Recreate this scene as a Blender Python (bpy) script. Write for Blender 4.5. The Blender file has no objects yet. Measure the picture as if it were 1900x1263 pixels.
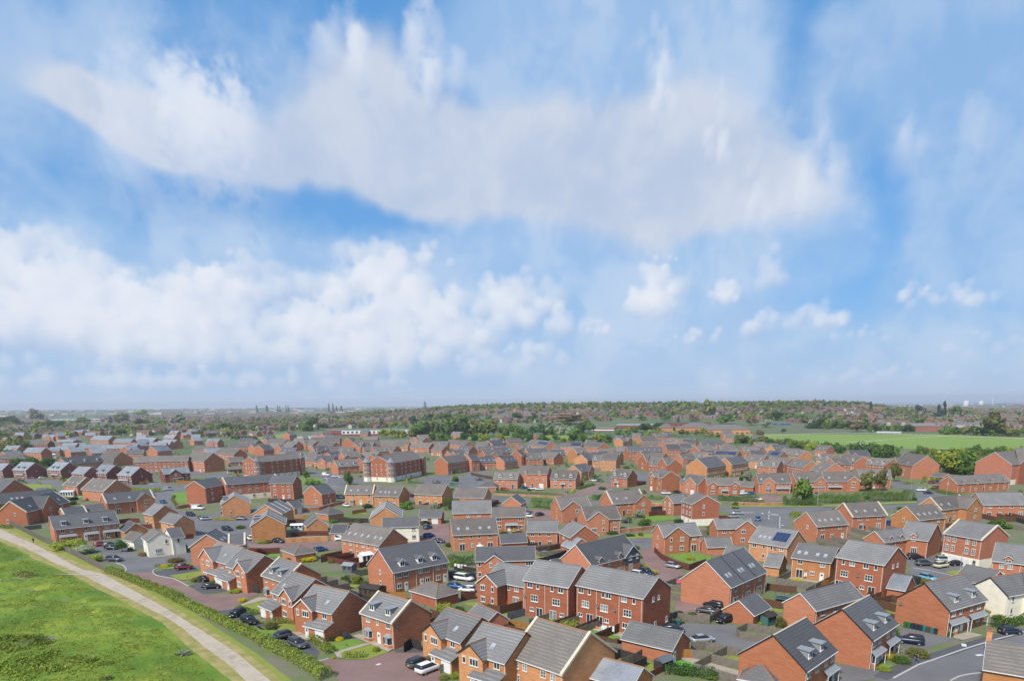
import bpy, math, random
import numpy as np
from mathutils import Vector, Matrix, noise as mnoise
R = math.radians
random.seed(7); rng = np.random.default_rng(7)
SC = bpy.context.scene; COL = SC.collection
# ---------------------------------------------------------------- camera (drone at 42 m, 24 mm lens, pitched down 14 deg)
CAMH = 42.0; FPX = 1267.; PPX = 1000.; PPY = 1066.; PITCH = R(14); ROLL = R(0.5)
cd = bpy.data.cameras.new('camera'); cam = bpy.data.objects.new('camera', cd); COL.objects.link(cam)
cd.sensor_fit = 'HORIZONTAL'; cd.sensor_width = 36; cd.lens = FPX / 1900 * 36
cd.shift_x = -(PPX - 950) / 1900; cd.shift_y = (PPY - 631.5) / 1900
cd.clip_start = 1; cd.clip_end = 120000
cam.matrix_world = Matrix.Translation((0, 0, CAMH)) @ Matrix.Rotation(R(90) - PITCH, 4, 'X') @ Matrix.Rotation(-ROLL, 4, 'Z')
SC.camera = cam
def dirv(x, y):
    u = (x - PPX) / FPX; v = -(y - PPY) / FPX
    c, s = math.cos(ROLL), math.sin(ROLL); u, v = u * c + v * s, -u * s + v * c
    return (u, math.cos(PITCH) + v * math.sin(PITCH), -math.sin(PITCH) + v * math.cos(PITCH))
def g(x, y, z=0.0):                     # photo pixel -> point on the level z
    d = dirv(x, y); t = (CAMH - z) / max(-d[2], 1e-4); return Vector((d[0] * t, d[1] * t, z))
def topx(p):                            # world point -> photo pixel
    x, y, z = p[0], p[1], p[2] - CAMH
    f = y * math.cos(PITCH) - z * math.sin(PITCH); v = (y * math.sin(PITCH) + z * math.cos(PITCH)) / f; u = x / f
    c, s = math.cos(ROLL), math.sin(ROLL); u, v = u * c - v * s, u * s + v * c
    return (PPX + u * FPX, PPY - v * FPX)
PAN = {'a1': (380, 1010), 'a2': (760, 1010), 'a3': (1140, 1010), 'a4': (1520, 1010), 'a0': (0, 1010),
       'b0': (0, 860), 'b1': (380, 860), 'b2': (760, 860), 'b3': (1140, 860), 'b4': (1520, 860),
       'c0': (0, 735), 'c1': (380, 735), 'c2': (760, 735), 'c3': (1140, 735), 'c4': (1520, 735)}
def px(pan, p): o = PAN[pan]; return (o[0] + p[0] / 5, o[1] + p[1] / 5)
def pg(pan, p, z=0.0): return g(*px(pan, p), z)
# ---------------------------------------------------------------- world: sky and clouds
SUN_EL, SUN_AZ = R(47), R(215)          # azimuth from +Y clockwise: behind the camera, to the left
wd = bpy.data.worlds.new('World'); SC.world = wd; wd.use_nodes = True
wn, wl = wd.node_tree.nodes, wd.node_tree.links; wn.clear()
def N(nt, typ, **k):
    n = nt.new(typ)
    for a, b in k.items(): setattr(n, a, b)
    return n
# cloud cover is computed here as a map over azimuth and elevation (whole upper sky), then mixed over the Nishita sky
def azel(x, y):
    d = dirv(x, y); return math.atan2(d[0], d[1]), math.atan2(d[2], math.hypot(d[0], d[1]))
MW, MH = 4096, 1024
LAT = np.random.default_rng(3).random((8, 512, 512)).astype(np.float32)
def vnoise(x, y, k):
    xi = np.floor(x).astype(np.int32); yi = np.floor(y).astype(np.int32); fx = (x - xi).astype(np.float32); fy = (y - yi).astype(np.float32); fx = fx * fx * (3 - 2 * fx); fy = fy * fy * (3 - 2 * fy)
    L = LAT[k]; x0, x1, y0, y1 = xi & 511, (xi + 1) & 511, yi & 511, (yi + 1) & 511
    return (L[y0, x0] * (1 - fx) + L[y0, x1] * fx) * (1 - fy) + (L[y1, x0] * (1 - fx) + L[y1, x1] * fx) * fy
def fbm(x, y, oc, k0=0, gain=.52):
    a, t, s = 1., 0., 0.
    for o in range(oc): s = s + a * vnoise(x, y, (k0 + o) % 8); t += a; a *= gain; x = x * 2.03 + 17.3; y = y * 2.03 + 5.1
    return s / t
def sst(v, a, b): t = np.clip((v - a) / (b - a), 0, 1); return t * t * (3 - 2 * t)
def cloud_map():
    A, E_ = np.meshgrid(((np.arange(MW) + .5) / MW * 2 * np.pi - np.pi).astype(np.float32), ((np.arange(MH) + .5) / MH * np.pi / 2).astype(np.float32))
    wx = fbm(A * 7, E_ * 7, 4, 1) - .5; wy = fbm(A * 7 + 40, E_ * 7, 4, 4) - .5; AX, EX = A + wx * .06, E_ + wy * .06
    n1 = fbm(AX * 7 + EX * 2, EX * 7 - AX * 2, 6, 2); n2 = fbm(AX * 15 + EX * 5, EX * 15 - AX * 5, 5, 5, .58); soft = fbm(AX * 3.2 + 9, EX * 3.2, 5, 6)
    def blobs(lst, ax, ex):
        m = np.zeros_like(A)
        for x, y, rx, ry, rot, w in lst:
            a, e = azel(x, y); c, s_ = math.cos(R(rot)), math.sin(R(rot)); k = 1 / FPX; i0, i1 = int((a - 1.7 * rx * k - .2 + np.pi) / (2 * np.pi) * MW), int((a + 1.7 * rx * k + .2 + np.pi) / (2 * np.pi) * MW); sl_ = np.s_[:, max(i0, 0):i1]
            dx, dy = ax[sl_] - a, -(ex[sl_] - e); u, v = (dx * c + dy * s_) / (rx * k), (-dx * s_ + dy * c) / (ry * k); m[sl_] += w * sst(np.sqrt(u * u + v * v), 1.3, .15)
        return m
    big = blobs([(170,214,110,36,14,.55),(260,242,160,42,14,.75),(380,274,190,54,12,.85),(520,268,170,60,0,.8),(690,240,150,120,0,.8),(690,120,80,70,0,.4),(850,300,260,85,6,.9),(1050,320,320,110,0,.95),(1250,330,250,115,0,.95),(1400,380,140,60,0,.6)], AX, EX)
    veil = blobs([(430,160,230,120,0,.6),(300,210,200,60,12,.4),(950,60,200,140,0,.9),(1130,110,330,170,0,1.1),(1330,150,110,260,0,.8),(1130,470,480,100,0,.75),(1250,590,420,150,0,.7),(1000,600,420,170,0,.85),(420,520,560,90,0,.5),(200,620,700,150,0,1.15),(800,620,600,160,0,1.1),(1250,690,900,80,0,.5),(1500,330,90,120,-20,.5)], AX, EX)
    grey = blobs([(40,110,240,170,0,1.),(230,430,420,60,0,.7),(560,430,240,40,0,.4),(1650,110,260,190,0,1.),(1850,140,160,260,0,.9),(1800,410,230,110,0,.9),(1640,640,480,120,0,1.0),(1300,520,260,120,0,.6),(1250,640,300,60,0,.7),(1560,450,70,230,35,-1.0),(1470,160,50,200,0,-.6)], AX, EX)
    side = sst(np.abs(A), .70, .95); up = sst(E_, .66, .85); out = np.maximum(side, up)
    big = big * (1 - out) + out * sst(soft, .46, .66); veil = veil * (1 - out) + out * .5; grey = grey * (1 - out) + out * .5
    ab = sst(big + (n1 - .5) * .95 + (n2 - .5) * .3, .16, .92) * .92; av = sst(veil + (n1 - .5) * 1.3 + (n2 - .5) * .35, .10, 1.2) * .68
    C = np.zeros((MH, MW, 3), np.float32); AL = np.zeros((MH, MW), np.float32)
    def over(al, col, sl_=np.s_[:, :]):
        AL_ = AL[sl_]; o = al + AL_ * (1 - al); k = np.where(o > 1e-5, al / np.maximum(o, 1e-5), 0)[..., None]; C[sl_] = C[sl_] * (1 - k) + col * k; AL[sl_] = o
    tg_ = sst(n1 * .5 + n2 * .5, .38, .62)[..., None]; over(sst(grey + (n1 - .5) * 1.5 + (n2 - .5) * .6, .12, 1.25) * .62, (1 - tg_) * np.array((.36, .55, .82)) + tg_ * np.array((.53, .67, .87)))
    tv = sst(n2, .35, .7)[..., None]; over(av, (1 - tv) * np.array((.42, .60, .86)) + tv * np.array((.58, .71, .89)))
    t = sst(n1 * .55 + n2 * .45, .36, .64)[..., None]; over(ab, (1 - t) * np.array((.52, .61, .78)) + t * np.array((.64, .70, .82)))
    # cumulus: heaps of rounded puffs, lit from the upper left, painted back to front
    rg = np.random.default_rng(11); puffs = []
    CUM = [(80,500,140,46,46),(40,560,110,40,30),(170,590,170,42,52),(330,565,150,52,52),(430,515,110,30,26),(330,635,140,34,36),(520,630,200,34,48),(600,580,90,46,30),(700,505,80,40,34),(730,560,130,46,46),(720,645,120,42,36),(850,600,130,40,34),(960,545,90,34,24),(1000,585,90,28,18),(890,665,200,24,26),(120,690,300,22,28),(560,700,340,18,26),
        (1215,545,50,30,30),(1340,540,28,20,14),(1410,594,36,18,13),(1515,582,52,20,20),(1700,552,34,16,11),(1788,545,44,16,13),(1228,490,40,14,9),(1110,606,40,12,8),(1222,178,30,24,10),(1228,95,32,42,12),(1336,240,26,56,16),(1412,360,32,58,14),(1508,322,50,56,22),(800,95,48,58,22),(640,92,50,32,14),(805,482,48,18,10),(360,232,110,30,22),(1480,700,260,14,10),(1640,690,200,14,10),(1830,640,70,16,8),(1600,620,60,12,7),(1440,500,40,26,8),(1290,620,60,14,8),(1820,260,50,40,7),(1690,250,40,30,6)]
    for x, y, rx, ry, n in CUM:
        a0, e0 = azel(x, y)
        for _ in range(int(n * 1.1)):
            u = rg.uniform(-.6, .6) + rg.uniform(-.4, .4); h = rg.random() ** 1.5 * max(.1, 1 - u * u * .9); tall = y < 440; puffs.append((a0 + u * rx / FPX, e0 + (h * 2 - .8) * ry / FPX, (rg.uniform(.3, .6) * rx * .8 if tall else rg.uniform(.4, .95) * ry) / FPX * (1.1 - .4 * h), (.84 if y > 440 else .45) * (.7 if x > 1380 else 1) * (1.15 if 1150 < x < 1360 and y > 500 else 1), 2.2 if tall else 1.))
    for _ in range(130):                 # the same heaps round the rest of the horizon
        a0 = rg.uniform(.85, 2 * np.pi - .85); e0 = abs(rg.normal()) * .07 + .05
        for _k in range(10): puffs.append(((a0 + rg.normal() * .05 + np.pi) % (2 * np.pi) - np.pi, e0 + rg.random() ** 1.5 * .03, rg.uniform(.012, .028), .8, 1.))
    puffs.sort(key=lambda p: -p[1]); fl = (fbm(A * 55 + E_ * 20, E_ * 55 - A * 20, 5, 3, .62) - .5)
    lx, ly, lz = -.45, .75, .48
    for a, e, r, w, asp in puffs:
        i0, i1 = int((a - 1.5 * r + np.pi) / (2 * np.pi) * MW), int((a + 1.5 * r + np.pi) / (2 * np.pi) * MW) + 1; j0, j1 = int((e - 1.5 * r * asp) / (np.pi / 2) * MH), int((e + 1.5 * r * asp) / (np.pi / 2) * MH) + 1
        if i0 < 0 or i1 > MW or j1 <= 0: continue
        sl_ = np.s_[max(j0, 0):j1, i0:i1]; dx, dy = (A[sl_] - a) / r, (E_[sl_] - e) / (r * asp); d = np.sqrt(dx * dx + dy * dy) + fl[sl_] * 1.1; al = sst(d, 1.15, .35) * .5 * w
        nz_ = np.sqrt(np.clip(1 - np.minimum(d, 1) ** 2, 0, 1)); sh = np.clip(.38 + .62 * (dx * lx + dy * ly) + .25 * nz_ * lz + fl[sl_] * .6, 0, 1)[..., None]
        over(al, (1 - sh) * np.array((.43, .55, .78)) + sh * np.array((.95, .97, 1.0)), sl_)
    hz = sst(E_, .13, -.02) * .45; over(hz, np.array((.56, .67, .84), np.float32)); over(sst(E_, .030, -.004) * .55, np.array((.66, .75, .87), np.float32))
    im = bpy.data.images.new('cloud_cover', MW, MH, alpha=True, float_buffer=True); im.colorspace_settings.name = 'Non-Color'; im.alpha_mode = 'CHANNEL_PACKED'
    px_ = np.empty((MH, MW, 4), np.float32); px_[..., :3] = C; px_[..., 3] = AL; im.pixels.foreach_set(px_.ravel()); im.update(); im.pack(); return im
sky = N(wn, 'ShaderNodeTexSky', sky_type='NISHITA', sun_disc=False, sun_elevation=SUN_EL, sun_rotation=SUN_AZ)
sky.air_density = 1.0; sky.dust_density = 0.6; sky.ozone_density = 2.0; sky.altitude = 50
def M2(op, a, b=None):
    n = N(wn, 'ShaderNodeMath', operation=op)
    for i, v in enumerate((a, b)):
        if v is None: continue
        if isinstance(v, (int, float)): n.inputs[i].default_value = v
        else: wl.new(v, n.inputs[i])
    return n.outputs[0]
def MIXC(f, a, b, bt='MIX'):
    n = N(wn, 'ShaderNodeMix', data_type='RGBA', blend_type=bt)
    if isinstance(f, (int, float)): n.inputs[0].default_value = f
    else: wl.new(f, n.inputs[0])
    for i, v in ((6, a), (7, b)):
        if isinstance(v, tuple): n.inputs[i].default_value = (*v, 1)
        else: wl.new(v, n.inputs[i])
    return n.outputs[2]
tc = N(wn, 'ShaderNodeTexCoord'); sp = N(wn, 'ShaderNodeSeparateXYZ'); wl.new(tc.outputs['Generated'], sp.inputs[0])
uu = M2('ADD', M2('DIVIDE', M2('ARCTAN2', sp.outputs[0], sp.outputs[1]), 2 * math.pi), .5); vv = M2('DIVIDE', M2('MAXIMUM', M2('ARCSINE', sp.outputs[2]), .0008), math.pi / 2)
cb = N(wn, 'ShaderNodeCombineXYZ'); wl.new(uu, cb.inputs[0]); wl.new(vv, cb.inputs[1])
ti = N(wn, 'ShaderNodeTexImage', interpolation='Cubic', extension='EXTEND', image=cloud_map()); wl.new(cb.outputs[0], ti.inputs[0])
SKYK = 6.7                              # cloud radiance in units of the Nishita sky
blue = MIXC(.72, sky.outputs[0], (.09 * SKYK, .35 * SKYK, .78 * SKYK))
cl = MIXC(1., ti.outputs[0], (SKYK, SKYK, SKYK), 'MULTIPLY')
bg = N(wn, 'ShaderNodeBackground'); wl.new(MIXC(ti.outputs[1], blue, cl), bg.inputs[0]); bg.inputs[1].default_value = 0.1
wo = N(wn, 'ShaderNodeOutputWorld'); wl.new(bg.outputs[0], wo.inputs[0])
wd.cycles.sampling_method = 'MANUAL'; wd.cycles.sample_map_resolution = 1024
# ---------------------------------------------------------------- sun
sl = bpy.data.lights.new('sun', 'SUN'); sl.energy = 3.5; sl.angle = R(6); sl.color = (1, .95, .87)
so = bpy.data.objects.new('sun', sl); COL.objects.link(so)
sdir = Vector((math.sin(SUN_AZ) * math.cos(SUN_EL), math.cos(SUN_AZ) * math.cos(SUN_EL), math.sin(SUN_EL)))
so.rotation_euler = sdir.to_track_quat('Z', 'Y').to_euler(); so.location = (0, -60, 200)
vs = SC.view_settings; vs.view_transform = 'Standard'; vs.look = 'None'; vs.exposure = 0.56; vs.gamma = 1; vs.use_curve_mapping = False
SC.cycles.use_denoising = True; SC.cycles.max_bounces = 5; SC.cycles.diffuse_bounces = 3; SC.cycles.glossy_bounces = 2
SC.cycles.transmission_bounces = 2; SC.cycles.volume_bounces = 0; SC.cycles.transparent_max_bounces = 8
# ---------------------------------------------------------------- materials
MATS = {}
def mat(name, col, var=None, scale=1.0, rough=.8, detail=4, bump=0, bscale=20, spec=.3, isl=None, metal=0, big=None, stripes=None, coord='Object', orand=0, courses=None):
    m = bpy.data.materials.new(name); m.use_nodes = True; nt = m.node_tree; nd, lk = nt.nodes, nt.links
    b = nd['Principled BSDF']; b.inputs['Roughness'].default_value = rough; b.inputs['Specular IOR Level'].default_value = spec; b.inputs['Metallic'].default_value = metal
    c = (*col, 1); b.inputs['Base Color'].default_value = c; out = None
    t = nd.new('ShaderNodeTexCoord')
    def nz(s, d=detail):
        n = nd.new('ShaderNodeTexNoise'); n.inputs['Scale'].default_value = s; n.inputs['Detail'].default_value = d; lk.new(t.outputs[coord], n.inputs['Vector']); return n
    def mix(f, a, bb, lo=.35, hi=.65):
        mr = nd.new('ShaderNodeMapRange'); mr.inputs[1].default_value = lo; mr.inputs[2].default_value = hi; lk.new(f, mr.inputs[0])
        x = nd.new('ShaderNodeMix'); x.data_type = 'RGBA'; lk.new(mr.outputs[0], x.inputs[0])
        for i, v in ((6, a), (7, bb)):
            if isinstance(v, tuple): x.inputs[i].default_value = (*v, 1)
            else: lk.new(v, x.inputs[i])
        return x.outputs[2]
    if var:
        out = mix(nz(scale).outputs['Fac'], col, var)
    if big:
        out = mix(nz(big[1], 3).outputs['Fac'], out if out else col, big[0])
    if isl:
        gm = nd.new('ShaderNodeNewGeometry'); out = mix(gm.outputs['Random Per Island'], out if out else col, isl, 0, 1)
    if stripes:
        w = nd.new('ShaderNodeTexWave'); w.bands_direction = stripes[2]; w.inputs['Scale'].default_value = stripes[1]; w.inputs['Distortion'].default_value = stripes[3]; w.inputs['Detail'].default_value = 1
        lk.new(t.outputs[coord], w.inputs['Vector']); out = mix(w.outputs['Fac'], out if out else col, stripes[0], .3, .7)
    if courses:                            # faint horizontal courses
        mp = nd.new('ShaderNodeMapping'); mp.inputs['Scale'].default_value = (.55, .55, 7.5); lk.new(t.outputs[coord], mp.inputs[0]); cn = nd.new('ShaderNodeTexNoise'); cn.inputs['Scale'].default_value = 1.0; cn.inputs['Detail'].default_value = 3; lk.new(mp.outputs[0], cn.inputs['Vector'])
        out = mix(cn.outputs['Fac'], out if out else col, courses, .42, .72)
    if orand:                              # every house a little different in tone
        oi = nd.new('ShaderNodeObjectInfo'); hs = nd.new('ShaderNodeHueSaturation'); mr = nd.new('ShaderNodeMapRange'); mr.inputs[3].default_value = 1 - orand; mr.inputs[4].default_value = 1 + orand; lk.new(oi.outputs['Random'], mr.inputs[0]); lk.new(mr.outputs[0], hs.inputs['Value'])
        m2 = nd.new('ShaderNodeMath'); m2.operation = 'MULTIPLY_ADD'; m2.inputs[1].default_value = -.5 * orand; m2.inputs[2].default_value = 1 + .25 * orand; lk.new(oi.outputs['Random'], m2.inputs[0]); lk.new(m2.outputs[0], hs.inputs['Saturation'])
        if out: lk.new(out, hs.inputs['Color'])
        else: hs.inputs['Color'].default_value = c
        out = hs.outputs[0]
    if out: lk.new(out, b.inputs['Base Color'])
    if bump:
        bp = nd.new('ShaderNodeBump'); bp.inputs['Strength'].default_value = bump; bp.inputs['Distance'].default_value = .1
        lk.new(nz(bscale, 5).outputs['Fac'], bp.inputs['Height']); lk.new(bp.outputs[0], b.inputs['Normal'])
    MATS[name] = m; return m
BRICK = {
 'r': mat('brick_red', (.42, .152, .083), (.32, .112, .063), 4.5, .9, 10, big=((.41, .15, .088), .5), courses=(.28, .098, .056), orand=.16),
 'q': mat('brick_orange_red', (.47, .185, .095), (.36, .138, .072), 4.5, .9, 10, big=((.455, .182, .10), .5), courses=(.33, .123, .066), orand=.16),
 'o': mat('brick_buff_orange', (.51, .235, .10), (.41, .18, .078), 4.5, .9, 10, big=((.54, .262, .12), .5), courses=(.37, .16, .07), orand=.14),
 'p': mat('brick_plum', (.26, .092, .072), (.19, .068, .055), 2.2, .9, 10, big=((.29, .11, .085), .35), courses=(.16, .058, .048), orand=.16),
 'c': mat('render_cream', (.78, .73, .61), (.70, .65, .53), .8, .9),
 'k': mat('cladding_slate_grey', (.09, .10, .125), (.075, .085, .10), 1, .8)}
ROOF = {
 'g': mat('roof_slate_grey', (.165, .159, .155), (.112, .109, .109), 2.4, .8, 9, bump=.6, bscale=4, big=((.195, .19, .185), .3), stripes=((.133, .129, .128), .95, 'Z', 1.5), orand=.2),
 'b': mat('roof_brown_grey', (.145, .126, .112), (.095, .084, .077), 2.4, .85, 9, bump=.6, bscale=4, big=((.18, .152, .132), .3), stripes=((.118, .105, .096), .95, 'Z', 1.5), orand=.2),
 'd': mat('roof_dark_slate', (.104, .101, .102), (.07, .069, .071), 2.4, .75, 9, bump=.6, bscale=4, big=((.108, .106, .11), .3), stripes=((.078, .079, .086), .95, 'Z', 1.5), orand=.2),
 'l': mat('roof_light_blue_grey', (.19, .205, .235), (.14, .152, .18), 2.4, .75, 9, bump=.6, bscale=4, big=((.225, .24, .26), .3), orand=.15),
 't': mat('roof_weathered_tile', (.19, .17, .152), (.135, .12, .108), 2.0, .9, 9, bump=.7, bscale=3.5, big=((.225, .20, .175), .35), stripes=((.15, .135, .122), .9, 'Z', 1.5), orand=.1)}
WHITE = mat('white_paint', (.72, .71, .69), rough=.5, var=(.64, .63, .61), scale=.8)
STONE = mat('cream_stone', (.56, .50, .39), (.48, .42, .32), 2, .85)
BLACKT = mat('black_trim', (.03, .032, .04), rough=.5)
RIDGE = mat('ridge_terracotta', (.30, .15, .085), (.22, .12, .075), 2, .85)
RIDGEG = mat('ridge_grey', (.13, .13, .135), rough=.85)
LEAD = mat('lead_grey', (.26, .275, .29), (.21, .22, .235), 3, .6)
GLASS = mat('window_glass', (.018, .022, .028), (.05, .055, .06), .9, .08, spec=.6)
CURT = mat('window_glass_with_blind', (.30, .31, .32), (.10, .11, .12), 1.2, .15, spec=.6)
SKYG = mat('roof_window_glass', (.42, .45, .48), (.16, .19, .22), .8, .08, spec=1.0)  # pale base colour puts reflected sky, and blinds, into the panes
SOLAR = mat('solar_cell_blue', (.016, .026, .075), (.02, .035, .10), 2, .2, spec=.6)
FRAMEM = mat('grey_metal', (.42, .43, .44), rough=.45, metal=.4)
PIPEK = mat('dark_metal', (.04, .042, .045), rough=.5)
DOORM = {k: mat('door_' + k, c, rough=.5) for k, c in dict(white=(.66, .66, .66), green=(.06, .12, .09), blue=(.03, .05, .12), black=(.02, .02, .024), grey=(.16, .17, .18)).items()}
# ---------------------------------------------------------------- mesh helpers
class MB:
    def __init__(s): s.v = []; s.f = []; s.m = []
    def quad(s, pts, m=0):
        i = len(s.v); s.v += [tuple(p) for p in pts]; s.f.append(tuple(range(i, i + len(pts)))); s.m.append(m)
    def box(s, x0, y0, z0, x1, y1, z1, m=0):
        i = len(s.v); s.v += [(x, y, z) for z in (z0, z1) for x, y in ((x0, y0), (x1, y0), (x1, y1), (x0, y1))]
        for f in ((3, 2, 1, 0), (4, 5, 6, 7), (0, 1, 5, 4), (1, 2, 6, 5), (2, 3, 7, 6), (3, 0, 4, 7)): s.f.append(tuple(i + k for k in f)); s.m.append(m)
    def slab(s, q, t, m=0):               # polygon with vertical thickness t below it
        n = len(q); i = len(s.v); s.v += [tuple(p) for p in q] + [(p[0], p[1], p[2] - t) for p in q]
        s.f.append(tuple(range(i, i + n))); s.f.append(tuple(range(i + 2 * n - 1, i + n - 1, -1))); s.m += [m, m]
        for k in range(n): j = (k + 1) % n; s.f.append((i + k, i + n + k, i + n + j, i + j)); s.m.append(m)
    def tube(s, pts, rad, n=6, m=0, cap=True):
        rings = []; up0 = Vector((0, 0, 1))
        for k, p in enumerate(pts):
            p = Vector(p); d = (Vector(pts[min(k + 1, len(pts) - 1)]) - Vector(pts[max(k - 1, 0)])).normalized()
            a = d.cross(up0 if abs(d.z) < .95 else Vector((1, 0, 0))).normalized(); b = d.cross(a)
            r = rad[k] if isinstance(rad, (list, tuple)) else rad
            i = len(s.v); s.v += [tuple(p + a * (r * math.cos(t)) + b * (r * math.sin(t))) for t in [2 * math.pi * q / n for q in range(n)]]; rings.append(i)
        for i, j in zip(rings, rings[1:]):
            for q in range(n): s.f.append((i + q, i + (q + 1) % n, j + (q + 1) % n, j + q)); s.m.append(m)
        if cap: s.f.append(tuple(rings[0] + q for q in range(n))); s.f.append(tuple(rings[-1] + q for q in reversed(range(n)))); s.m += [m, m]
    def mesh(s, name, mats, smooth=False):
        me = bpy.data.meshes.new(name); me.from_pydata(s.v, [], s.f)
        for mm in mats: me.materials.append(mm)
        if len(mats) > 1: me.polygons.foreach_set('material_index', s.m)
        if smooth: me.polygons.foreach_set('use_smooth', [True] * len(s.f))
        me.update(); return me
def ob(name, me, parent=None, loc=None, rot=None, scale=None, **k):
    o = bpy.data.objects.new(name, me); COL.objects.link(o)
    if parent is not None: o.parent = parent
    if loc is not None: o.location = loc
    if rot is not None: o.rotation_euler = rot if not isinstance(rot, (int, float)) else (0, 0, rot)
    if scale is not None: o.scale = scale if not isinstance(scale, (int, float)) else (scale,) * 3
    for a, b in k.items():
        if b: o[a] = b
    return o
def copy_thing(root, loc, rz=0., scale=None, **k):
    c = root.copy(); COL.objects.link(c); c.location = loc; c.rotation_euler = (0, 0, rz)
    if scale is not None: c.scale = scale if not isinstance(scale, (int, float)) else (scale,) * 3
    for a, b in k.items():
        if b: c[a] = b
    for ch in root.children:
        d = ch.copy(); COL.objects.link(d); d.parent = c
        for gch in ch.children: e = gch.copy(); COL.objects.link(e); e.parent = d
    return c
# ---------------------------------------------------------------- windows and doors (shared meshes; outward is -y, origin bottom centre)
WT = {'s': (.68, 1.05, .95, 1, 1), 'd': (1.2, 1.05, .95, 2, 1), 't': (1.8, 1.15, .9, 3, 1), 'q': (1.75, 1.35, .75, 3, 2), 'v': (.95, 1.5, .7, 2, 3),
      'p': (1.6, 2.1, .03, 2, 1), 'T': (2.3, 2.1, .03, 3, 1), 'w': (1.0, .75, 1.2, 2, 1), 'r': (.62, .9, 1.0, 1, 1), 'j': (1.5, 2.0, .35, 3, 1)}
WCACHE = {}
def wmesh(t, stone, blind):
    k = (t, stone, blind)
    if k in WCACHE: return WCACHE[k]
    w, h, sl_, nx, ny = WT[t]; b = MB(); f = .075; y0, y1 = -.07, .0
    b.box(-w / 2, y0, 0, w / 2, y1, f); b.box(-w / 2, y0, h - f, w / 2, y1, h); b.box(-w / 2, y0, f, -w / 2 + f, y1, h - f); b.box(w / 2 - f, y0, f, w / 2, y1, h - f)
    for i in range(1, nx): x = -w / 2 + w * i / nx; b.box(x - .045, y0 + .005, f, x + .045, y1, h - f)
    for i in range(1, ny): z = h * i / ny; b.box(-w / 2 + f, y0 + .01, z - .03, w / 2 - f, y1, z + .03)
    if t not in 'pT': b.box(-w / 2 - .08, -.14, -.13, w / 2 + .08, 0, -.003, 1 if stone else 0)
    if stone: b.box(-w / 2 - .1, -.06, h + .003, w / 2 + .1, 0, h + .22, 1)
    fr = b.mesh('window_frame_' + t, [WHITE, STONE])
    p = MB(); p.quad([(-w / 2 + f, -.025, f), (w / 2 - f, -.025, f), (w / 2 - f, -.025, h - f), (-w / 2 + f, -.025, h - f)])
    WCACHE[k] = (fr, p.mesh('window_pane_' + t, [CURT if blind else GLASS])); return WCACHE[k]
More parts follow.
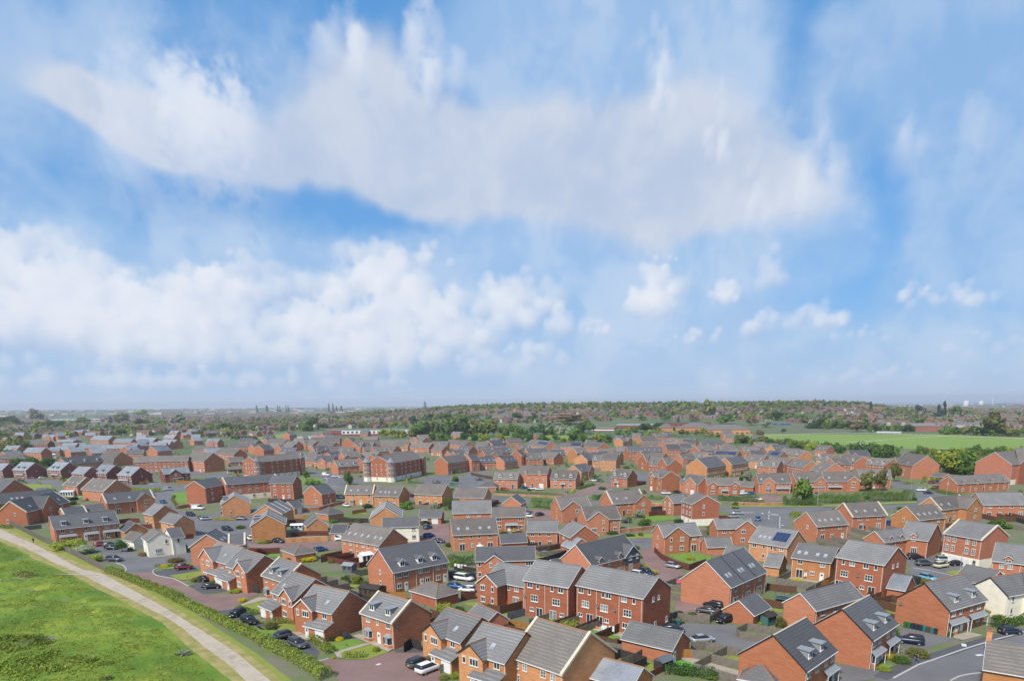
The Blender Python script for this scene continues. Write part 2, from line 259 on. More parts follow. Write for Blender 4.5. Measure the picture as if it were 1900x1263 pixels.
def dmesh(kind):
    if kind in WCACHE: return WCACHE[kind]
    b = MB()
    if kind.startswith('door'):
        b.box(-.5, -.06, 0, .5, 0, 2.1, 1); b.box(-.42, -.075, .02, .42, -.061, 2.02, 0); b.box(-.2, -.085, 1.3, .2, -.076, 1.75, 2); b.box(.3, -.12, .95, .36, -.076, 1.05, 2)
        me = b.mesh(kind, [DOORM[kind[5:]], WHITE, GLASS])
    elif kind == 'garage':
        b.box(-1.2, -.05, 0, 1.2, 0, 2.15, 0)
        for i in range(6): b.box(-1.14, -.075, .05 + i * .345, 1.14, -.051, .05 + i * .345 + .31, 0)
        me = b.mesh(kind, [WHITE])
    elif kind == 'bay_base':
        b.slab([(-1.05, 0, .7), (-.7, -.62, .7), (.7, -.62, .7), (1.05, 0, .7)], .7); me = b
    elif kind == 'bay_window':
        for (xa, ya), (xb, yb), n in (((-1.03, 0), (-.69, -.6), 1), ((-.69, -.6), (.69, -.6), 3), ((.69, -.6), (1.03, 0), 1)):
            for zz, zh in ((.70, .80), (1.98, 2.12)): b.slab([(xa, ya, zh), (xb, yb, zh), (xb, yb + .08, zh), (xa, ya + .08, zh)], zh - zz, 0)
            for i in range(n + 1):
                x, y = xa + (xb - xa) * i / n, ya + (yb - ya) * i / n; b.box(x - .05, y - .045, .8, x + .05, y + .045, 1.98, 0)
            b.quad([(xa, ya + .03, .8), (xb, yb + .03, .8), (xb, yb + .03, 1.98), (xa, ya + .03, 1.98)], 1)
        me = b.mesh(kind, [WHITE, GLASS])
    elif kind == 'bay_roof':
        b.quad([(-1.2, 0, 2.125), (-.8, -.75, 2.125), (.8, -.75, 2.125), (1.2, 0, 2.125)], 0)
        b.quad([(-1.2, 0, 2.125), (-.8, -.75, 2.125), (-.5, 0, 2.6)]); b.quad([(.8, -.75, 2.125), (1.2, 0, 2.125), (.5, 0, 2.6)]); b.quad([(-.8, -.75, 2.125), (.8, -.75, 2.125), (.5, 0, 2.6), (-.5, 0, 2.6)])
        me = b.mesh(kind, [LEAD])
    elif kind == 'skylight':
        b.box(-.4, -.55, 0, .4, -.45, .09); b.box(-.4, .45, 0, .4, .55, .09); b.box(-.4, -.45, 0, -.32, .45, .09); b.box(.32, -.45, 0, .4, .45, .09); me = b.mesh(kind, [FRAMEM])
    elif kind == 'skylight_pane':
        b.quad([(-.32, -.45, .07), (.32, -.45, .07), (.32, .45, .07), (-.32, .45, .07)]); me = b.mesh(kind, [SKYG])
    elif kind == 'solar':
        b.box(-.49, -.8, .04, .49, .8, .09, 0); b.box(-.5, -.81, .03, .5, .81, .08, 1); me = b.mesh(kind, [SOLAR, FRAMEM])
    elif kind == 'dish':
        n = 10; c = (0, -.28, 0)
        ring = [(.33 * math.cos(2 * math.pi * i / n), -.38 - .1 * math.sin(2 * math.pi * i / n), .33 * math.sin(2 * math.pi * i / n)) for i in range(n)]
        for i in range(n): b.quad([ring[i], ring[(i + 1) % n], c])
        b.tube([(0, 0, -.1), (0, -.28, 0)], .025, 5); b.tube([(0, -.3, -.25), (0, -.62, .02)], .02, 5); me = b.mesh(kind, [LEAD])
    elif kind == 'alarm':
        b.box(-.13, -.09, 0, .13, 0, .3); me = b.mesh(kind, [mat('alarm_box_yellow', (.75, .35, .05), rough=.5)])
    WCACHE[kind] = me; return me
BASEC = {}
def bay_base(br):
    if br not in BASEC: BASEC[br] = dmesh('bay_base').mesh('bay_base_' + br, [BRICK[br]])
    return BASEC[br]
# ---------------------------------------------------------------- houses
REPORT = []; FOOT = []
def parse(f):
    d = {}
    for t in f.split(';'):
        t = t.strip()
        if not t: continue
        k, _, v = t.partition('='); d.setdefault(k, []).append(v)
    return d
def nums(s): return [float(q) for q in s.split(',')]
def frame(pan, B, C, A, z):
    b, c = pg(pan, B, z), pg(pan, C, z); pb, pc = px(pan, B), px(pan, C)
    e = c - b; e.z = 0; L = e.length; th = math.atan2(e.y, e.x); W = A; D = math.hypot(b.x, b.y)
    if D > 300:                             # far off, depth cannot be read from the photo: usual widths, the turn from the widths seen
        k = FPX / D; dC = pc[0] - pb[0]; sC = 1 if dC > 0 else -1; wt = 5.5 if z < 3 else (12 if z > 9 else 9.8)
        if isinstance(A, float) and A < 0: sp_ = -A; W = wt
        elif isinstance(A, tuple): sp_ = min(.88, abs(px(pan, A)[0] - pb[0]) / (k * wt)); W = max(wt, abs(px(pan, A)[0] - pb[0]) / (k * .93)); W = min(W, wt * 1.5)
        else: sp_ = .25
        ph = math.asin(sp_); f_ = Vector((b.x / D, b.y / D, 0)); r_ = Vector((f_.y, -f_.x, 0))
        ex = r_ * (sC * math.cos(ph)) + f_ * math.sin(ph); ny = r_ * (-sC * math.sin(ph)) + f_ * math.cos(ph)
        return b, ex, ny, max(5., abs(dC) / (k * max(.4, math.cos(ph)))), W, 0.
    if isinstance(A, tuple):
        a = pg(pan, A, z); w = a - b; w.z = 0; W = w.length; pa = px(pan, A)
        side = 1 if e.x * w.y - e.y * w.x > 0 else -1; th2 = math.atan2(w.y, w.x) - side * math.pi / 2
        d = (th2 - th + math.pi) % (2 * math.pi) - math.pi; l1, l2 = math.dist(pb, pc), math.dist(pb, pa); th += d * l2 / (l1 + l2); sk = math.degrees(d)
        W = min(max(W, 4.6), 6.8) if z < 3 else min(max(W, 6.5), 10.2 if D > 170 else 12.5)
    else:
        side = 1 if e.x * b.y - e.y * b.x > 0 else -1; sk = 0.
    ex = Vector((math.cos(th), math.sin(th), 0)); ny = Vector((-ex.y, ex.x, 0)) * side
    return b, ex, ny, L, W, sk
def house(pan, B, C, A, z, br='r', f='', label=None, cat='house', group=None, name='house', rf='g', pitch=.72, Lr=None, Wr=None):
    d = parse(f); b, ex, ny, L, W, sk = frame(pan, B, C, A, z)
    REPORT.append((pan, B, round(L, 1), round(W, 1), round(sk), z))
    if Lr: L = min(max(L, Lr[0]), Lr[1])
    if Wr: W = min(max(W, Wr[0]), Wr[1])
    ctr = b + ex * (L / 2) + ny * (W / 2); ctr.z = 0; ax = Vector((ny.y, -ny.x, 0)); sg = 1 if ax.dot(ex) > 0 else -1
    root = ob(name, None, loc=ctr, rot=math.atan2(ax.y, ax.x), label=label, category=cat, group=group)
    X = lambda u: sg * (u - .5) * L; pr = max([nums(w_)[2] for w_ in d.get('W', []) + d.get('L', [])] + [0]); FOOT.append((ctr, ax, L, W, pr, z, 'far' in d, 'p.' in f or 'p0' in f or 'T.' in f, root))
    s = pitch; hip = 'hip' in d; oe = .32; ov = .16; t = .13; hw = W / 2; hl = L / 2; rise = hw * s; far = 'far' in d
    trim = BLACKT if 'kt' in d else WHITE; rm = ROOF[rf]; zt = z + t + .004
    # walls
    w = MB()
    if hip: w.box(-hl, -hw, 0, hl, hw, z - .02)
    else:
        for sx in (-1, 1): w.quad([(sx * hl, -hw * sx, 0), (sx * hl, hw * sx, 0), (sx * hl, hw * sx, z), (sx * hl, 0, z + rise), (sx * hl, -hw * sx, z)])
        w.quad([(-hl, -hw, 0), (hl, -hw, 0), (hl, -hw, z), (-hl, -hw, z)]); w.quad([(hl, hw, 0), (-hl, hw, 0), (-hl, hw, z), (hl, hw, z)])
    ob('wall', w.mesh('wall', [BRICK[br]]), root)
    if 'base' in d:
        h = float(d['base'][0]); q = MB(); q.box(-hl - .03, -hw - .03, 0, hl + .03, hw + .03, h); ob('render_base', q.mesh('render_base', [BRICK['c']]), root)
    if 'clad' in d:
        u0, u1 = nums(d['clad'][0]); q = MB(); q.box(min(X(u0), X(u1)), -hw - .05, z * .52, max(X(u0), X(u1)), -hw + .02, z - .03); ob('cladding', q.mesh('cladding', [BRICK['k']]), root)
    # roof
    q = MB()
    if hip:
        e = .35; rl = max(hl - hw, .02) if hl > hw else .02; rw = hw if hl >= hw else hl; zr = zt + min(hw, hl) * s; ze = zt - e * s * .6; ro = 0 if hl >= hw else hw - hl
        c4 = [(-hl - e, -hw - e, ze), (hl + e, -hw - e, ze), (hl + e, hw + e, ze), (-hl - e, hw + e, ze)]
        r0, r1 = ((-rl, 0, zr), (rl, 0, zr)) if hl >= hw else ((0, -ro, zr), (0, ro, zr))
        if hl >= hw: q.quad([c4[0], c4[1], r1, r0]); q.quad([c4[1], c4[2], r1]); q.quad([c4[2], c4[3], r0, r1]); q.quad([c4[3], c4[0], r0])
        else: q.quad([c4[0], c4[1], r0]); q.quad([c4[1], c4[2], r1, r0]); q.quad([c4[2], c4[3], r1]); q.quad([c4[3], c4[0], r0, r1])
        q.quad([c4[3], c4[2], c4[1], c4[0]])
        ro_ = ob('roof', q.mesh('roof', [rm]), root)
        if not far:
            rr = MB()
            for p_, k_ in ((c4[0], r0), (c4[1], r1 if hl >= hw else r0), (c4[2], r1), (c4[3], r0 if hl >= hw else r1)): rr.tube([Vector(p_) + Vector((0, 0, .03)), Vector(k_) + Vector((0, 0, .03))], .09, 4)
            rr.tube([Vector(r0) + Vector((-.05, 0, .04)), Vector(r1) + Vector((.05, 0, .04))], .1, 4)
            ob('hip_tiles', rr.mesh('hip_tiles', [RIDGE if random.random() < .7 else RIDGEG]), ro_)
            fa = MB(); fa.box(-hl - e - .03, -hw - e - .03, ze - .2, hl + e + .03, -hw - e + .04, ze - .012)
            for sx in (-1, 1): fa.box(sx * (hl + e) - .03, -hw - e + .05, ze - .2, sx * (hl + e) + .03, hw + e, ze - .012)
            ob('fascia', fa.mesh('fascia', [trim]), root)
    else:
        for sy in (-1, 1):
            q.slab([(-sy * -1 * (hl + ov), sy * (hw + oe), zt - oe * s), (sy * -1 * (hl + ov), sy * (hw + oe), zt - oe * s), (sy * -1 * (hl + ov), 0, zt + rise), (-sy * -1 * (hl + ov), 0, zt + rise)], t)
        ro_ = ob('roof', q.mesh('roof', [rm]), root)
        if not far:
            rr = MB(); rr.slab([(-hl - ov, -.14, zt + rise - .03), (hl + ov, -.14, zt + rise - .03), (hl + ov, 0, zt + rise + .09), (-hl - ov, 0, zt + rise + .09)], .06); rr.slab([(hl + ov, .14, zt + rise - .03), (-hl - ov, .14, zt + rise - .03), (-hl - ov, 0, zt + rise + .088), (hl + ov, 0, zt + rise + .088)], .06)
            ob('ridge_tiles', rr.mesh('ridge_tiles', [RIDGE if 'rt' in d else (STONE if 'ry' in d else RIDGEG)]), ro_)
        for sy in (-1, 1):
            fa = MB(); fa.box(-hl - ov, sy * (hw + oe) + min(0, sy * .09) , zt - oe * s - .12, hl + ov, sy * (hw + oe) + max(0, sy * .09), zt - oe * s - .01)
            ob('gutter', fa.mesh('gutter', [WHITE]), root)
        cop = 'cop' in d
        for sx in (-1, 1):
            bb = MB()
            for sy in (-1, 1):
                if cop:
                    xa, xb = sx * (hl - .28), sx * (hl + .22); up = .22; m_ = STONE; tt = .40
                else: xa, xb = sx * (hl + ov + .003), sx * (hl + ov + .04); up = .03; m_ = trim; tt = .2
                pts = [(xa, sy * (hw + oe + .03), zt - (oe + .03) * s + up), (xb, sy * (hw + oe + .03), zt - (oe + .03) * s + up), (xb, 0, zt + rise + up), (xa, 0, zt + rise + up)]
                bb.slab(pts if sx * sy > 0 else pts[::-1], tt)
            ob('coping' if cop else 'bargeboard', bb.mesh('bargeboard', [STONE if cop else trim]), root)
    if not far and 'nodp' not in d:
        zz = zt - oe * s - .1
        for x in [X(.02), X(.98)] + [X(float(q_)) for q_ in ','.join(d.get('P', [])).split(',') if q_]:
            dp = MB(); dp.box(x - .035, -hw - .09, .05, x + .035, -hw - .02, zz); dp.box(x - .035, -hw - oe, zz - .08, x + .035, -hw - .02, zz)
            ob('downpipe', dp.mesh('downpipe', [WHITE]), root)
    # wings (cross gables on the eave side)
    wings = []
    for wi, ws in enumerate(d.get('W', [])):
        u0, u1, p = nums(ws)[:3]; xa, xb = sorted((X(u0), X(u1))); xm = (xa + xb) / 2; wh = (xb - xa) / 2; wr = wh * s; yf = -hw - p; wings.append((min(u0, u1), max(u0, u1), p, xa, xb))
        q = MB(); q.quad([(xa, yf, 0), (xb, yf, 0), (xb, yf, z), (xm, yf, z + wr), (xa, yf, z)])
        q.quad([(xb, yf, 0), (xb, -hw + .1, 0), (xb, -hw + .1, z), (xb, yf, z)]); q.quad([(xa, -hw + .1, 0), (xa, yf, 0), (xa, yf, z), (xa, -hw + .1, z)])
        ob('wing_wall', q.mesh('wing_wall', [BRICK['k' if 'kwing' in d else br]]), root)
        if 'kwing' in d: q = MB(); q.box(xa - .02, yf - .03, 0, xb + .02, -hw, z * .5); ob('wing_brickwork', q.mesh('wing_brickwork', [BRICK[br]]), root)
        q = MB(); yb = min(-hw + wh, 0); o2 = .3; zs = zt + .006
        for sx in (-1, 1):
            pts = [(xm + sx * (wh + o2), yf - .2, zs - o2 * s), (xm + sx * (wh + o2), -(hw + o2), zs - o2 * s), (xm, yb, zs + wr), (xm, yf - .2, zs + wr)]
            q.slab(pts if sx > 0 else pts[::-1], t)
        rw = ob('wing_roof', q.mesh('wing_roof', [rm]), root)
        if not far:
            q = MB(); q.tube([(xm, yf - .2, zs + wr + .03), (xm, yb, zs + wr + .03)], .09, 4); ob('ridge_tiles', q.mesh('ridge_tiles', [RIDGE if 'rt' in d else RIDGEG]), rw)
        q = MB()
        for sx in (-1, 1):
            pts = [(xm + sx * (wh + o2 + .02), yf - .26, zs - (o2 + .02) * s + .05), (xm + sx * (wh + o2 + .02), yf - .203, zs - (o2 + .02) * s + .05), (xm, yf - .203, zs + wr + .05), (xm, yf - .26, zs + wr + .05)]
            q.slab(pts if sx > 0 else pts[::-1], .22)
        ob('bargeboard', q.mesh('bargeboard', [STONE if 'cop' in d else trim]), root)
    # lean-to garages and porches
    leans = []
    for ls in d.get('L', []):
        v = nums(ls); u0, u1, p = v[:3]; xa, xb = sorted((X(u0), X(u1))); y0 = -hw - p; ze_ = 2.35; za_ = 2.35 + p * .36; leans.append((min(u0, u1), max(u0, u1)))
        q = MB(); q.quad([(xa, y0, 0), (xb, y0, 0), (xb, y0, ze_), (xa, y0, ze_)]); q.quad([(xb, y0, 0), (xb, -hw, 0), (xb, -hw, za_), (xb, y0, ze_)]); q.quad([(xa, -hw, 0), (xa, y0, 0), (xa, y0, ze_), (xa, -hw, za_)])
        ob('garage_wall', q.mesh('garage_wall', [BRICK[br]]), root)
        q = MB(); q.slab([(xa - .2, y0 - .3, ze_ + .02), (xb + .2, y0 - .3, ze_ + .02), (xb + .2, -hw + .01, za_ + .2), (xa - .2, -hw + .01, za_ + .2)], .12); ob('garage_roof', q.mesh('garage_roof', [rm]), root)
        q = MB(); q.box(xa - .2, y0 - .36, ze_ - .16, xb + .2, y0 - .305, ze_ + .02); ob('garage_fascia', q.mesh('garage_fascia', [WHITE]), root)
        gx = xa + 1.45 if (len(v) < 4 or v[3] < .5) else xb - 1.45
        if xb - xa > 3.4 or len(v) < 5: ob('garage_door', dmesh('garage'), root, (gx, y0, .03))
        if xb - xa > 3.7:
            dx = xb - .65 if gx < (xa + xb) / 2 else xa + .65; ob('door', dmesh('door_white'), root, (dx, y0, .03))
    for cs in d.get('C', []):
        u0, u1 = nums(cs)[:2]; xa, xb = sorted((X(u0), X(u1))); q = MB(); y0 = -hw - .95
        q.slab([(xa - .1, y0, 2.42), (xb + .1, y0, 2.42), (xb - .25, -hw + .01, 3.0), (xa + .25, -hw + .01, 3.0)], .1); q.box(xa - .1, y0 - .04, 2.26, xb + .1, y0 - .003, 2.41, 1)
        for x in (xa + .05, xb - .05): q.box(x - .05, y0 + .05, 0, x + .05, y0 + .15, 2.3, 1)
        ob('canopy', q.mesh('canopy', [LEAD, WHITE]), root)
    # openings
    st_ = 'plain' not in d
    def put(face, key, u, fl, width):
        if key == 'x': return
        pos_x = None
        if face == 'E': pos = (X(u), -hw, 0); rz = 0.
        elif face == 'G': sx = -1 if sg > 0 else 1; pos = (sx * hl, -hw + u * W, 0); rz = sx * math.pi / 2
        else:
            wi = int(face[1]); u0, u1, p, xa, xb = wings[wi]; pos = (xa + (xb - xa) * (u if sg > 0 else 1 - u), -hw - p, 0); rz = 0.
        zf = .1 + fl * 2.55
        if 'base' in d and fl == 0 and face != 'X': pos = (pos[0] + (-.035 * math.copysign(1, -pos[0]) if face == 'G' else 0), pos[1] - (.035 if face == 'E' else 0), 0)
        if key in WT:
            sl_ = WT[key][2]; bl = random.random() < .28; fm, pm = wmesh(key, st_ and not far, bl)
            o = ob('window', fm, root, (pos[0], pos[1], zf + sl_), rz)
            ob('pane', pm, o)
        elif key == 'b':
            o = ob('bay_base', bay_base(br), root, (pos[0], pos[1], 0), rz); ob('bay_window', dmesh('bay_window'), root, (pos[0], pos[1], 0), rz); ob('bay_roof', dmesh('bay_roof'), root, (pos[0], pos[1], 0), rz)
        elif key == 'g': ob('garage_door', dmesh('garage'), root, (pos[0], pos[1], .03), rz)
        elif key == 'e': ob('satellite_dish', dmesh('dish'), root, (pos[0], pos[1], zf + 1.6), rz)
        elif key == 'a': ob('alarm_box', dmesh('alarm'), root, (pos[0], pos[1], zf + 2.0), rz)
        elif key in 'onmky': ob('door', dmesh('door_' + dict(o='white', n='green', m='blue', k='black', y='grey')[key]), root, (pos[0], pos[1], zf), rz)
    def rows(face, txt, width):
        for r in txt.split('|'):
            fl, _, its = r.partition(':')
            for it in its.split():
                k, u = it[0], float(it[1:])
                if face == 'E' and k not in 'ea' and any(a - .02 < u < b_ + .02 for a, b_, *_ in wings): continue
                if face == 'E' and int(fl) == 0 and any(a - .02 < u < b_ + .02 for a, b_ in leans): continue
                put(face, k, u, int(fl), width)
    nst = max(1, int(round((z - .1) / 2.5)))
    if 'E' in d:
        for e in d['E']: rows('E', e, L)
    elif 'noE' not in d:
        n = max(1, int(round(L / 5.2))); tx = []
        for fl in range(nst):
            its = []
            for k in range(n):
                a, c_ = ((k + .27) / n, (k + .74) / n) if k % 2 == 0 else ((k + .73) / n, (k + .26) / n)
                if fl == 0: its += ['%s%.3f' % (random.choice('ddtp'), a), '%s%.3f' % (random.choice('dowks'), c_)]
                else: its += ['d%.3f' % a, '%s%.3f' % (random.choice('sd'), c_)]
            tx.append('%d:%s' % (fl, ' '.join(its)))
        rows('E', '|'.join(tx), L)
    for e in d.get('G', []): rows('G', e, W)
    for i in range(len(wings)):
        xt = d.get('X', []); rows('X%d' % i, xt[i] if i < len(xt) else '|'.join('%d:%s.5' % (fl, 'd' if fl else 't') for fl in range(nst)), 0)
    # things on the slope
    ang = math.atan(s)
    if 'bv' in d:                          # raised verge strips between the units
        for u in nums(','.join(d['P'])):
            x = X(u); q = MB()
            for sy in (-1, 1):
                pts = [(x - .09, sy * (hw + oe), zt - oe * s + .12), (x + .09, sy * (hw + oe), zt - oe * s + .12), (x + .09, 0, zt + rise + .12), (x - .09, 0, zt + rise + .12)]; q.slab(pts if sy < 0 else pts[::-1], .16)
            ob('verge_strip', q.mesh('verge_strip', [BLACKT if d['bv'][0] == 'k' else WHITE]), ro_)
    for e in d.get('K', []):
        for u in nums(e):
            fr = u % 1; k = .34
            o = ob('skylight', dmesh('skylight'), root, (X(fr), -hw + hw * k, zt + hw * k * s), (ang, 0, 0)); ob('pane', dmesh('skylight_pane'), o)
    for e in d.get('S', []):
        u0, u1, k0, k1 = nums(e); xa, xb = sorted((X(u0), X(u1))); n = max(1, int((xb - xa) / 1.03)); sl_len = hw / math.cos(ang); m = max(1, int((k1 - k0) * sl_len / 1.66))
        for i in range(n):
            for j in range(m):
                k = k0 + (j + .5) * 1.66 / sl_len; ob('solar_panel', dmesh('solar'), root, (xa + (i + .5) * 1.03, -hw + hw * k, zt + hw * k * s), (ang, 0, 0))
    for key in 'DFV':
        for e in d.get(key, []):
            for u in nums(e): dormer(root, key, X(u), hw, z, s, zt, rm, br)
    if 'ch' in d:
        u = float(d['ch'][0]); q = MB(); x = X(u); q.box(x - .35, -.3, z + rise - .8, x + .35, .3, z + rise + 1.5, 0); q.box(x - .42, -.37, z + rise + 1.5, x + .42, .37, z + rise + 1.62, 1); q.tube([(x, 0, z + rise + 1.62), (x, 0, z + rise + 2.0)], .13, 8, 1)
        ob('chimney', q.mesh('chimney', [BRICK[br], RIDGE]), ro_)
    return root
DC = {}
def dormer(root, key, x, hw, z, s, zt, rm, br):
    k = (key, round(hw, 1), z, rm.name, br)
    if k not in DC:
        w = .72; y0 = -hw + (.75 if key != 'V' else -.02); zb = z + (y0 + hw) * s - .05 if key != 'V' else z - 1.3; h = 1.45 if key != 'V' else 2.3; zt_ = zb + h
        yb = -hw + (zt_ - z) / s; q = MB(); chk = 0
        q.quad([(-w, y0, zb), (w, y0, zb), (w, y0, zt_), (-w, y0, zt_)], 1 if key != 'V' else 2)
        q.quad([(w, y0, zb), (w, yb, zt_), (w, y0, zt_)], 0); q.quad([(-w, yb, zt_), (-w, y0, zb), (-w, y0, zt_)], 0)
        if key != 'F': q.quad([(-w, y0, zt_), (w, y0, zt_), (0, y0, zt_ + w * .75)], 1 if key != 'V' else 2)
        cheek = q.mesh('dormer_cheeks', [LEAD if key != 'D' else WHITE, WHITE, BRICK[br]])
        r = MB()
        if key == 'F':
            r.slab([(-w - .22, y0 - .32, zt_ + .1), (w + .22, y0 - .32, zt_ + .1), (w + .1, yb + .3, zt_ + .16), (-w - .1, yb + .3, zt_ + .16)], .11); roof = r.mesh('dormer_roof', [LEAD])
        else:
            yr = yb + w * .75 / s
            for sx in (-1, 1):
                pts = [(sx * (w + .2), y0 - .2, zt_ - .12 + .08), (sx * (w + .2), yb - .15, zt_ - .12 + .08), (0, yr, zt_ + w * .75 + .08), (0, y0 - .2, zt_ + w * .75 + .08)]; r.slab(pts if sx > 0 else pts[::-1], .09)
            roof = r.mesh('dormer_roof', [rm])
        bz = None
        if key != 'F':
            r = MB()
            for sx in (-1, 1):
                pts = [(sx * (w + .22), y0 - .25, zt_ - .06), (sx * (w + .22), y0 - .203, zt_ - .06), (0, y0 - .203, zt_ + w * .75 + .1), (0, y0 - .25, zt_ + w * .75 + .1)]; r.slab(pts if sx > 0 else pts[::-1], .17)
            bz = r.mesh('dormer_bargeboard', [WHITE])
        DC[k] = (cheek, roof, bz, y0, zb)
    cheek, roof, bz, y0, zb = DC[k]
    o = ob('dormer', cheek, root, (x, 0, 0)); ob('dormer_roof', roof, o)
    if bz: ob('bargeboard', bz, o)
    fm, pm = wmesh('d', False, False); ob('window', fm, o, (0, y0, zb + (.28 if key != 'V' else .75))); ob('pane', pm, o, (0, y0, zb + (.28 if key != 'V' else .75)))
# ---------------------------------------------------------------- terrain
def sm(a, b, x): t = min(1., max(0., (x - a) / (b - a))); return t * t * (3 - 2 * t)
def hgt(x, y):
    d = math.hypot(x, y); a = x / max(y, 1.)
    if d < 1000: return 0.
    m = sm(-.42, -.02, a) * (1 - sm(.40, .60, a) * .8)
    h = 33 * m * sm(1000, 2100, d) * (1 - sm(2500, 4200, d))
    h += 20 * (1 - m) * sm(4500, 8000, d) * (1 - sm(12000, 20000, d)) * (1 - sm(.3, .5, a))
    return h + 3.5 * mnoise.noise((x / 420., y / 420., 0)) * sm(1000, 1600, d) * (1 - sm(6000, 9000, d))
def gt(x, y):                              # photo pixel -> point on the terrain
    d = dirv(x, y); hx = math.hypot(d[0], d[1])
    if d[2] < -1e-4:
        t = CAMH / -d[2]
        if t * hx < 1000: return Vector((d[0] * t, d[1] * t, 0))
    D = 1000.
    while D < 30000:
        t = D / hx; z = CAMH + d[2] * t
        if z <= hgt(d[0] * t, d[1] * t): break
        D *= 1.006
    t = D / hx; return Vector((d[0] * t, d[1] * t, hgt(d[0] * t, d[1] * t)))
def tg(pan, p): return gt(*px(pan, p))
G_BASE = mat('garden_ground', (.15, .145, .085), (.18, .15, .125), .22, .95, 9, big=((.11, .15, .045), .1), bump=.4, bscale=2)
G_FIELD = mat('rough_grass', (.125, .21, .016), (.235, .265, .035), .22, .95, 10, big=((.075, .15, .012), .06), bump=1.0, bscale=1.6)
G_LAWN = mat('mown_lawn', (.17, .215, .03), (.22, .235, .05), .35, .95, 6, bump=.2, bscale=4)
G_LAWN2 = mat('fresh_lawn', (.115, .21, .028), (.15, .23, .04), .4, .95, 6)
G_TURF = mat('artificial_turf', (.10, .30, .035), rough=.9)
G_ASPH = mat('asphalt', (.135, .132, .135), (.11, .108, .112), .25, .9, 7, big=((.155, .15, .15), .08))
G_ASPHD = mat('asphalt_dark', (.095, .094, .10), (.075, .075, .08), .3, .9, 7)
G_PAVE = mat('block_paving_red', (.205, .125, .11), (.17, .105, .095), .3, .9, 7, big=((.23, .15, .135), .09))
G_SLAB = mat('paving_slabs', (.36, .31, .25), (.30, .26, .21), .6, .9, 6)
G_PATH = mat('gravel_path', (.44, .37, .29), (.28, .23, .175), .8, .95, 9, big=((.42, .35, .275), .12))
G_WORN = mat('worn_dry_grass', (.34, .265, .11), (.20, .20, .05), .45, .95, 7)
G_KERB = mat('kerb_concrete', (.40, .385, .36), rough=.9)
G_PITCH = mat('pitch_turf', (.175, .255, .045), (.20, .275, .055), .01, .95, 5, stripes=((.15, .23, .038), .007, 'Y', .3))
G_VERGE = mat('verge_grass', (.17, .22, .04), (.21, .23, .07), .1, .95, 6)
MARK = mat('white_road_paint', (.62, .62, .60), (.5, .5, .5), 2, .8)
G_LAND = mat('far_land', (.10, .14, .05), (.15, .14, .095), .006, .95, 7, big=((.06, .10, .03), .0016))
G_SEA = mat('sea_water', (.10, .16, .22), rough=.15, spec=.5)
# big sheet: fan of rings out to the horizon
def ground():
    ds = [-60, 20, 60, 100, 200, 400, 700, 1000] + [1000 * 1.07 ** k for k in range(1, 53)]; aa = [(-1.25 + 2.5 * i / 72) for i in range(73)]; v = []; f = []
    for d in ds:
        for a in aa:
            if d < 0: v.append((a * 140, -60, 0)); continue
            x, y = d * math.sin(a), d * math.cos(a); v.append((x, y, hgt(x, y)))
    n = len(aa)
    for i in range(len(ds) - 1):
        for j in range(n - 1): f.append((i * n + j, i * n + j + 1, (i + 1) * n + j + 1, (i + 1) * n + j))
    me = bpy.data.meshes.new('ground'); me.from_pydata(v, [], f); me.materials.append(G_BASE); me.materials.append(G_LAND)
    me.polygons.foreach_set('material_index', [0 if max(math.hypot(v[k][0], v[k][1]) for k in q) < 760 else 1 for q in f]); me.polygons.foreach_set('use_smooth', [True] * len(f))
    ob('ground', me, kind='structure')
ground()
POLY = []
def sheet(name, pts, m, z, kind='structure'):
    b = MB(); q = [g(*p) for p in pts]; POLY.append((name, [(p.x, p.y) for p in q])); a = sum(q[i].x * q[(i + 1) % len(q)].y - q[(i + 1) % len(q)].x * q[i].y for i in range(len(q)))
    if a < 0: q.reverse()
    b.quad([(p.x, p.y, z) for p in q]); return ob(name, b.mesh(name, [m]), kind=kind)
def pp(pan, s): return [px(pan, tuple(float(c) for c in t.split(','))) for t in s.split()]
def cr(s): return [(float(t.split(',')[0]) / 2.969, 960 + float(t.split(',')[1]) / 2.969) for t in s.split()]   # first close view of the bottom left
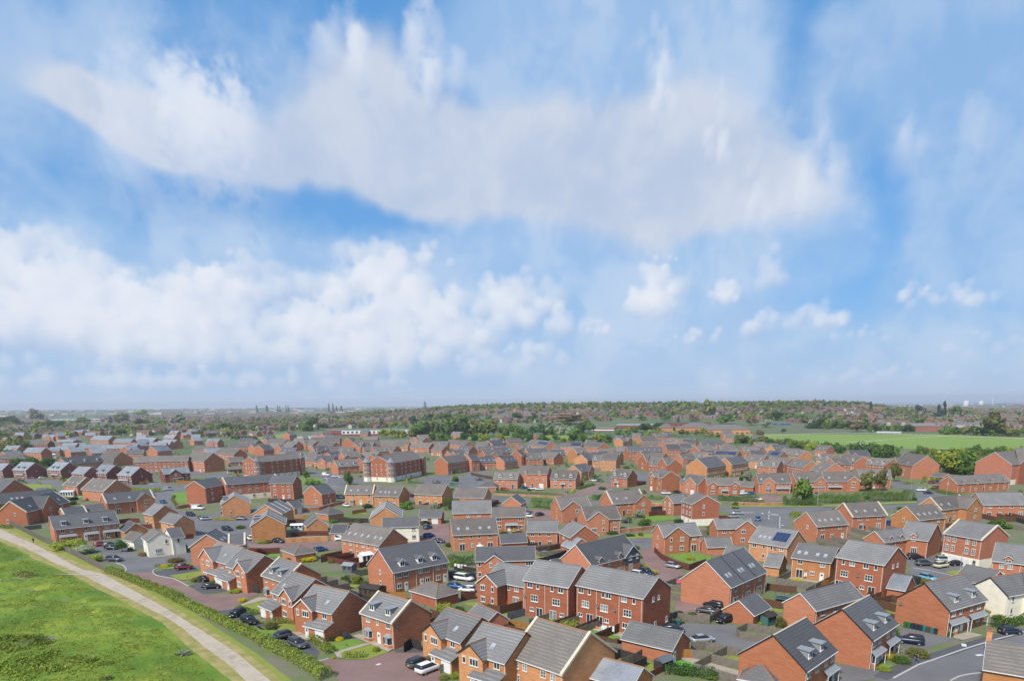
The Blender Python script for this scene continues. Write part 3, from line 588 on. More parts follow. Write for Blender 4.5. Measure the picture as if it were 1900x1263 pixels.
# field with mounds, bottom left
def rough(pts, amp, n=5, seed=1):          # ragged edge: extra points, jittered
    rj = random.Random(seed); o = []
    for a, b in zip(pts, pts[1:] + pts[:1]):
        for k in range(n): t = k / n; w = amp * (.4 + .6 * rj.random()) * rj.choice((-1, 1)); o.append((a[0] + (b[0] - a[0]) * t + w * .6, a[1] + (b[1] - a[1]) * t + w))
    return o
def field():
    v = []; f = []; nx, ny = 260, 260; x0, x1, y0, y1 = -215, -8, 62, 300; e = [g(*p) for p in cr('-200,20 -60,86 0,112 130,163 300,248 460,318 600,390 760,470 920,550 1010,612 1130,715 1250,800 1340,885 1430,975 1600,1140')]
    global FH
    def lim(y):
        for a, b in zip(e, e[1:]):
            if min(a.y, b.y) <= y <= max(a.y, b.y): t = (y - a.y) / (b.y - a.y); return a.x + (b.x - a.x) * t
        return e[-1].x if y < e[-1].y else e[0].x
    def FH(x, y):
        edge = sm(2.2, 12, lim(y) - x); return edge * (2.4 * max(0, mnoise.noise((x / 26, y / 26, 3))) + .8 * mnoise.noise((x / 9, y / 9, 5)) + .34 * mnoise.noise((x / 3.2, y / 3.2, 1)) + .22 * mnoise.noise((x / 1.5, y / 1.5, 8)) + .5) + .03
    for j in range(ny + 1):
        y = y0 + (y1 - y0) * j / ny; xl = lim(y)
        for i in range(nx + 1):
            t = i / nx; x = x0 + (xl - x0) * t; v.append((x, y, FH(x, y)))
    for j in range(ny):
        for i in range(nx): k = j * (nx + 1) + i; f.append((k, k + 1, k + nx + 2, k + nx + 1))
    me = bpy.data.meshes.new('field'); me.from_pydata(v, [], f); me.materials.append(G_FIELD); me.polygons.foreach_set('use_smooth', [True] * len(f)); ob('field', me, kind='structure')
field()
sheet('verge', cr('-60,-10 0,18 230,115 420,215 590,300 740,345 1010,480 1200,610 1420,750 1600,890 1750,1000 1700,1100 1540,1010 1480,900 1300,745 1080,605 900,495 720,395 560,310 450,290 200,158 0,70 -60,45'), G_LAWN, .008)
sheet('worn_grass', rough(cr('-60,20 0,42 200,132 450,256 600,292 740,367 920,470 1100,580 1330,722 1560,900 1700,1020 1560,1030 1400,985 1235,868 1110,770 970,655 890,575 760,505 590,420 450,346 290,278 120,192 0,146 -60,120'), 1.3, 7, 4), G_WORN, .038)
sheet('gravel_path', rough(cr('-60,38 0,62 200,152 450,282 560,305 720,392 900,492 1080,602 1300,742 1480,890 1620,1010 1560,1010 1430,975 1340,885 1250,800 1130,715 1010,612 920,550 760,470 600,390 460,318 300,248 130,163 0,112 -60,86'), .7, 7, 2), G_PATH, .058)
def footpath():
    pts = [g(*p) for p in cr('-40,348 130,345 230,328 300,318 400,314 470,314 560,318')]; b = MB(); rows = []
    for a, c in zip(pts, pts[1:]):
        n = max(2, int((c - a).length / 1.2))
        for k in range(n): rows.append(a + (c - a) * (k / n))
    for k in range(len(rows) - 1):
        a, c = rows[k], rows[k + 1]; q = []
        for p, dy in ((a, -.5), (c, -.5), (c, .5), (a, .5)): q.append((p.x, p.y + dy, FH(p.x, p.y + dy) + .07))
        b.quad(q)
    ob('footpath', b.mesh('footpath', [G_PATH]), kind='structure')
footpath()
# roads
z_as, z_pv, z_lw = .024, .032, .044
for s in ('crop 520,150 640,120 760,205 900,215 1045,185 1060,235 940,262 860,268 838,300 700,304 690,265 640,250 560,245 545,200',
          'crop 760,120 1060,-10 1500,-60 1520,90 1380,150 1380,175 1130,190 1000,185',
          'crop 840,300 1060,262 1110,300 1130,330 960,330 880,318', 'crop 1040,375 1180,330 1260,370 1330,400 1120,420',
          'crop 1180,505 1290,500 1420,590 1480,545 1530,550 1430,610 1480,640 1600,640 1690,650 1760,740 1740,800 1700,770 1560,690 1400,590 1260,550'):
    sheet('driveway', cr(s[5:]), G_ASPH if '760,120' in s or '520,150' in s else G_ASPHD, z_as)
sheet('paved_court', cr('700,304 840,300 870,325 960,335 1040,380 1120,425 1240,425 1410,408 1420,425 1330,465 1300,500 1200,515 1160,505 1080,450 980,395 860,360'), G_PAVE, z_pv)
sheet('paved_court', pp('a1', '1010,1110 1060,1080 1160,1062 1290,1072 1500,1066 1640,1010 1780,985 2010,975 2080,1010 2000,1075 2190,1150 2180,1290 1250,1290 1230,1200 1100,1140'), G_PAVE, z_pv)
sheet('driveway', pp('a1', '1740,975 1850,960 1960,950 2030,985 2000,1000 1780,1000'), G_ASPHD, z_lw)
RO = dict(
 r1='b0 -100,150 0,150 300,140 580,165 600,190 560,230 420,180 180,180 0,215 -100,215',
 r2='b0 1000,205 1400,195 1760,200 1790,250 1600,300 1580,340 1640,420 1760,470 1900,520 2300,620 2310,680 2290,720 2180,740 2050,660 1900,640 1820,560 1740,500 1660,470 1560,380 1350,400 1330,340 1480,260 1200,230',
 r3='b1 960,60 1180,85 1340,120 1520,150 1540,180 1300,190 1290,260 1180,260 960,215 900,190 1110,190 1090,150 1040,110 970,100',
 r4='b1 0,95 330,90 350,120 0,140', r5='b2 -20,170 250,110 480,110 760,135 780,165 700,200 640,230 440,215 300,200 120,200',
 r6='b1 700,290 980,395 1300,350 1330,290 1500,300 1900,320 1900,345 1400,360 1000,440 880,470 720,420',
 r7='b2 -400,300 100,290 500,290 780,300 1200,322 1480,330 1900,360 2300,385 3000,408 3600,412 4000,400 4400,385 4750,365 5200,345 5200,390 4700,410 4300,425 3900,440 3500,450 3000,445 2400,420 1900,390 1400,352 1000,345 780,340 400,330 -400,345',
 r8='b4 620,170 760,165 860,200 900,235 1100,270 1150,310 1000,330 900,380 780,380 880,330 890,270 700,215', r9='b3 1180,440 1640,440 1620,500 1600,640 1500,700 1300,700 1330,600 1280,540 1180,500',
 r10='b3 -60,700 380,680 400,760 360,800 300,800 260,780 -60,770', r11='a4 520,1240 700,1180 900,1100 1100,1030 1300,960 1500,900 1700,840 1950,770 1950,960 1700,1080 1560,1180 1480,1290 520,1290',
 r12='a4 740,760 950,800 1180,850 1260,880 960,980 820,960 760,930', r13='a4 840,190 1000,210 1300,290 1350,310 1000,370 840,330', r17='a4 760,120 980,125 1100,115 1360,165 1480,205 1150,255 860,215', r18='b4 980,860 1420,880 1480,950 1200,990 1000,960', r19='b1 560,40 960,60 970,100 700,90', r20='c0 1200,690 1480,660 1860,690 1900,740 1500,760 1250,740', r21='c2 560,690 780,720 760,770 480,770 520,730', r22='c3 -60,720 250,700 640,740 640,790 -60,800', r23='b3 600,270 900,290 1160,300 1160,330 800,300 560,300',
 r14='a3 460,790 640,720 900,740 1000,740 1130,740 1170,880 1420,910 1200,1000 1150,980 900,900 740,920 600,850',
 r15='a2 370,360 560,330 620,370 610,430 480,440 380,400', r16='a4 200,1110 470,1150 600,1180 500,1250 150,1290')
for k, s in RO.items():
    pan, _, t = s.partition(' '); sheet('road' if k in ('r1', 'r2', 'r3', 'r7', 'r8', 'r9', 'r10', 'r11') else 'car_park', pp(pan, t), G_ASPH, z_as + .0016 * int(k[1:]))
PV = ['a3 250,50 370,40 430,120 560,180 640,260 680,310 600,370 480,360 330,330 290,290 300,200 270,140', 'a3 570,500 820,540 1010,580 960,640 620,670 560,600', 'b2 110,600 300,540 370,600 370,760 150,740',
      'b1 400,740 1250,720 1260,800 900,790 420,780', 'b2 1040,440 1200,420 1350,430 1360,520 1080,520', 'b2 1480,300 1600,240 1800,170 1900,190 1900,230 1700,290 1560,330',
      'b3 1170,310 1540,290 1560,340 1380,360 1200,350', 'b2 -20,700 120,640 130,720 0,750', 'b2 770,250 1450,270 1450,300 1000,290', 'a4 1200,850 1390,810 1520,840 1330,885']
for i, s in enumerate(PV):
    pan, _, t = s.partition(' '); sheet('paved_court', pp(pan, t), G_PAVE if i < 9 else G_SLAB, .056 + .0016 * i)
LW = ['a1 1100,925 1360,870 1500,910 1210,1000 1050,960', 'a1 1250,1010 1540,925 1700,1000 1500,1065 1290,1060', 'a1 510,710 700,680 890,740 970,800 820,845 700,800 560,740', 'a1 400,790 640,790 740,840 600,860',
      'a1 340,540 520,490 600,530 560,640 440,640 360,580', 'a1 1240,375 1450,370 1400,405 1240,415', 'a1 520,85 700,85 700,115 560,115', 'a2 480,540 640,530 800,580 720,605 560,570', 'a2 850,640 1020,610 1060,640 900,675',
      'a2 880,790 1110,850 1070,880 870,820', 'a2 1160,120 1180,80 1380,75 1300,120 1190,135', 'a2 330,350 420,335 540,380 440,400', 'a3 480,100 700,60 900,110 880,160 720,190 600,150', 'a3 90,1150 330,1080 400,1160 250,1225',
      'a3 800,990 1140,1050 1140,1090 900,1060', 'a3 1200,810 1460,850 1480,870 1300,850', 'a3 1430,590 1560,600 1560,640 1440,620', 'a3 1500,760 1680,770 1600,810', 'a4 560,1100 700,1120 600,1170 520,1150', 'a4 1160,255 1450,210 1500,230 1300,300',
      'b0 180,185 480,195 480,235 300,245 200,215', 'b1 890,130 1090,140 1100,185 1000,195 900,190', 'b3 0,660 390,650 390,685 0,700', 'b4 80,720 300,700 370,730 160,735', 'b0 1600,270 1760,255 1760,375 1620,370',
      'a2 1240,720 1700,620 1900,700 1500,830', 'a3 -100,900 220,1000 100,1080 -20,1060', 'crop 890,260 1040,245 1045,275 900,285', 'crop 930,320 1130,290 1140,330 1000,345', 'a2 1500,840 1900,800 1900,960 1650,960', 'b3 200,470 580,490 560,520 340,540', 'b1 1380,440 1500,440 1500,470 1390,470']
for i, s in enumerate(LW):
    pan, _, t = s.partition(' '); sheet('lawn', cr(t) if pan == 'crop' else pp(pan, t), G_LAWN if i % 3 else G_LAWN2, .075 + .0012 * i)
sheet('artificial_lawn', pp('a3', '560,1080 640,1080 1010,1190 960,1215 560,1110'), G_TURF, .13)
sheet('patio', pp('a3', '600,1050 720,1050 1140,1170 1140,1230 1010,1195 640,1078'), G_SLAB, .134)
for s in ('a1 1200,1000 1500,915 1540,925 1260,1010 1290,1055 1230,1050', 'a1 1370,850 1440,830 1760,960 1700,1000', 'a1 500,710 660,670 680,680 520,720', 'a1 740,815 960,810 1000,820 820,850', 'a1 330,560 500,490 600,490 620,515 540,520 350,570', 'a1 810,850 1000,815 1090,850 960,890'):
    pan, _, t = s.partition(' '); sheet('garden_path', pp(pan, t), G_SLAB, .14)
for s in ('b2 780,290 1480,320 1480,330 780,300', 'b3 290,345 480,360 600,385 600,400 300,375', 'b3 1150,385 1900,385 2800,350 2800,368 1900,402 1150,402', 'b4 0,445 140,440 140,460 0,462', 'b0 1600,300 1600,300 1605,301', 'b3 1640,455 1720,450 1700,490 1640,500'):
    pan, _, t = s.partition(' '); sheet('verge', pp(pan, t), G_VERGE, .16)
def strip(name, pan, s, w, h, m, z0=0.):     # raised pavement or kerb along a line, mitred
    pts = [g(*p) for p in (cr(s) if pan == 'crop' else pp(pan, s))]; b = MB(); lr = []
    for k, p in enumerate(pts):
        d = (pts[min(k + 1, len(pts) - 1)] - pts[max(k - 1, 0)]).normalized(); n = Vector((-d.y, d.x, 0)) * (w / 2); lr.append((p - n, p + n))
    zt = h + z0
    for (a, c), (a2, c2) in zip(lr, lr[1:]):
        b.quad([(a.x, a.y, zt), (a2.x, a2.y, zt), (c2.x, c2.y, zt), (c.x, c.y, zt)])
        b.quad([(a2.x, a2.y, zt), (a.x, a.y, zt), (a.x, a.y, z0), (a2.x, a2.y, z0)]); b.quad([(c.x, c.y, zt), (c2.x, c2.y, zt), (c2.x, c2.y, z0), (c.x, c.y, z0)])
    for a, c in (lr[0], lr[-1]): b.quad([(a.x, a.y, z0), (c.x, c.y, z0), (c.x, c.y, zt), (a.x, a.y, zt)])
    return ob(name, b.mesh(name, [m]), kind='structure')
strip('pavement', 'a4', '560,1235 900,1085 1150,1010 1400,930 1650,860 1900,790', 2.2, .115, G_ASPHD)
strip('kerb', 'a4', '690,1238 780,1190 920,1115 1130,1045 1330,975 1640,880 1760,850 1900,810', .35, .13, G_KERB)
strip('kerb', 'a4', '1220,1262 1300,1222 1400,1200 1530,1188', .3, .13, G_KERB)
strip('kerb', 'a1', '1010,1108 1060,1080 1150,1058', .3, .12, G_KERB); strip('kerb', 'crop', '840,300 850,285 900,268', .25, .12, G_KERB); strip('kerb', 'crop', '690,300 697,285 680,262 640,250', .25, .12, G_KERB)
strip('kerb', 'b3', '1170,452 1300,455', .3, .12, G_KERB); strip('pavement', 'b3', '1120,405 1900,402 2400,380', 2.0, .115, G_ASPH); strip('kerb', 'a4', '870,215 1050,245 1300,300', .25, .12, G_KERB)
strip('kerb', 'crop', '840,300 860,318 960,336 1040,378', .22, .12, G_KERB); strip('kerb', 'b2', '1480,318 1560,325 1680,300 1880,235', .3, .12, G_KERB)
for i, (pan, s, w) in enumerate((('a4', '1470,1020 1500,1032', 1.4), ('b3', '1436,440 1434,462', .25), ('b3', '1434,475 1433,490', .25), ('b3', '1433,500 1432,515', .25), ('b3', '1536,490 1533,600', .2), ('b3', '1365,455 1380,465', .5), ('b3', '1450,472 1520,476', 1.2),
         ('b1', '1120,125 1135,150', .25), ('b1', '1180,205 1230,212', .4), ('b1', '1240,130 1275,140', .3), ('b1', '1135,155 1110,185', .25), ('b3', '1550,570 1570,572', 1.0), ('a1', '1600,1108 1622,1116', .8), ('a4', '1320,932 1365,938', 1.6))):
    strip('road_marking', pan, s, w, .004, MARK, .085 if i != 13 else .12)
# playing fields
sheet('playing_field', pp('c4', '-900,345 -300,330 300,350 900,360 1400,385 1900,395 2600,420 2600,480 1900,490 1600,495 1000,490 200,480 -400,440'), G_PITCH, .06)
sheet('playing_field', pp('c3', '1150,370 1340,305 1560,330 1900,310 2300,315 2700,330 3400,370 3800,385 3800,397 3000,372 1900,355 1450,380 1380,395'), G_VERGE, .09)
sheet('playing_field', pp('c2', '540,365 860,355 1300,355 1790,375 1810,400 1300,400 850,405 520,400'), G_PITCH, .07)
sheet('playing_field', pp('c4', '1130,258 2100,260 2100,275 1130,275'), G_PITCH, .08)
sheet('playing_field', pp('c1', '270,400 700,350 1130,325 1140,345 760,385 480,400'), G_VERGE, .06)
sheet('building_site', pp('c1', '780,385 1140,350 1180,370 960,400 800,400'), mat('concrete_yard', (.40, .38, .36), rough=.9), .07)
sheet('building_site', pp('c1', '480,410 570,395 580,440 490,465'), G_SLAB, .07)
_b = MB(); _b.quad([(d * math.sin(a), d * math.cos(a), 2.0) for d, a in ((11000, .30), (10000, .45), (10500, .60), (11000, .85), (40000, .85), (40000, .6), (40000, .45), (40000, .30))]); ob('sea', _b.mesh('sea', [G_SEA]), kind='structure')
# ---------------------------------------------------------------- the houses of the estate (eave corners read off the photo: B nearest corner, C along the eave, A along the gable)
R2 = (6, 14); RG = 'attached garage'
# row facing the gravel path
house('a1', (205,175), (-15,112), 9.0, 5, 'q', 'rt;W=.42,1,1.0;L=0,.62,2.2,1;K=.3;E=1:d.2;X=1:t.35 s.72|0:t.35', 'red brick gabled house with lean-to garage behind two parked black cars', name='house')
house('a1', (395,255), (205,195), 9.0, 5, 'q', 'rt;W=0,.55,.5;L=.5,1.12,2.2,0;K=.8;X=1:s.25 t.68|0:t.66', 'red brick gabled house with lean-to garage next to a black side gate', pitch=.72)
house('a1', (735,345), (492,288), (1090,280), 5, 'q', 'cop;rt;F=.32,.72;E=1:d.82 s.5|0:b.82 o.52;nodp', 'coped brick house with flat dormers and one bay, between two garage fronted houses', rf='g')
house('a1', (830,515), (600,440), (1240,430), 5, 'q', 'rt;W=0,.55,.5;L=.52,1.12,2.4,0;K=.78;X=1:s.2 t.66|0:t.66', 'red brick gabled house with projecting lean-to garage beside the tall hedge and black saloon cars')
house('a1', (1180,635), (903,553), (1480,525), 5, 'q', 'rt;W=.46,1,1.0;L=-.02,.56,2.2,1;K=.3;E=1:d.22;X=1:t.35 s.78|0:t.3;G=0:e.06', 'red brick gabled house with lean-to garage and orange side fence beside a clipped blue shrub')
house('a1', (1745,722), (1412,638), (2110,630), 5, 'q', 'cop;rt;F=.25,.75;E=1:d.78 s.48 d.15 a.55|0:b.78 o.46 b.16;G=1:e.08', 'double fronted red brick house with two bays, two flat dormers and pale stone copings')
house('a2', (482,905), (128,800), (875,800), 5, 'o', 'rt;kt;W=.44,1,1.1;L=0,.6,2.2,1;K=.35;E=1:d.25;X=1:t.35 s.8|0:t.3', 'buff orange brick gabled house with lean-to garage behind the white crossover car')
house('a2', (890,1095), (500,980), 9.4, 5, 'o', 'rt;kt;W=.42,1,1.1;L=0,.62,2.2,1;K=.45;E=1:d.2;X=1:t.35 s.76|0:t.3', 'buff orange brick gabled house between its twin and the large coped house')
house('a2', (1420,1195), (888,1042), (1955,1005), 5, 'o', 'cop;rt;E=1:v.86 v.70 v.35 v.17|0:v.85 v.35', 'large buff orange house with long weathered tile roof and pale coped gables', rf='t', pitch=.74)
house('a2', (2060,1330), (1690,1225), 6, 2.6, 'o', 'rt;noE;nodp', 'low orange brick garage with ribbed blue grey roof at the garden corner', 'garage', rf='l', name='garage', Lr=(6,8))
house('a2', (715,722), (480,655), (915,700), 2.5, 'r', 'noE;rt;nodp', 'red brick garage with grey pitched roof behind the buff orange houses', 'garage', name='garage')
house('a2', (250,490), (-25,432), (475,445), 2.4, 'r', 'hip;noE', 'brick double garage with hipped roof behind the double fronted house', 'garage', name='garage', rf='b', pitch=.6)
house('a1', (1745,255), (2275,160), (1470,190), 5.1, 'q', 'D=.2,.52,.78;E=1:d.1 d.22 d.48 d.6 d.8 d.93|0:d.1 o.22 o.5 d.6 d.8 o.93;P=.4,.71;G=1:r.5|0:r.5', 'terrace of three red brick houses with little gabled dormers and white doors', rf='d', pitch=.8)
house('a2', (615,150), (1165,138), 7.2, 5, 'q', 'W=.16,.46,1.4;E=1:s.06 d.55 t.9|0:s.06 d.55 t.9;X=1:s.3|0:s.3', 'red brick house with a centre gable beyond the white pickup truck', rf='d')
house('a2', (1065,388), (715,322), 8.5, 5, 'r', 'W=.46,1,3.2;E=1:d.2 s.4|0:p.22;X=1:s.22 d.7|0:s.24 d.7', 'L shaped red brick house joined to the long three storey terrace')
house('a2', (1475,392), (1062,322), 9.0, 7.6, 'r', 'plain;P=.52;E=2:d.86 s.68 s.36 d.17|1:q.76 q.27 e.98|0:w.82 p.65 p.34 w.14', 'three storey red brick pair with French doors next to the L shaped house')
house('a2', (2170,495), (1520,378), (2475,405), 7.6, 'r', 'plain;P=.34,.68;E=2:d.92 s.79 s.58 d.5 d.27 s.13|1:q.85 q.56 q.22 e.66 e.4|0:w.93 p.78 p.63 w.52 d.25 y.1;G=2:r.35 r.55|0:s.45 s.88', 'long three storey red brick terrace backing onto fenced gardens with washing lines', pitch=.6)
house('a2', (1690,190), (2165,88), (1375,135), 4.6, 'q', 'W=.66,1,.3;kwing;V=.18,.58;E=1:s.35|0:d.12 o.3 o.45 t.58;X=1:d.35 s.8|0:j.4', 'red brick terrace with a slate clad end gable by the paved court', rf='d', pitch=.8)
house('a2', (1375,240), (1490,230), (1215,205), 2.4, 'q', 'noE;nodp', 'small red brick garage behind the terrace with slate clad gable', 'garage', rf='d', name='garage', Lr=(5,7))
house('a3', (1075,392), (1435,250), (615,315), 5.1, 'q', 'bv=k;K=.12,.2,.45,.53,.76,.84;P=.34,.67;E=1:d.14 d.48 d.82|0:T.16 T.5 T.82', 'red brick terrace of three with paired roof windows and black verge strips', rf='d', pitch=.8)
house('a3', (1290,652), (1465,582), (1005,597), 2.4, 'q', 'nodp;noE', 'red brick garage with grey roof beside the black off-road car', 'garage', rf='d', name='garage')
house('a3', (540,975), (55,872), (735,890), 2.6, 'q', 'nodp;noE;G=0:o.12', 'long red brick garage block with a white side door', 'garage', name='garage', rf='g')
house('a3', (1865,607), (2340,490), (1560,535), 5, 'q', 'E=1:d.16 d.42 d.66 d.9|0:d.3 d.7', 'plain red brick house with four upper windows backing onto a shed garden', rf='g')
house('a3', (1775,1165), (2135,995), (1140,1020), 5.1, 'q', 'kt;ry;F=.28,.66;E=1:d.12 d.38 d.68 d.9|0:d.12 b.85;C=.6,1', 'red brick pair with pale flat dormers and a yellowish ridge above the bowling green lawn', rf='d', pitch=.8)
house('a4', (490,880), (770,738), (-90,760), 5.1, 'q', 'kt;ry;F=.26,.72;E=1:d.14 d.32 d.66 d.88|0:b.18 o.5 b.86;C=0,.42;C=.58,1', 'red brick pair with pale flat dormers between its twin and the wheelie bins', rf='d', pitch=.8)
house('a4', (1205,605), (1610,520), (705,495), 5.1, 'q', 'kt;rt;F=.28,.74;E=1:d.14 s.33 s.62 d.82|0:b.17 o.4 m.6 d.84;C=0,.46;C=.54,1;G=1:e.9', 'red brick pair with flat dormers and a row of wheelie bins along its gable', rf='g', pitch=.8)
house('a3', (1490,1292), (1215,1245), 4.5, 2.6, 'q', 'noE;nodp;hip', 'small hipped grey porch roof against the red brick gable', 'garage', name='garage', Lr=(5,7))
house('b3', (1605,772), (1225,727), (1850,735), 5, 'o', 'S=.04,.46,.22,.96;K=.55,.8,.68;P=.5;E=1:d.14 s.4 s.6 d.85 e.3|0:s.4 s.6', 'buff orange house with blue solar panels on its grey roof')
house('b3', (1530,957), (1390,942), (1650,890), 2.5, 'o', 'noE;nodp', 'buff orange brick garage behind the solar panelled house', 'garage', name='garage')
house('a3', (2010,165), (1650,115), 8.0, 5, 'o', 'K=.2,.4,.7,.88;E=1:d.2 d.78|0:o.2 w.45 p.78', 'buff orange house with washing hung out by its white back door')
house('a4', (605,187), (150,115), (860,130), 7.6, 'r', 'plain;E=2:s.84 d.65 d.36 s.16|1:q.8 q.28 e.5|0:p.9 w.69 w.4 p.2;G=2:r.4 r.6', 'three storey red brick pair with French doors facing the brick garage', pitch=.6)
house('a4', (795,422), (625,400), (950,370), 2.4, 'q', 'noE;nodp', 'brick garage with blue grey roof between the three storey pair and the bin row pair', 'garage', name='garage', rf='l')
house('a4', (1750,472), (2110,350), (1478,380), 5, 'c', 'kt;W=.28,.8,1.0;rt;E=1:s.1|0:s.1;X=1:s.3 d.7|0:d.3 d.7', 'cream rendered house with brown brick plinth and grey cross gable roof', rf='g')
house('a4', (1560,372), (1335,322), 7, 4.2, 'q', 'noE;nodp', 'low building with plain dark slate roof behind the cream rendered house', rf='g', Lr=(7,11))
house('a4', (2010,1228), (1530,1148), 9, 5, 'o', 'ch=.98;noE;nodp', 'orange brick house with brown tiled roof and a square chimney by the road bend', rf='t', pitch=.66)
house('b4', (1515,705), (1125,648), (1895,680), 7.7, 'r', 'cop;base=2.5;E=2:v.86 v.7 v.36 v.18|1:v.88 v.72 v.36 v.18|0:y.94 g.68 g.36 y.12', 'three storey brick town houses on a cream ground floor with white garage doors', pitch=.62, rf='g')
house('b4', (605,725), (850,688), (435,690), 4.6, 'q', 'V=.22,.6;P=.4;E=1:x.1|0:g.16 g.55 o.9', 'low red brick house with half dormers over two white garage doors', rf='g', pitch=.75)
house('b4', (1012,712), (855,690), (1125,650), 4.9, 'q', 'V=.5;E=0:j.45', 'red brick corner house with a single gabled half dormer over a tall window', rf='g', pitch=.78, Lr=(7.5,9), Wr=(8,11))
house('b4', (2150,955), (1605,895), 9, 5, 'q', 'V=.72;P=.5;E=1:v.82 v.67|0:d.8 d.6', 'red brick pair with a gabled half dormer facing the street lamp', rf='g', pitch=.8)
house('b4', (1525,380), (1910,370), (1370,330), 5, 'q', 'E=1:d.16 d.4 d.64 d.88|0:p.15 d.4 k.62 p.86', 'red brick pair with long grey roof behind a dark brown fence', rf='g')
house('b4', (1130,425), (1400,395), (905,395), 5, 'o', 'cop;K=.14,.4,.8;W=.62,1.15,3.0;E=1:d.14 s.45|0:k.35 d.5;X=1:d.6|0:d.6', 'buff orange house with pale stone copings and a projecting coped wing', rf='b', pitch=.8)
house('b4', (925,520), (1185,495), (665,480), 5, 'o', 'K=.15,.36,.56,.8;E=1:d.2 d.75|0:d.2 p.7;G=1:s.55;P=.5', 'buff orange gable fronted house with four small roof windows', rf='b')
house('b4', (305,490), (610,470), (135,440), 5, 'q', 'cop;K=.2,.45,.75;E=1:d.22 s.45 d.78|0:b.3 p.78', 'red brick house with stone copings and a bay next to the blue van', rf='b')
house('b3', (1880,580), (2160,555), (1650,525), 5, 'q', 'K=.2,.38,.58,.8;E=1:d.2 d.75|0:p.2 w.5 o.85;G=1:s.4', 'red brick house with small roof windows beside an orange garden fence', rf='b')
house('b3', (955,602), (1290,592), (892,572), 5, 'q', 'W=.46,1.05,1.5;E=1:d.2 s.38|0:d.2 s.38;X=1:d.35|0:d.35', 'red brick house with a broad cross gable near the speed hump road', rf='g')
house('b3', (458,678), (795,654), (390,632), 5, 'q', 'W=.02,.66,.6;E=1:d.82|0:p.82;X=1:s.25 d.7|0:s.25 d.7;G=1:r.5|0:r.5', 'red brick house with wide front gable above a curved red fence', rf='g')
house('b3', (865,772), (1100,766), (795,735), 2.4, 'q', 'noE;nodp', 'red brick garage beside the lawn with the curved red fence', 'garage', name='garage', rf='g')
house('b3', (1180,848), (1020,832), 5, 2.4, 'q', 'noE;nodp', 'small grey roofed garage wedged behind the roof windowed terrace', 'garage', name='garage', rf='g')
house('b3', (725,376), (590,345), (1085,366), 7.7, 'r', 'base=2.4;E=2:d.2 d.5 d.82|1:d.2 d.5 d.82|0:s.3 s.7;G=2:s.42|1:s.42', 'three storey brick block with wide windowless gable on a cream base', rf='b', pitch=.55)
house('b3', (545,364), (660,350), (475,345), 5, 'q', 'G=1:v.3 v.75|0:v.3 v.75;noE', 'slim red brick gable house attached to the cream based block', rf='g', Lr=(6,9))
house('b3', (-20,370), (270,345), (-100,318), 5, 'q', 'cop;K=.2,.48,.82;W=.62,1.1,2.0;E=1:d.2 s.5|0:k.35 d.5;X=1:d.5|0:d.5', 'red brick house with stone copings and a coped wing beside a dark trampoline', rf='b', pitch=.8)
house('b2', (1405,424), (1680,402), (1350,365), 5, 'q', 'W=.04,.68,.6;E=1:d.85|0:d.85;X=1:d.7;G=1:s.4|0:s.4', 'red brick house with broad gable and high lone window by the paved turning', rf='b')
house('b2', (1640,522), (1955,505), (1565,480), 5, 'q', 'W=.03,.64,.5;E=1:d.85|0:d.85;X=1:s.75|0:t.3 s.75', 'red brick gabled house with a yellow flowering hedge under its window', rf='b')
house('b2', (1090,630), (1370,633), (1055,590), 5, 'q', 'E=1:d.18 s.42 d.72|0:d.18 m.42 d.75', 'red brick house joined to a bent corner house above a paddling pool', rf='g')
house('b2', (1495,682), (1370,634), (1755,665), 5, 'q', 'E=1:d.62|0:p.6', 'red brick corner house with blank gable joined at an angle to its neighbour', rf='g')
house('b2', (1495,782), (1440,748), (1715,757), 2.5, 'q', 'noE;nodp', 'low red brick outhouse roof in front of the bent corner house', 'garage', name='garage', rf='l', Lr=(5,7))
house('b2', (850,735), (1090,722), 5.5, 2.6, 'q', 'noE;nodp', 'red brick garage with dark slate roof between two rear gardens', 'garage', name='garage', rf='d')
house('b2', (400,660), (820,640), (360,580), 5, 'q', 'K=.14,.34,.62,.82;E=1:d.18 s.4 s.58 d.82|0:p.2 s.42 s.58 p.82', 'red brick pair with four square roof windows and a raised patio', rf='b')
house('b2', (400,460), (760,452), (375,420), 5, 'q', 'E=1:d.4 d.68|0:x.5;P=.54', 'red brick house behind the pair with square roof windows', rf='g')
house('b2', (765,495), (1075,490), 7.5, 5, 'q', 'E=1:t.2 d.85|0:d.22 o.5 s.66 d.87;C=.38,.78', 'red brick house with a slate porch canopy and white front door', rf='b')
house('b2', (1030,372), (1115,342), (860,370), 5, 'q', 'E=1:d.5|0:o.5;C=.2,1', 'small red brick gable end house before the main road verge', rf='d', Lr=(6,9))
house('b2', (690,317), (410,310), (765,290), 5, 'o', 'E=1:x.5|0:x.5', 'buff orange house half hidden by a dense dark hedge', rf='b')
house('b2', (300,289), (42,280), (415,260), 5, 'o', 'E=1:d.8 s.55 d.25|0:p.8 d.5 d.22', 'buff orange house with French doors next to the hedge', rf='b')
house('b2', (85,496), (290,496), 6, 2.5, 'q', 'E=0:g.25 g.72;nodp', 'double garage with two white doors at the end of the drive', 'garage', name='garage', rf='d')
house('b2', (85,577), (-250,588), 6.5, 5, 'c', 'E=1:d.15|0:d.15', 'cream rendered house with dark roof beside two blue parked cars', rf='d')
house('b2', (1000,142), (780,137), 8, 5, 'q', 'D=.28,.75;E=1:d.14 s.35 d.6 d.85|0:d.14 d.4 k.2 d.7', 'red brick pair with white arched dormers along the main road', group='brick houses behind the main road verge', rf='b', pitch=.8)
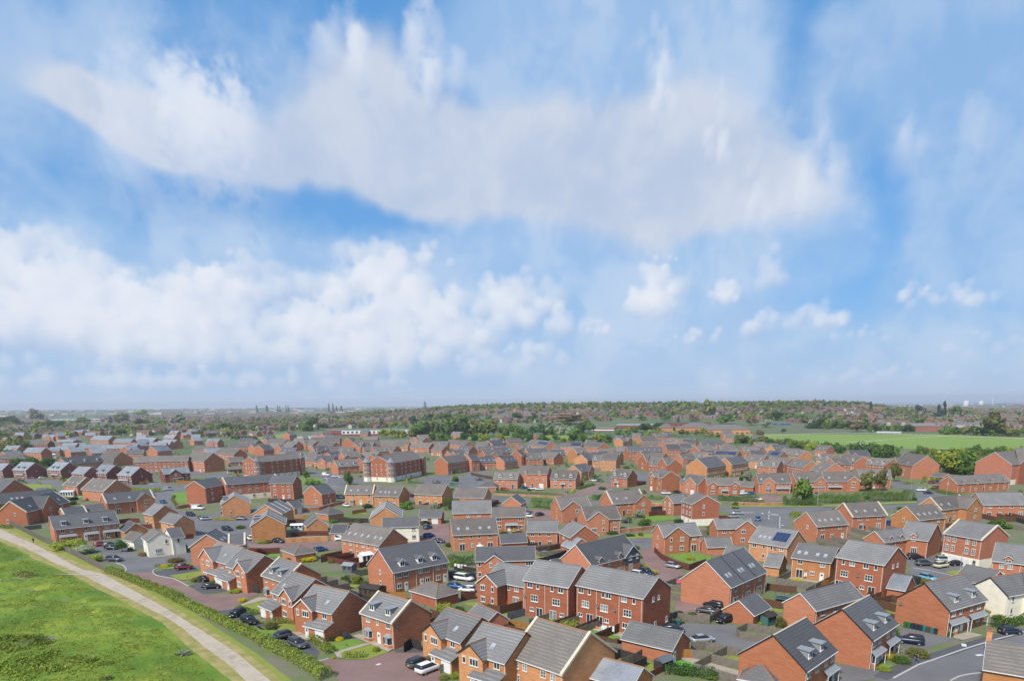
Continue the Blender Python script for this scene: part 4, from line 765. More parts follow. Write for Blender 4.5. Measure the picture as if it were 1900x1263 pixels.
house('b2', (1275,95), (1003,92), (1322,60), 7.2, 'q', 'V=.25,.74;E=1:s.12 d.34 d.62 s.88|0:g.2 m.5 g.8', 'taller red brick pair with two pointed half dormers over car ports', rf='b', Wr=(7,10))
house('b2', (1540,142), (1305,136), (1582,110), 5, 'q', 'D=.2,.78;K=.5;E=1:t.2 s.5 t.8|0:t.2 k.5 t.8;C=.4,.6', 'detached red brick house with two white arched dormers and a porch by the pink drive', rf='b', Wr=(7,10), pitch=.8)
house('b2', (1590,76), (1705,66), (1445,60), 5, 'o', 'W=.5,1,.8;K=.25,.7', 'buff orange house with skylights behind the white arched dormer house', rf='d')
house('b2', (800,218), (640,205), 6, 2.5, 'q', 'hip;noE', 'hip roofed brick garage by the flats car park', 'garage', name='garage', rf='b')
# left centre
house('b1', (195,192), (620,173), 9, 7.6, 'r', 'cop;base=2.5;P=.7;E=2:d.12 d.25 d.43 d.57 d.8 d.92|1:d.25 d.43 d.57 d.8 d.92|0:d.5 w.7 d.84', 'three storey brick terrace on a cream base with pale coping strips', rf='d', pitch=.6)
house('b1', (815,181), (625,178), (890,150), 7.6, 'r', 'E=2:d.2 s.45 d.8|1:d.2 s.45 d.8|0:d.2 o.45 p.8', 'three storey brick end block with bare gable joined to the cream based terrace', rf='d', pitch=.6, Wr=(8,11))
house('b1', (0,223), (170,212), (-145,225), 7.2, 'r', 'E=2:d.3 d.75|1:d.3 d.75|0:d.3 d.75', 'three storey brick gable block ending the cream based terrace near the buff bays', rf='d', pitch=.6)
house('b1', (155,376), (100,302), (440,360), 5.1, 'o', 'bv=w;P=.33,.66;F=.3,.7;G=0:s.3;E=1:d.2 d.5 d.8|0:b.2 o.5 b.8', 'buff orange gable end terrace with white bays, parked cars at its front', rf='g', pitch=.62, Lr=(9,14))
house('b1', (440,466), (402,412), (770,465), 5.1, 'o', 'bv=w;P=.33,.66;F=.3,.7;E=1:d.2 d.5 d.8|0:d.2 o.5 d.8', 'middle one of three buff orange gable end terraces, wedged between two others', rf='g', pitch=.62, Lr=(9,14))
house('b1', (427,576), (398,500), (775,557), 5.1, 'o', 'bv=w;P=.33,.66;F=.3,.7;E=1:d.2 d.5 d.8|0:d.2 o.5 d.8', 'broad buff orange gable end house with a black car against its wall', rf='g', pitch=.62, Lr=(9,14))
house('b1', (948,580), (925,545), (1157,562), 2.6, 'o', 'noE;nodp', 'small buff orange garage with gable above a low brick wall', 'garage', name='garage', rf='g', Lr=(5,7))
house('b1', (830,412), (910,396), (735,400), 2.5, 'o', 'E=0:g.5;nodp', 'buff orange garage with white door among brown fences', 'garage', name='garage', rf='d')
house('b1', (1080,282), (1205,256), (930,280), 5, 'q', 'G=1:s.35|0:d.3;E=1:d.5|0:d.3 o.6', 'red brick house by the blue van near the mini roundabout', rf='d')
house('b1', (1145,471), (1035,455), (1350,441), 2.4, 'q', 'hip;noE', 'hip roofed double garage with dark slates behind the stepped roofs', 'garage', name='garage', rf='d', pitch=.6)
house('b1', (1560,276), (1312,270), 8, 5, 'o', 'cop;K=.25,.55,.8;E=1:s.7 s.5 d.15|0:b.75 o.45 d.15', 'buff orange house with pale copings, three roof windows and a white bay', rf='b', pitch=.8)
house('b1', (1800,302), (1570,296), (1905,270), 5, 'o', 'K=.2,.45,.6,.8;E=1:d.2 d.75|0:d.2 d.75', 'buff orange house joined to the coped house with the white bay', rf='b')
house('b1', (1537,502), (1518,432), (1850,492), 5, 'o', 'bv=w;P=.25,.5,.75;noE', 'buff orange house with stepped roof ridges and blank gable', rf='g', pitch=.66, Lr=(10,18))
house('b1', (1620,756), (1255,696), (1950,690), 5, 'q', 'K=.08,.22,.4,.56,.74,.9;P=.33,.66;E=1:d.1 s.28 d.42 s.58 d.75 s.92|0:d.1 o.28 p.42 s.58 d.75', 'red brick terrace with six small roof windows and a white conservatory behind', rf='b', pitch=.75)
house('b1', (1300,642), (1165,640), 6, 2.5, 'q', 'E=0:g.5;nodp', 'garage with dark roof and white door behind the white van', 'garage', name='garage', rf='d')
house('b1', (840,842), (690,802), (1035,816), 2.4, 'q', 'hip;noE', 'pyramid roofed brick garage by the yellow flowering shrubs', 'garage', name='garage', rf='b', pitch=.6)
house('b1', (195,757), (335,700), (-145,775), 5.1, 'q', 'K=.3,.6;E=1:x.5', 'large red brick gable house with skylights behind the path hedge', rf='d', pitch=.7)
house('b1', (222,752), (372,742), 6.5, 4.9, 'q', 'cop;noE;nodp', 'low red brick wing with one pale coped end wall', rf='d')
# far left
house('b0', (500,607), (1105,546), (395,582), 5, 'q', 'F=.16,.5,.8;P=.68;E=1:d.12 s.25 s.48 d.6 d.8 s.92|0:d.55 o.45 j.8 k.93;C=.05,.32;C=.42,.66;C=.72,1', 'red brick terrace with three white dormers beside the path fence', rf='d', pitch=.78)
house('b0', (1364,713), (1240,690), (1600,692), 5, 'c', 'E=1:s.2 s.8|0:o.5;G=1:s.75|0:t.4', 'cream rendered gable house with small porch by the turning circle', rf='b', pitch=.66, Lr=(7,11))
house('b0', (1592,690), (1710,674), 6.5, 5, 'c', 'E=1:s.5', 'cream rendered wing with dark slate roof beside the cream gable', rf='d')
house('b0', (1238,717), (1112,690), 5.5, 2.5, 'c', 'noE;nodp', 'low garage roof attached to the cream rendered gable house', 'garage', name='garage', rf='b', Lr=(5,7))
house('b0', (1420,477), (1292,462), (1660,452), 5, 'o', 'E=1:d.3 d.75|0:d.3 p.75', 'buff orange gable house with windowed side above a red fence', rf='g')
house('b0', (1615,557), (1478,532), (1805,532), 5, 'o', 'E=1:d.4|0:d.4;G=1:e.6', 'buff orange gable house with a satellite dish beside the side road', rf='g')
house('b0', (1160,630), (1112,592), (1380,602), 2.5, 'o', 'noE;nodp', 'buff orange garage behind the cream rendered house', 'garage', name='garage', rf='d', Lr=(5,7))
house('b0', (985,364), (1325,337), 8, 5, 'q', 'cop;K=.2,.5,.85;W=.6,.98,1.0;E=1:d.2 s.5|0:p.22 m.5;X=1:d.5|0:d.5', 'red brick house with raised pale copings and blue door near the white van', rf='d', pitch=.8)
house('b0', (965,256), (815,216), (1165,242), 5, 'q', 'cop;K=.3,.6;E=1:d.4|0:d.4;G=1:s.4', 'red brick coped gable house behind a green parasol garden', rf='b')
house('b0', (715,206), (577,196), (860,162), 5, 'q', 'cop;K=.2,.5,.8;E=1:d.2 d.7|0:d.3;G=1:s.6', 'red brick coped gable house with pale roof and a conservatory', rf='b', Lr=(7,12))
house('b0', (240,446), (540,406), (72,428), 5, 'q', 'cop;K=.2,.55,.85;W=.28,.64,1.2;E=1:d.8|0:s.8;X=1:d.5|0:s.5;G=1:r.4|0:s.7', 'red brick house with coped gables and a coped centre wing near the path fence', rf='d', pitch=.8)
house('b0', (-60,372), (335,300), 9, 5, 'q', 'K=.3,.38,.46;E=1:d.35|0:d.6', 'long dark roofed red brick house at the estate edge', rf='d')
house('b0', (-10,272), (-70,225), (272,266), 5, 'q', 'noE', 'red brick gable behind the long dark roof', rf='d', Lr=(8,12))
house('b0', (592,470), (742,446), 5.5, 2.4, 'q', 'cop;noE;nodp', 'brick garage with dark roof and one coped verge', 'garage', name='garage', rf='d')
house('b0', (788,442), (980,433), 5.5, 2.4, 'q', 'cop;noE;nodp', 'brick garage with flat looking grey roof and white end post', 'garage', name='garage', rf='d')
GP = 'plum brick houses across the side road'
PL = 'dark plum brick house with light grey roof across the side road'
for B, C, A, f in (((20,681),(-70,681),(115,661),''),((240,686),(105,681),(415,647),'F=.3,.7;C=.2,.8;G=1:r.5'),((560,686),(410,686),(715,652),'F=.35,.7;C=.15,.75;G=1:r.45'),((780,719),(700,691),(890,681),''),((985,716),(880,701),(1150,691),'F=.4;G=1:r.5'),((1215,736),(1100,726),(1400,702),'F=.4;G=1:r.5;C=.2,.9')):
    house('c0', B, C, A, 5.2, 'p', f, PL + (' with porch and dormers' if 'C=' in f and 'F=' in f else ' with dark dormers' if f else ''), group=GP, rf='l', Lr=(7,14), Wr=(8,12))
house('c0', (1520,721), (1712,716), 8, 5, 'p', 'W=.2,.66,.8;E=1:d.85|0:d.85;C=.3,.7', 'dark plum brick house with centre gable beside a yellow hoarding fence', rf='l')
house('c0', (620,627), (870,602), (555,602), 5, 'q', 'D=.16,.52,.86', 'red brick terrace with three white arched dormers behind the plum brick houses', rf='d', pitch=.8)
house('c0', (1045,626), (830,621), 9, 2.8, 'q', 'noE;nodp', 'low brown roofed brick block behind the plum brick houses', 'garage', name='garage', rf='b', Wr=(6,9))
house('c0', (1045,587), (940,562), (1225,577), 5, 'q', '', 'big red brick gable house above the low brown roofed block', rf='b')
GB = 'brick houses packed behind the flats'
def gen(pan, lst, br, rf, lab, grp, z=5, f='far'):
    for t in lst:
        B, C, A = t[:3]; zz = t[3] if len(t) > 3 else z; ff = t[4] if len(t) > 4 else ''; bb = t[5] if len(t) > 5 else br; rr = t[6] if len(t) > 6 else rf
        feat = [w_ for k_, w_ in (('S=', 'solar panels'), ('D=', 'white dormers'), ('V=', 'pointed half dormers'), ('K=', 'skylights'), ('W=', 'a cross gable')) if k_ in ff][:1]
        lb = '%s%s house with %s roof%s %s' % ({'q': 'red brick', 'o': 'buff orange', 'p': 'plum brick'}[bb], ' three storey' if zz > 6.5 else ' single storey' if zz < 3 else '', {'b': 'brown', 'd': 'dark slate', 'l': 'slate blue'}[rr], (' and ' + ' and '.join(feat)) if feat else '', lab)
        house(pan, B, C, A, zz, bb, f + ';' + ff, lb, group=grp, rf=rr, Lr=(6, 40), Wr=(7, 13))
house('c0', (1330,527), (1210,537), 8, 5, 'q', 'far', 'red brick house with dark roof at the end of the long three storey terrace', rf='d')
house('c0', (1742,597), (1362,562), 9, 7.4, 'q', 'far', 'long three storey red brick terrace with pale brown roof near the flats', rf='b')
house('c0', (1892,602), (1748,600), (2055,597), 7.4, 'q', 'far;G=1:s.2', 'three storey brick end house with a huge blank gable near the flats', rf='b')
# flats
def flats(lab, pts, z=10.4, both=False):
    pan, B, C, W = pts; r = house(pan, B, C, W, z, 'r', 'base=2.5;noE;nodp;E=3:d.12 d.3 d.42 d.56 d.72 d.84|2:d.12 d.3 d.42 d.56 d.72 d.84|1:d.12 d.3 d.42 d.56 d.72 d.84|0:d.12 s.3 d.42 s.56 d.72 d.84;W=.9,1.0,1.2;X=3:j.5|2:j.5|1:j.5|0:d.5;G=3:s.2 s.4 s.6 s.8|2:s.2 s.4 s.6 s.8|1:s.2 s.4 s.6 s.8|0:s.2 s.6', lab, cat='flats', name='apartment_block', rf='b', pitch=.5)
    b, ex, ny, L, Wd, sk = frame(pan, B, C, W, z); k = 2.2
    for cb_ in ([b, b + ny * Wd] if both else [b]): turret(r, r.matrix_basis.inverted() @ Vector((cb_.x, cb_.y, 0)), k, z)
def turret(r, loc, k, z):
    q = MB()
    def octa(rr, zz): return [(loc.x + rr * math.cos(R(22.5 + 45 * i)), loc.y + rr * math.sin(R(22.5 + 45 * i)), zz) for i in range(8)]
    o0, o1 = octa(k, 0), octa(k, z + .4)
    for i in range(8): q.quad([o0[i], o0[(i + 1) % 8], o1[(i + 1) % 8], o1[i]])
    t = ob('turret_wall', q.mesh('turret_wall', [BRICK['r']]), r); q = MB(); o2 = octa(k + .45, z + .4)
    for i in range(8): q.quad([o2[i], o2[(i + 1) % 8], (loc.x, loc.y, z + 3.4)])
    q.quad(o2[::-1]); ob('turret_roof', q.mesh('turret_roof', [ROOF['l']]), r)
    o3, o4 = octa(k + .04, 0), octa(k + .04, 2.5); q = MB()
    for i in range(8): q.quad([o3[i], o3[(i + 1) % 8], o4[(i + 1) % 8], o4[i]])
    ob('turret_base', q.mesh('turret_base', [BRICK['c']]), r)
    for i in range(8):
        a = R(45 * i); n = Vector((math.cos(a), math.sin(a), 0))
        for fl in range(1, 4):
            fm, pm = wmesh('s' if fl == 0 else 'j', False, False); rr = k * math.cos(R(22.5)); o = ob('window', fm, r, (loc.x + n.x * rr, loc.y + n.y * rr, .35 + fl * 2.55), a + math.pi / 2, (.8, 1, 1)); ob('pane', pm, o)
flats('four storey brick flats with blue grey turret beside open car ports', ('c1', (485,612), (880,582), (370,590)))
flats('four storey brick flats with two turrets above a cream base by the roundabout', ('c1', (1725,622), (2050,582), (1500,606)), both=True)
house('c1', (1232,652), (1420,637), (1175,610), 5, 'q', 'D=.18,.82;K=.5;E=1:d.2 s.5 d.8|0:d.2 k.5 d.8', 'red brick house with two white arched dormers between the two blocks of flats', rf='b', pitch=.8, Wr=(7,10))
LB = 'behind the flats'
gen('c1', [((985,578),(930,576),(1190,582)),((1195,567),(1290,552),(1085,502),5,'K=.25,.4,.65,.82','q','d'),((1480,622),(1500,612),(1390,572)),((1440,477),(1640,482),(1350,472),5,'W=0,.3,.6;W=.55,.8,.6'),((780,497),(545,490),(900,480),5,'W=.3,.6,.8'),
   ((720,445),(575,440),(830,400)),((840,452),(750,440),(900,410)),((1000,452),(880,470),(1090,470),5,'W=.4,.7,.8'),((1250,410),(1000,405),10,5,'','q','d'),((1170,470),(1040,462),(1270,450)),((1380,432),(1430,430),(1265,420),6),((430,465),(250,462),9,5,'','q','d'),((270,540),(115,520),(380,500)),((40,510),(-90,500),(130,470)),
   ((230,610),(345,600),9,2.8),((1620,440),(1400,430),9,5,'','q','b'),((1880,440),(1640,435),9,5,'','q','b'),((1600,400),(1480,395),9,5,'','q','b'),((1480,500),(1600,520),8,5,'W=.5,.9,.6'),((920,395),(960,420),8,5),((1750,500),(1640,505),(1820,490),5)], 'q', 'b', LB, GB)
gen('c2', [((355,616),(555,611),(235,588),7.4,'P=.5'),((575,592),(650,600),(490,535),7.4,'','q','d'),((655,612),(800,617),9,5,'K=.1,.3,.6,.85','q','d'),((880,611),(1005,601),(775,532),5,'K=.1,.35,.65,.9','q','d'),((1040,551),(1090,541),(935,500),7.4,'','q','d'),((1110,536),(1300,521),(1045,490),7.4,'','q','d'),((1310,541),(1445,531),9,5,'K=.2,.7','q','d'),
   ((380,551),(520,531),(325,520),5,'D=.5','q','d'),((550,516),(630,511),(480,480),5),((640,501),(905,491),9,5,'W=.05,.3,.6;V=.45;D=.65,.92','q','d'),((770,448),(900,440),(685,432),5,'D=.9','q','d'),((905,420),(1035,432),9,5,'','q','d'),((1260,466),(1050,456),(1400,456),5,'S=.02,.5,.3,.9'),((1590,470),(1400,468),9,7,'S=.02,.5,.3,.95'),((1750,475),(1600,468),(1860,455),7),
   ((1880,530),(1750,520),9,5),((180,471),(5,468),(240,432),5),((300,500),(200,492),(380,470),5,'K=.3'),((350,450),(205,440),9,5,'K=.5'),((520,450),(330,448),(600,440),5,'K=.2,.5,.75'),((120,415),(0,412),(185,400),5,'W=.3,.7,.6'),((1390,490),(1380,480),8,5)], 'q', 'b', LB, GB)
LO = 'below the playing fields'; GO = 'brick houses below the playing fields'
gen('c2', [((1650,592),(1890,577),(1520,612),5,'W=.15,.4,.8;V=.6,.85','o','d')], 'o', 'd', LO, GO)
gen('c3', [((80,420),(160,425),(0,425),5,'W=.5,1,.6','o'),((250,400),(390,395),(205,380),5,'','o'),((265,450),(480,440),9,5,'W=.6,1,.8'),((125,511),(260,506),(95,480),7,'','q','d'),((268,512),(445,530),9,5,'K=.1,.3,.6,.85','q','d'),((490,491),(610,488),(445,460),7.4,'','q','d'),((612,482),(715,478),9,7.4,'','q','d'),((730,431),(480,420),(780,402),5,'D=.15,.6;K=.35,.85','o'),
   ((970,478),(785,462),(1180,462),5,'W=0,.2,.4;W=.4,.6,.4;W=.8,1,.4','q','d'),((870,571),(705,556),(940,532),5,'K=.3,.55'),((1130,557),(930,562),(1180,546),5,'S=.05,.95,.2,.95'),((1330,511),(1150,501),(1400,512),5,'K=.2,.6;W=.4,.8,.6'),((860,661),(1030,636),(655,650),7.4,'','o','d'),((1090,631),(1235,601),(960,582),7.4,'','o','d'),((1370,601),(1235,598),(1440,572),5,'K=.2,.75','o'),
   ((495,642),(160,612),(630,622),5.4,'W=.66,1,.5;V=.5;W=0,.3,.5'),((1585,631),(1420,621),(1690,592),5,'K=.2,.6'),((1750,661),(1615,656),(1890,622),5,'K=.35,.7'),((1530,560),(1410,545),(1600,520),5,'S=.1,.7,.2,.9','q','d'),((1720,551),(1535,546),(1820,532),5,'D=.2,.75;K=.45','o'),((40,560),(0,540),(85,560),6,'W=.2,.8,.6','o','d')], 'q', 'b', LO, GO)
gen('c4', [((95,591),(-10,586),(180,552),5,'D=.25,.8','o'),((330,612),(175,611),(445,592),5,'D=.2,.8;K=.5'),((610,641),(460,636),(708,602),5,'D=.2,.8;K=.5'),((35,702),(-70,692),(230,682),5,'K=.5')], 'q', 'b', LO, GO)
house('c4', (870,642), (712,612), (1115,637), 7.4, 'q', 'W=.7,1,.4;V=.25;E=2:x.5|1:d.4|0:d.4;X=2:d.5|1:d.5|0:o.5', 'three storey brick house with broad bare gable before the dense wood', rf='b')
house('c4', (1150,752), (1035,745), (1215,762), 2.5, 'q', 'noE;far', 'low brick garage behind the parked red car near the wood', 'garage', name='garage', rf='b', Lr=(6,10))
house('b4', (1280,187), (1645,167), (1157,165), 4.5, 'q', 'V=.13,.38,.66,.9;P=.26,.52,.78;E=0:d.12 d.36 k.5 d.64 d.9;G=1:s.5', 'long low brick terrace with four white pointed half dormers', rf='b', pitch=.62)
house('c4', (1785,632), (1990,606), (1535,607), 10.4, 'r', 'base=2.6;W=.2,1,1.0;E=3:x.5;X=3:j.4|2:j.4|1:j.4|0:d.4', 'tall brick apartment block with a windowless gable at the edge of the wood', cat='flats', name='apartment_block', rf='b', pitch=.62)
# row south of the playing fields, along the main road
GM = 'brick houses behind the main road verge'
house('b3', (440,132), (212,108), (612,110), 7.2, 'q', 'W=.5,1,.4;V=.25;E=1:d.2|0:d.3;X=2:j.5|1:d.5 |0:g.5', 'three storey brick house with pointed gables and a wide bare side wall', rf='b', pitch=.6, Lr=(9,13))
house('b3', (120,132), (-25,126), (212,92), 5, 'q', 'D=.2,.85;K=.5;E=1:d.2 d.75|0:d.2 o.6;C=.5,.8', 'red brick house with white arched dormers beside the three storey pointed gable house', rf='b', pitch=.8, Wr=(7,11))
house('b3', (780,192), (612,186), (912,152), 5, 'q', 'W=.05,.7,.8;K=.3,.6,.9;E=0:x.5;X=1:d.25 d.7|0:g.3 d.75', 'red brick gabled house with three bright roof windows by the white parked cars', rf='b', Wr=(8,12))
house('b3', (865,197), (1145,202), 8, 5, 'q', 'W=.02,.3,.5;W=.72,.98,.5;E=1:s.4 s.6|0:d.5;C=.42,.66', 'wide red brick house with two small matching gables behind the green hedge', rf='b')
house('b3', (1340,177), (1612,166), (1290,140), 5, 'q', 'W=.08,.5,.7;K=.1,.3,.75;E=1:s.58 d.75 d.9|0:s.58 d.75;X=1:t.5|0:b.5;C=.52,.95', 'red brick house with timbered bay gable and three roof windows by the bushes', rf='b', pitch=.8)
house('b3', (1690,167), (1925,170), (1610,125), 5, 'q', 'W=.6,1,.7;K=.15,.4,.85;C=.5,1', 'red brick house with cross gable half hidden by a bushy young tree', rf='b', pitch=.8)
house('b4', (50,162), (330,157), (0,130), 5, 'q', 'W=.62,.98,.7;K=.15,.6,.85;E=1:d.15 d.35|0:d.15;X=1:t.5|0:t.5;C=.1,.5', 'red brick house with bay gable just behind the roadside bushes', rf='b', pitch=.8)
house('b4', (360,132), (612,126), (330,85), 5, 'q', 'D=.2,.85;K=.5;E=1:d.2 s.5 d.85|0:d.2 o.5 d.85', 'red brick house with two white arched dormers masked by two young trees', rf='b', pitch=.8)
house('b3', (1290,215), (1150,200), 6, 2.5, 'q', 'noE;nodp', 'garage with grey roof behind the white van and blue car', 'garage', name='garage', rf='b')
# small far houses with blue roofs, left
LF = 'in the newest rows'; GF = 'slate blue roofed houses of the newest rows'
gen('c0', [((550,506),(450,470),7),((625,496),(515,455),7),((690,481),(580,436),7),((790,456),(675,421),7),((680,421),(580,396),7),((960,476),(800,481),9),((1190,481),(1010,486),9),((1005,406),(880,411),(1090,391)),((1210,426),(1090,401),(1260,401)),((1420,416),(1275,411),(1480,401)),((1540,451),(1420,456),8),((1600,441),(1505,431),(1680,431))], 'q', 'l', LF, GF)
house('c0', (240,581), (0,571), (290,571), 5, 'p', 'hip;far', 'wide house with hipped brown roof beside the dark bush line', rf='b', Lr=(8,24), Wr=(7,12))
house('c0', (440,441), (290,436), (485,431), 5, 'p', 'far', 'old brick terrace with brown roof next to a small green', rf='b', Lr=(8,30), Wr=(7,12))
# ---------------------------------------------------------------- vegetation: crowns of many small leaf faces
def leafmat(name, a, b, c=None):
    m = bpy.data.materials.new(name); m.use_nodes = True; nd, lk = m.node_tree.nodes, m.node_tree.links; bs = nd['Principled BSDF']; bs.inputs['Roughness'].default_value = .75; bs.inputs['Specular IOR Level'].default_value = .15
    gm = nd.new('ShaderNodeNewGeometry'); cr_ = nd.new('ShaderNodeValToRGB'); e = cr_.color_ramp.elements; e[0].color = (*a, 1); e[1].color = (*b, 1)
    if c: x = e.new(.93); x.color = (*b, 1); e[2].color = (*c, 1); e[1].position = .93; e[2].position = .97
    oi = nd.new('ShaderNodeObjectInfo'); hs = nd.new('ShaderNodeHueSaturation'); mr = nd.new('ShaderNodeMapRange'); mr.inputs[3].default_value = .75; mr.inputs[4].default_value = 1.3; lk.new(oi.outputs['Random'], mr.inputs[0]); lk.new(mr.outputs[0], hs.inputs['Value'])
    lk.new(gm.outputs['Random Per Island'], cr_.inputs[0]); lk.new(cr_.outputs[0], hs.inputs['Color'])
    tr = nd.new('ShaderNodeBsdfTranslucent'); mx = nd.new('ShaderNodeMixShader'); mx.inputs[0].default_value = .3; out = nd['Material Output']
    lk.new(hs.outputs[0], bs.inputs['Base Color']); lk.new(hs.outputs[0], tr.inputs[0]); lk.new(bs.outputs[0], mx.inputs[1]); lk.new(tr.outputs[0], mx.inputs[2]); lk.new(mx.outputs[0], out.inputs[0]); return m
LEAF = {'z': leafmat('leaf_meadow_grass', (.13, .20, .02), (.26, .31, .04)), 'g': leafmat('leaf_green', (0.075, 0.150, 0.024), (0.165, 0.255, 0.045)), 'd': leafmat('leaf_dark_green', (0.039, 0.090, 0.024), (0.090, 0.158, 0.036)), 'y': leafmat('leaf_yellow_green', (0.180, 0.240, 0.030), (0.330, 0.360, 0.045)), 'f': leafmat('leaf_gold', (0.390, 0.300, 0.015), (0.600, 0.540, 0.022)),
        'o': leafmat('leaf_olive', (0.135, 0.150, 0.042), (0.225, 0.225, 0.060)), 'b': leafmat('leaf_bronze', (0.165, 0.120, 0.053), (0.255, 0.180, 0.075)), 'w': leafmat('leaf_with_blossom', (0.090, 0.165, 0.030), (0.180, 0.255, 0.060), (0.600, 0.600, 0.600)), 'n': leafmat('leaf_blue_conifer', (0.030, 0.060, 0.053), (0.060, 0.105, 0.083)),
        'u': leafmat('leaf_blue_grey', (0.075, 0.090, 0.112), (0.120, 0.135, 0.165)), 'h': leafmat('leaf_hedge', (.14, .21, .025), (.32, .37, .055), (.5, .52, .2)), 'm': leafmat('leaf_pale', (0.240, 0.270, 0.165), (0.390, 0.420, 0.270))}
BARK = mat('bark', (.10, .075, .05), (.07, .052, .035), 3, .95)
def leaves(name, P, S, Nn, m):
    n = len(P); T = rng.normal(size=(n, 3)); T -= Nn * (T * Nn).sum(1)[:, None]; T /= np.linalg.norm(T, axis=1)[:, None] + 1e-9; Bv = np.cross(Nn, T); s = S[:, None]
    V = np.stack([P - T * s, P - Bv * s * .55, P + T * s, P + Bv * s * .55], 1).reshape(-1, 3).astype(np.float32)
    me = bpy.data.meshes.new(name); me.vertices.add(4 * n); me.vertices.foreach_set('co', V.ravel()); me.loops.add(4 * n); me.loops.foreach_set('vertex_index', np.arange(4 * n, dtype=np.int32))
    me.polygons.add(n); me.polygons.foreach_set('loop_start', np.arange(0, 4 * n, 4, dtype=np.int32)); me.update(calc_edges=True)
    me.materials.append(m); return me
def unit(v): return v / (np.linalg.norm(v, axis=-1, keepdims=True) + 1e-9)
def crown_pts(n, lobes, kind='round'):
    # unit crown: base z=0, height 1, radius .5
    c = []; r = []
    for i in range(lobes):
        if kind == 'cone': z = random.uniform(.05, .95); rad = .5 * (1 - z) * random.uniform(.2, .9); a = random.uniform(0, 6.28); c.append((rad * math.cos(a), rad * math.sin(a), z)); r.append(.10 + .16 * (1 - z))
        elif kind == 'col': z = random.uniform(.08, .9); rad = .26 * random.random() * (1.05 - z); a = random.uniform(0, 6.28); c.append((rad * math.cos(a), rad * math.sin(a), z)); r.append(.06 + .24 * math.sin(math.pi * min(1, z * .85 + .15)))
        elif kind == 'bush': a = random.uniform(0, 6.28); rad = .36 * math.sqrt(random.random()); z = random.uniform(.12, .62) * (1 - rad); c.append((rad * math.cos(a), rad * math.sin(a), z)); r.append(random.uniform(.14, .28))
        else:
            a = random.uniform(0, 6.28); ph = math.asin(random.uniform(-.55, 1)); rr = random.uniform(.12, .34); c.append((rr * math.cos(ph) * math.cos(a), rr * math.cos(ph) * math.sin(a), .48 + rr * math.sin(ph) * 1.15)); r.append(random.uniform(.13, .24))
    c = np.array(c); r = np.array(r); k = rng.integers(0, lobes, n); d = unit(rng.normal(size=(n, 3))); rad = r[k][:, None] * rng.uniform(.55, 1.05, (n, 1)); Pn = c[k] + d * rad
    Pn[:, 2] = np.abs(Pn[:, 2]); Nn = unit(d + rng.normal(scale=.45, size=(n, 3)) + np.array([0, 0, .25])); return Pn, Nn
CR = {}
def crown(kind, col, q, var):
    k = (kind, col, q, var)
    if k not in CR:
        n = {0: 300, 1: 1300, 2: 3600}[q]; lob = {0: 11, 1: 20, 2: 30}[q]; P_, N_ = crown_pts(n, lob, kind); sz = {0: .105, 1: .062, 2: .036}[q]
        CR[k] = leaves('foliage', P_, rng.uniform(.7, 1.3, n) * sz, N_, LEAF[col])
    return CR[k]
TR = {}
def trunk(kind, var):
    if (kind, var) not in TR:
        b = MB(); top = .5 if kind != 'bush' else .3; r0 = .035 if kind != 'bush' else .02
        b.tube([(0, 0, -.01), (.01, .005, .2 * top), (-.01, .01, .6 * top), (.01, 0, top)], [r0, r0 * .8, r0 * .65, r0 * .4], 6)
        for i in range(5 if kind in ('round', 'bush') else 2):
            a = i * 1.3 + var; z = top * (.5 + .09 * i); b.tube([(0, 0, z), (.12 * math.cos(a), .12 * math.sin(a), z + .12), (.22 * math.cos(a), .22 * math.sin(a), z + .3)], [r0 * .5, r0 * .35, r0 * .15], 4)
        TR[(kind, var)] = b.mesh('trunk', [BARK], True)
    return TR[(kind, var)]
def tree(p, h, w, kind='round', col='g', q=1, label=None, cat='tree', group=None, name='tree', lift=.04):
    v = random.randint(0, 2); r = ob(name, None, loc=p, rot=random.uniform(0, 6.28), label=label, category=cat, group=group)
    ob('trunk' if cat == 'tree' else 'stem', trunk(kind, v), r, scale=(h * .9, h * .9, h))
    if kind == 'bush': lift = 0.; h *= 1.15 if cat == 'tree' else 1.
    ob('crown' if cat == 'tree' else 'foliage', crown(kind, col, q, v), r, (0, 0, h * lift), scale=(w, w, h * (1 - lift))); return r
def tpx(pan, x, y, hpx, wpx, **k):            # base pixel and size in the 5x view
    p = tg(pan, (x, y)); D = math.sqrt(p.x ** 2 + p.y ** 2 + CAMH ** 2); s = D / FPX / 5; q = k.pop('q', 2 if D < 260 else 1 if D < 800 else 0)
    return tree(p, hpx * s, wpx * s, q=q, **k)
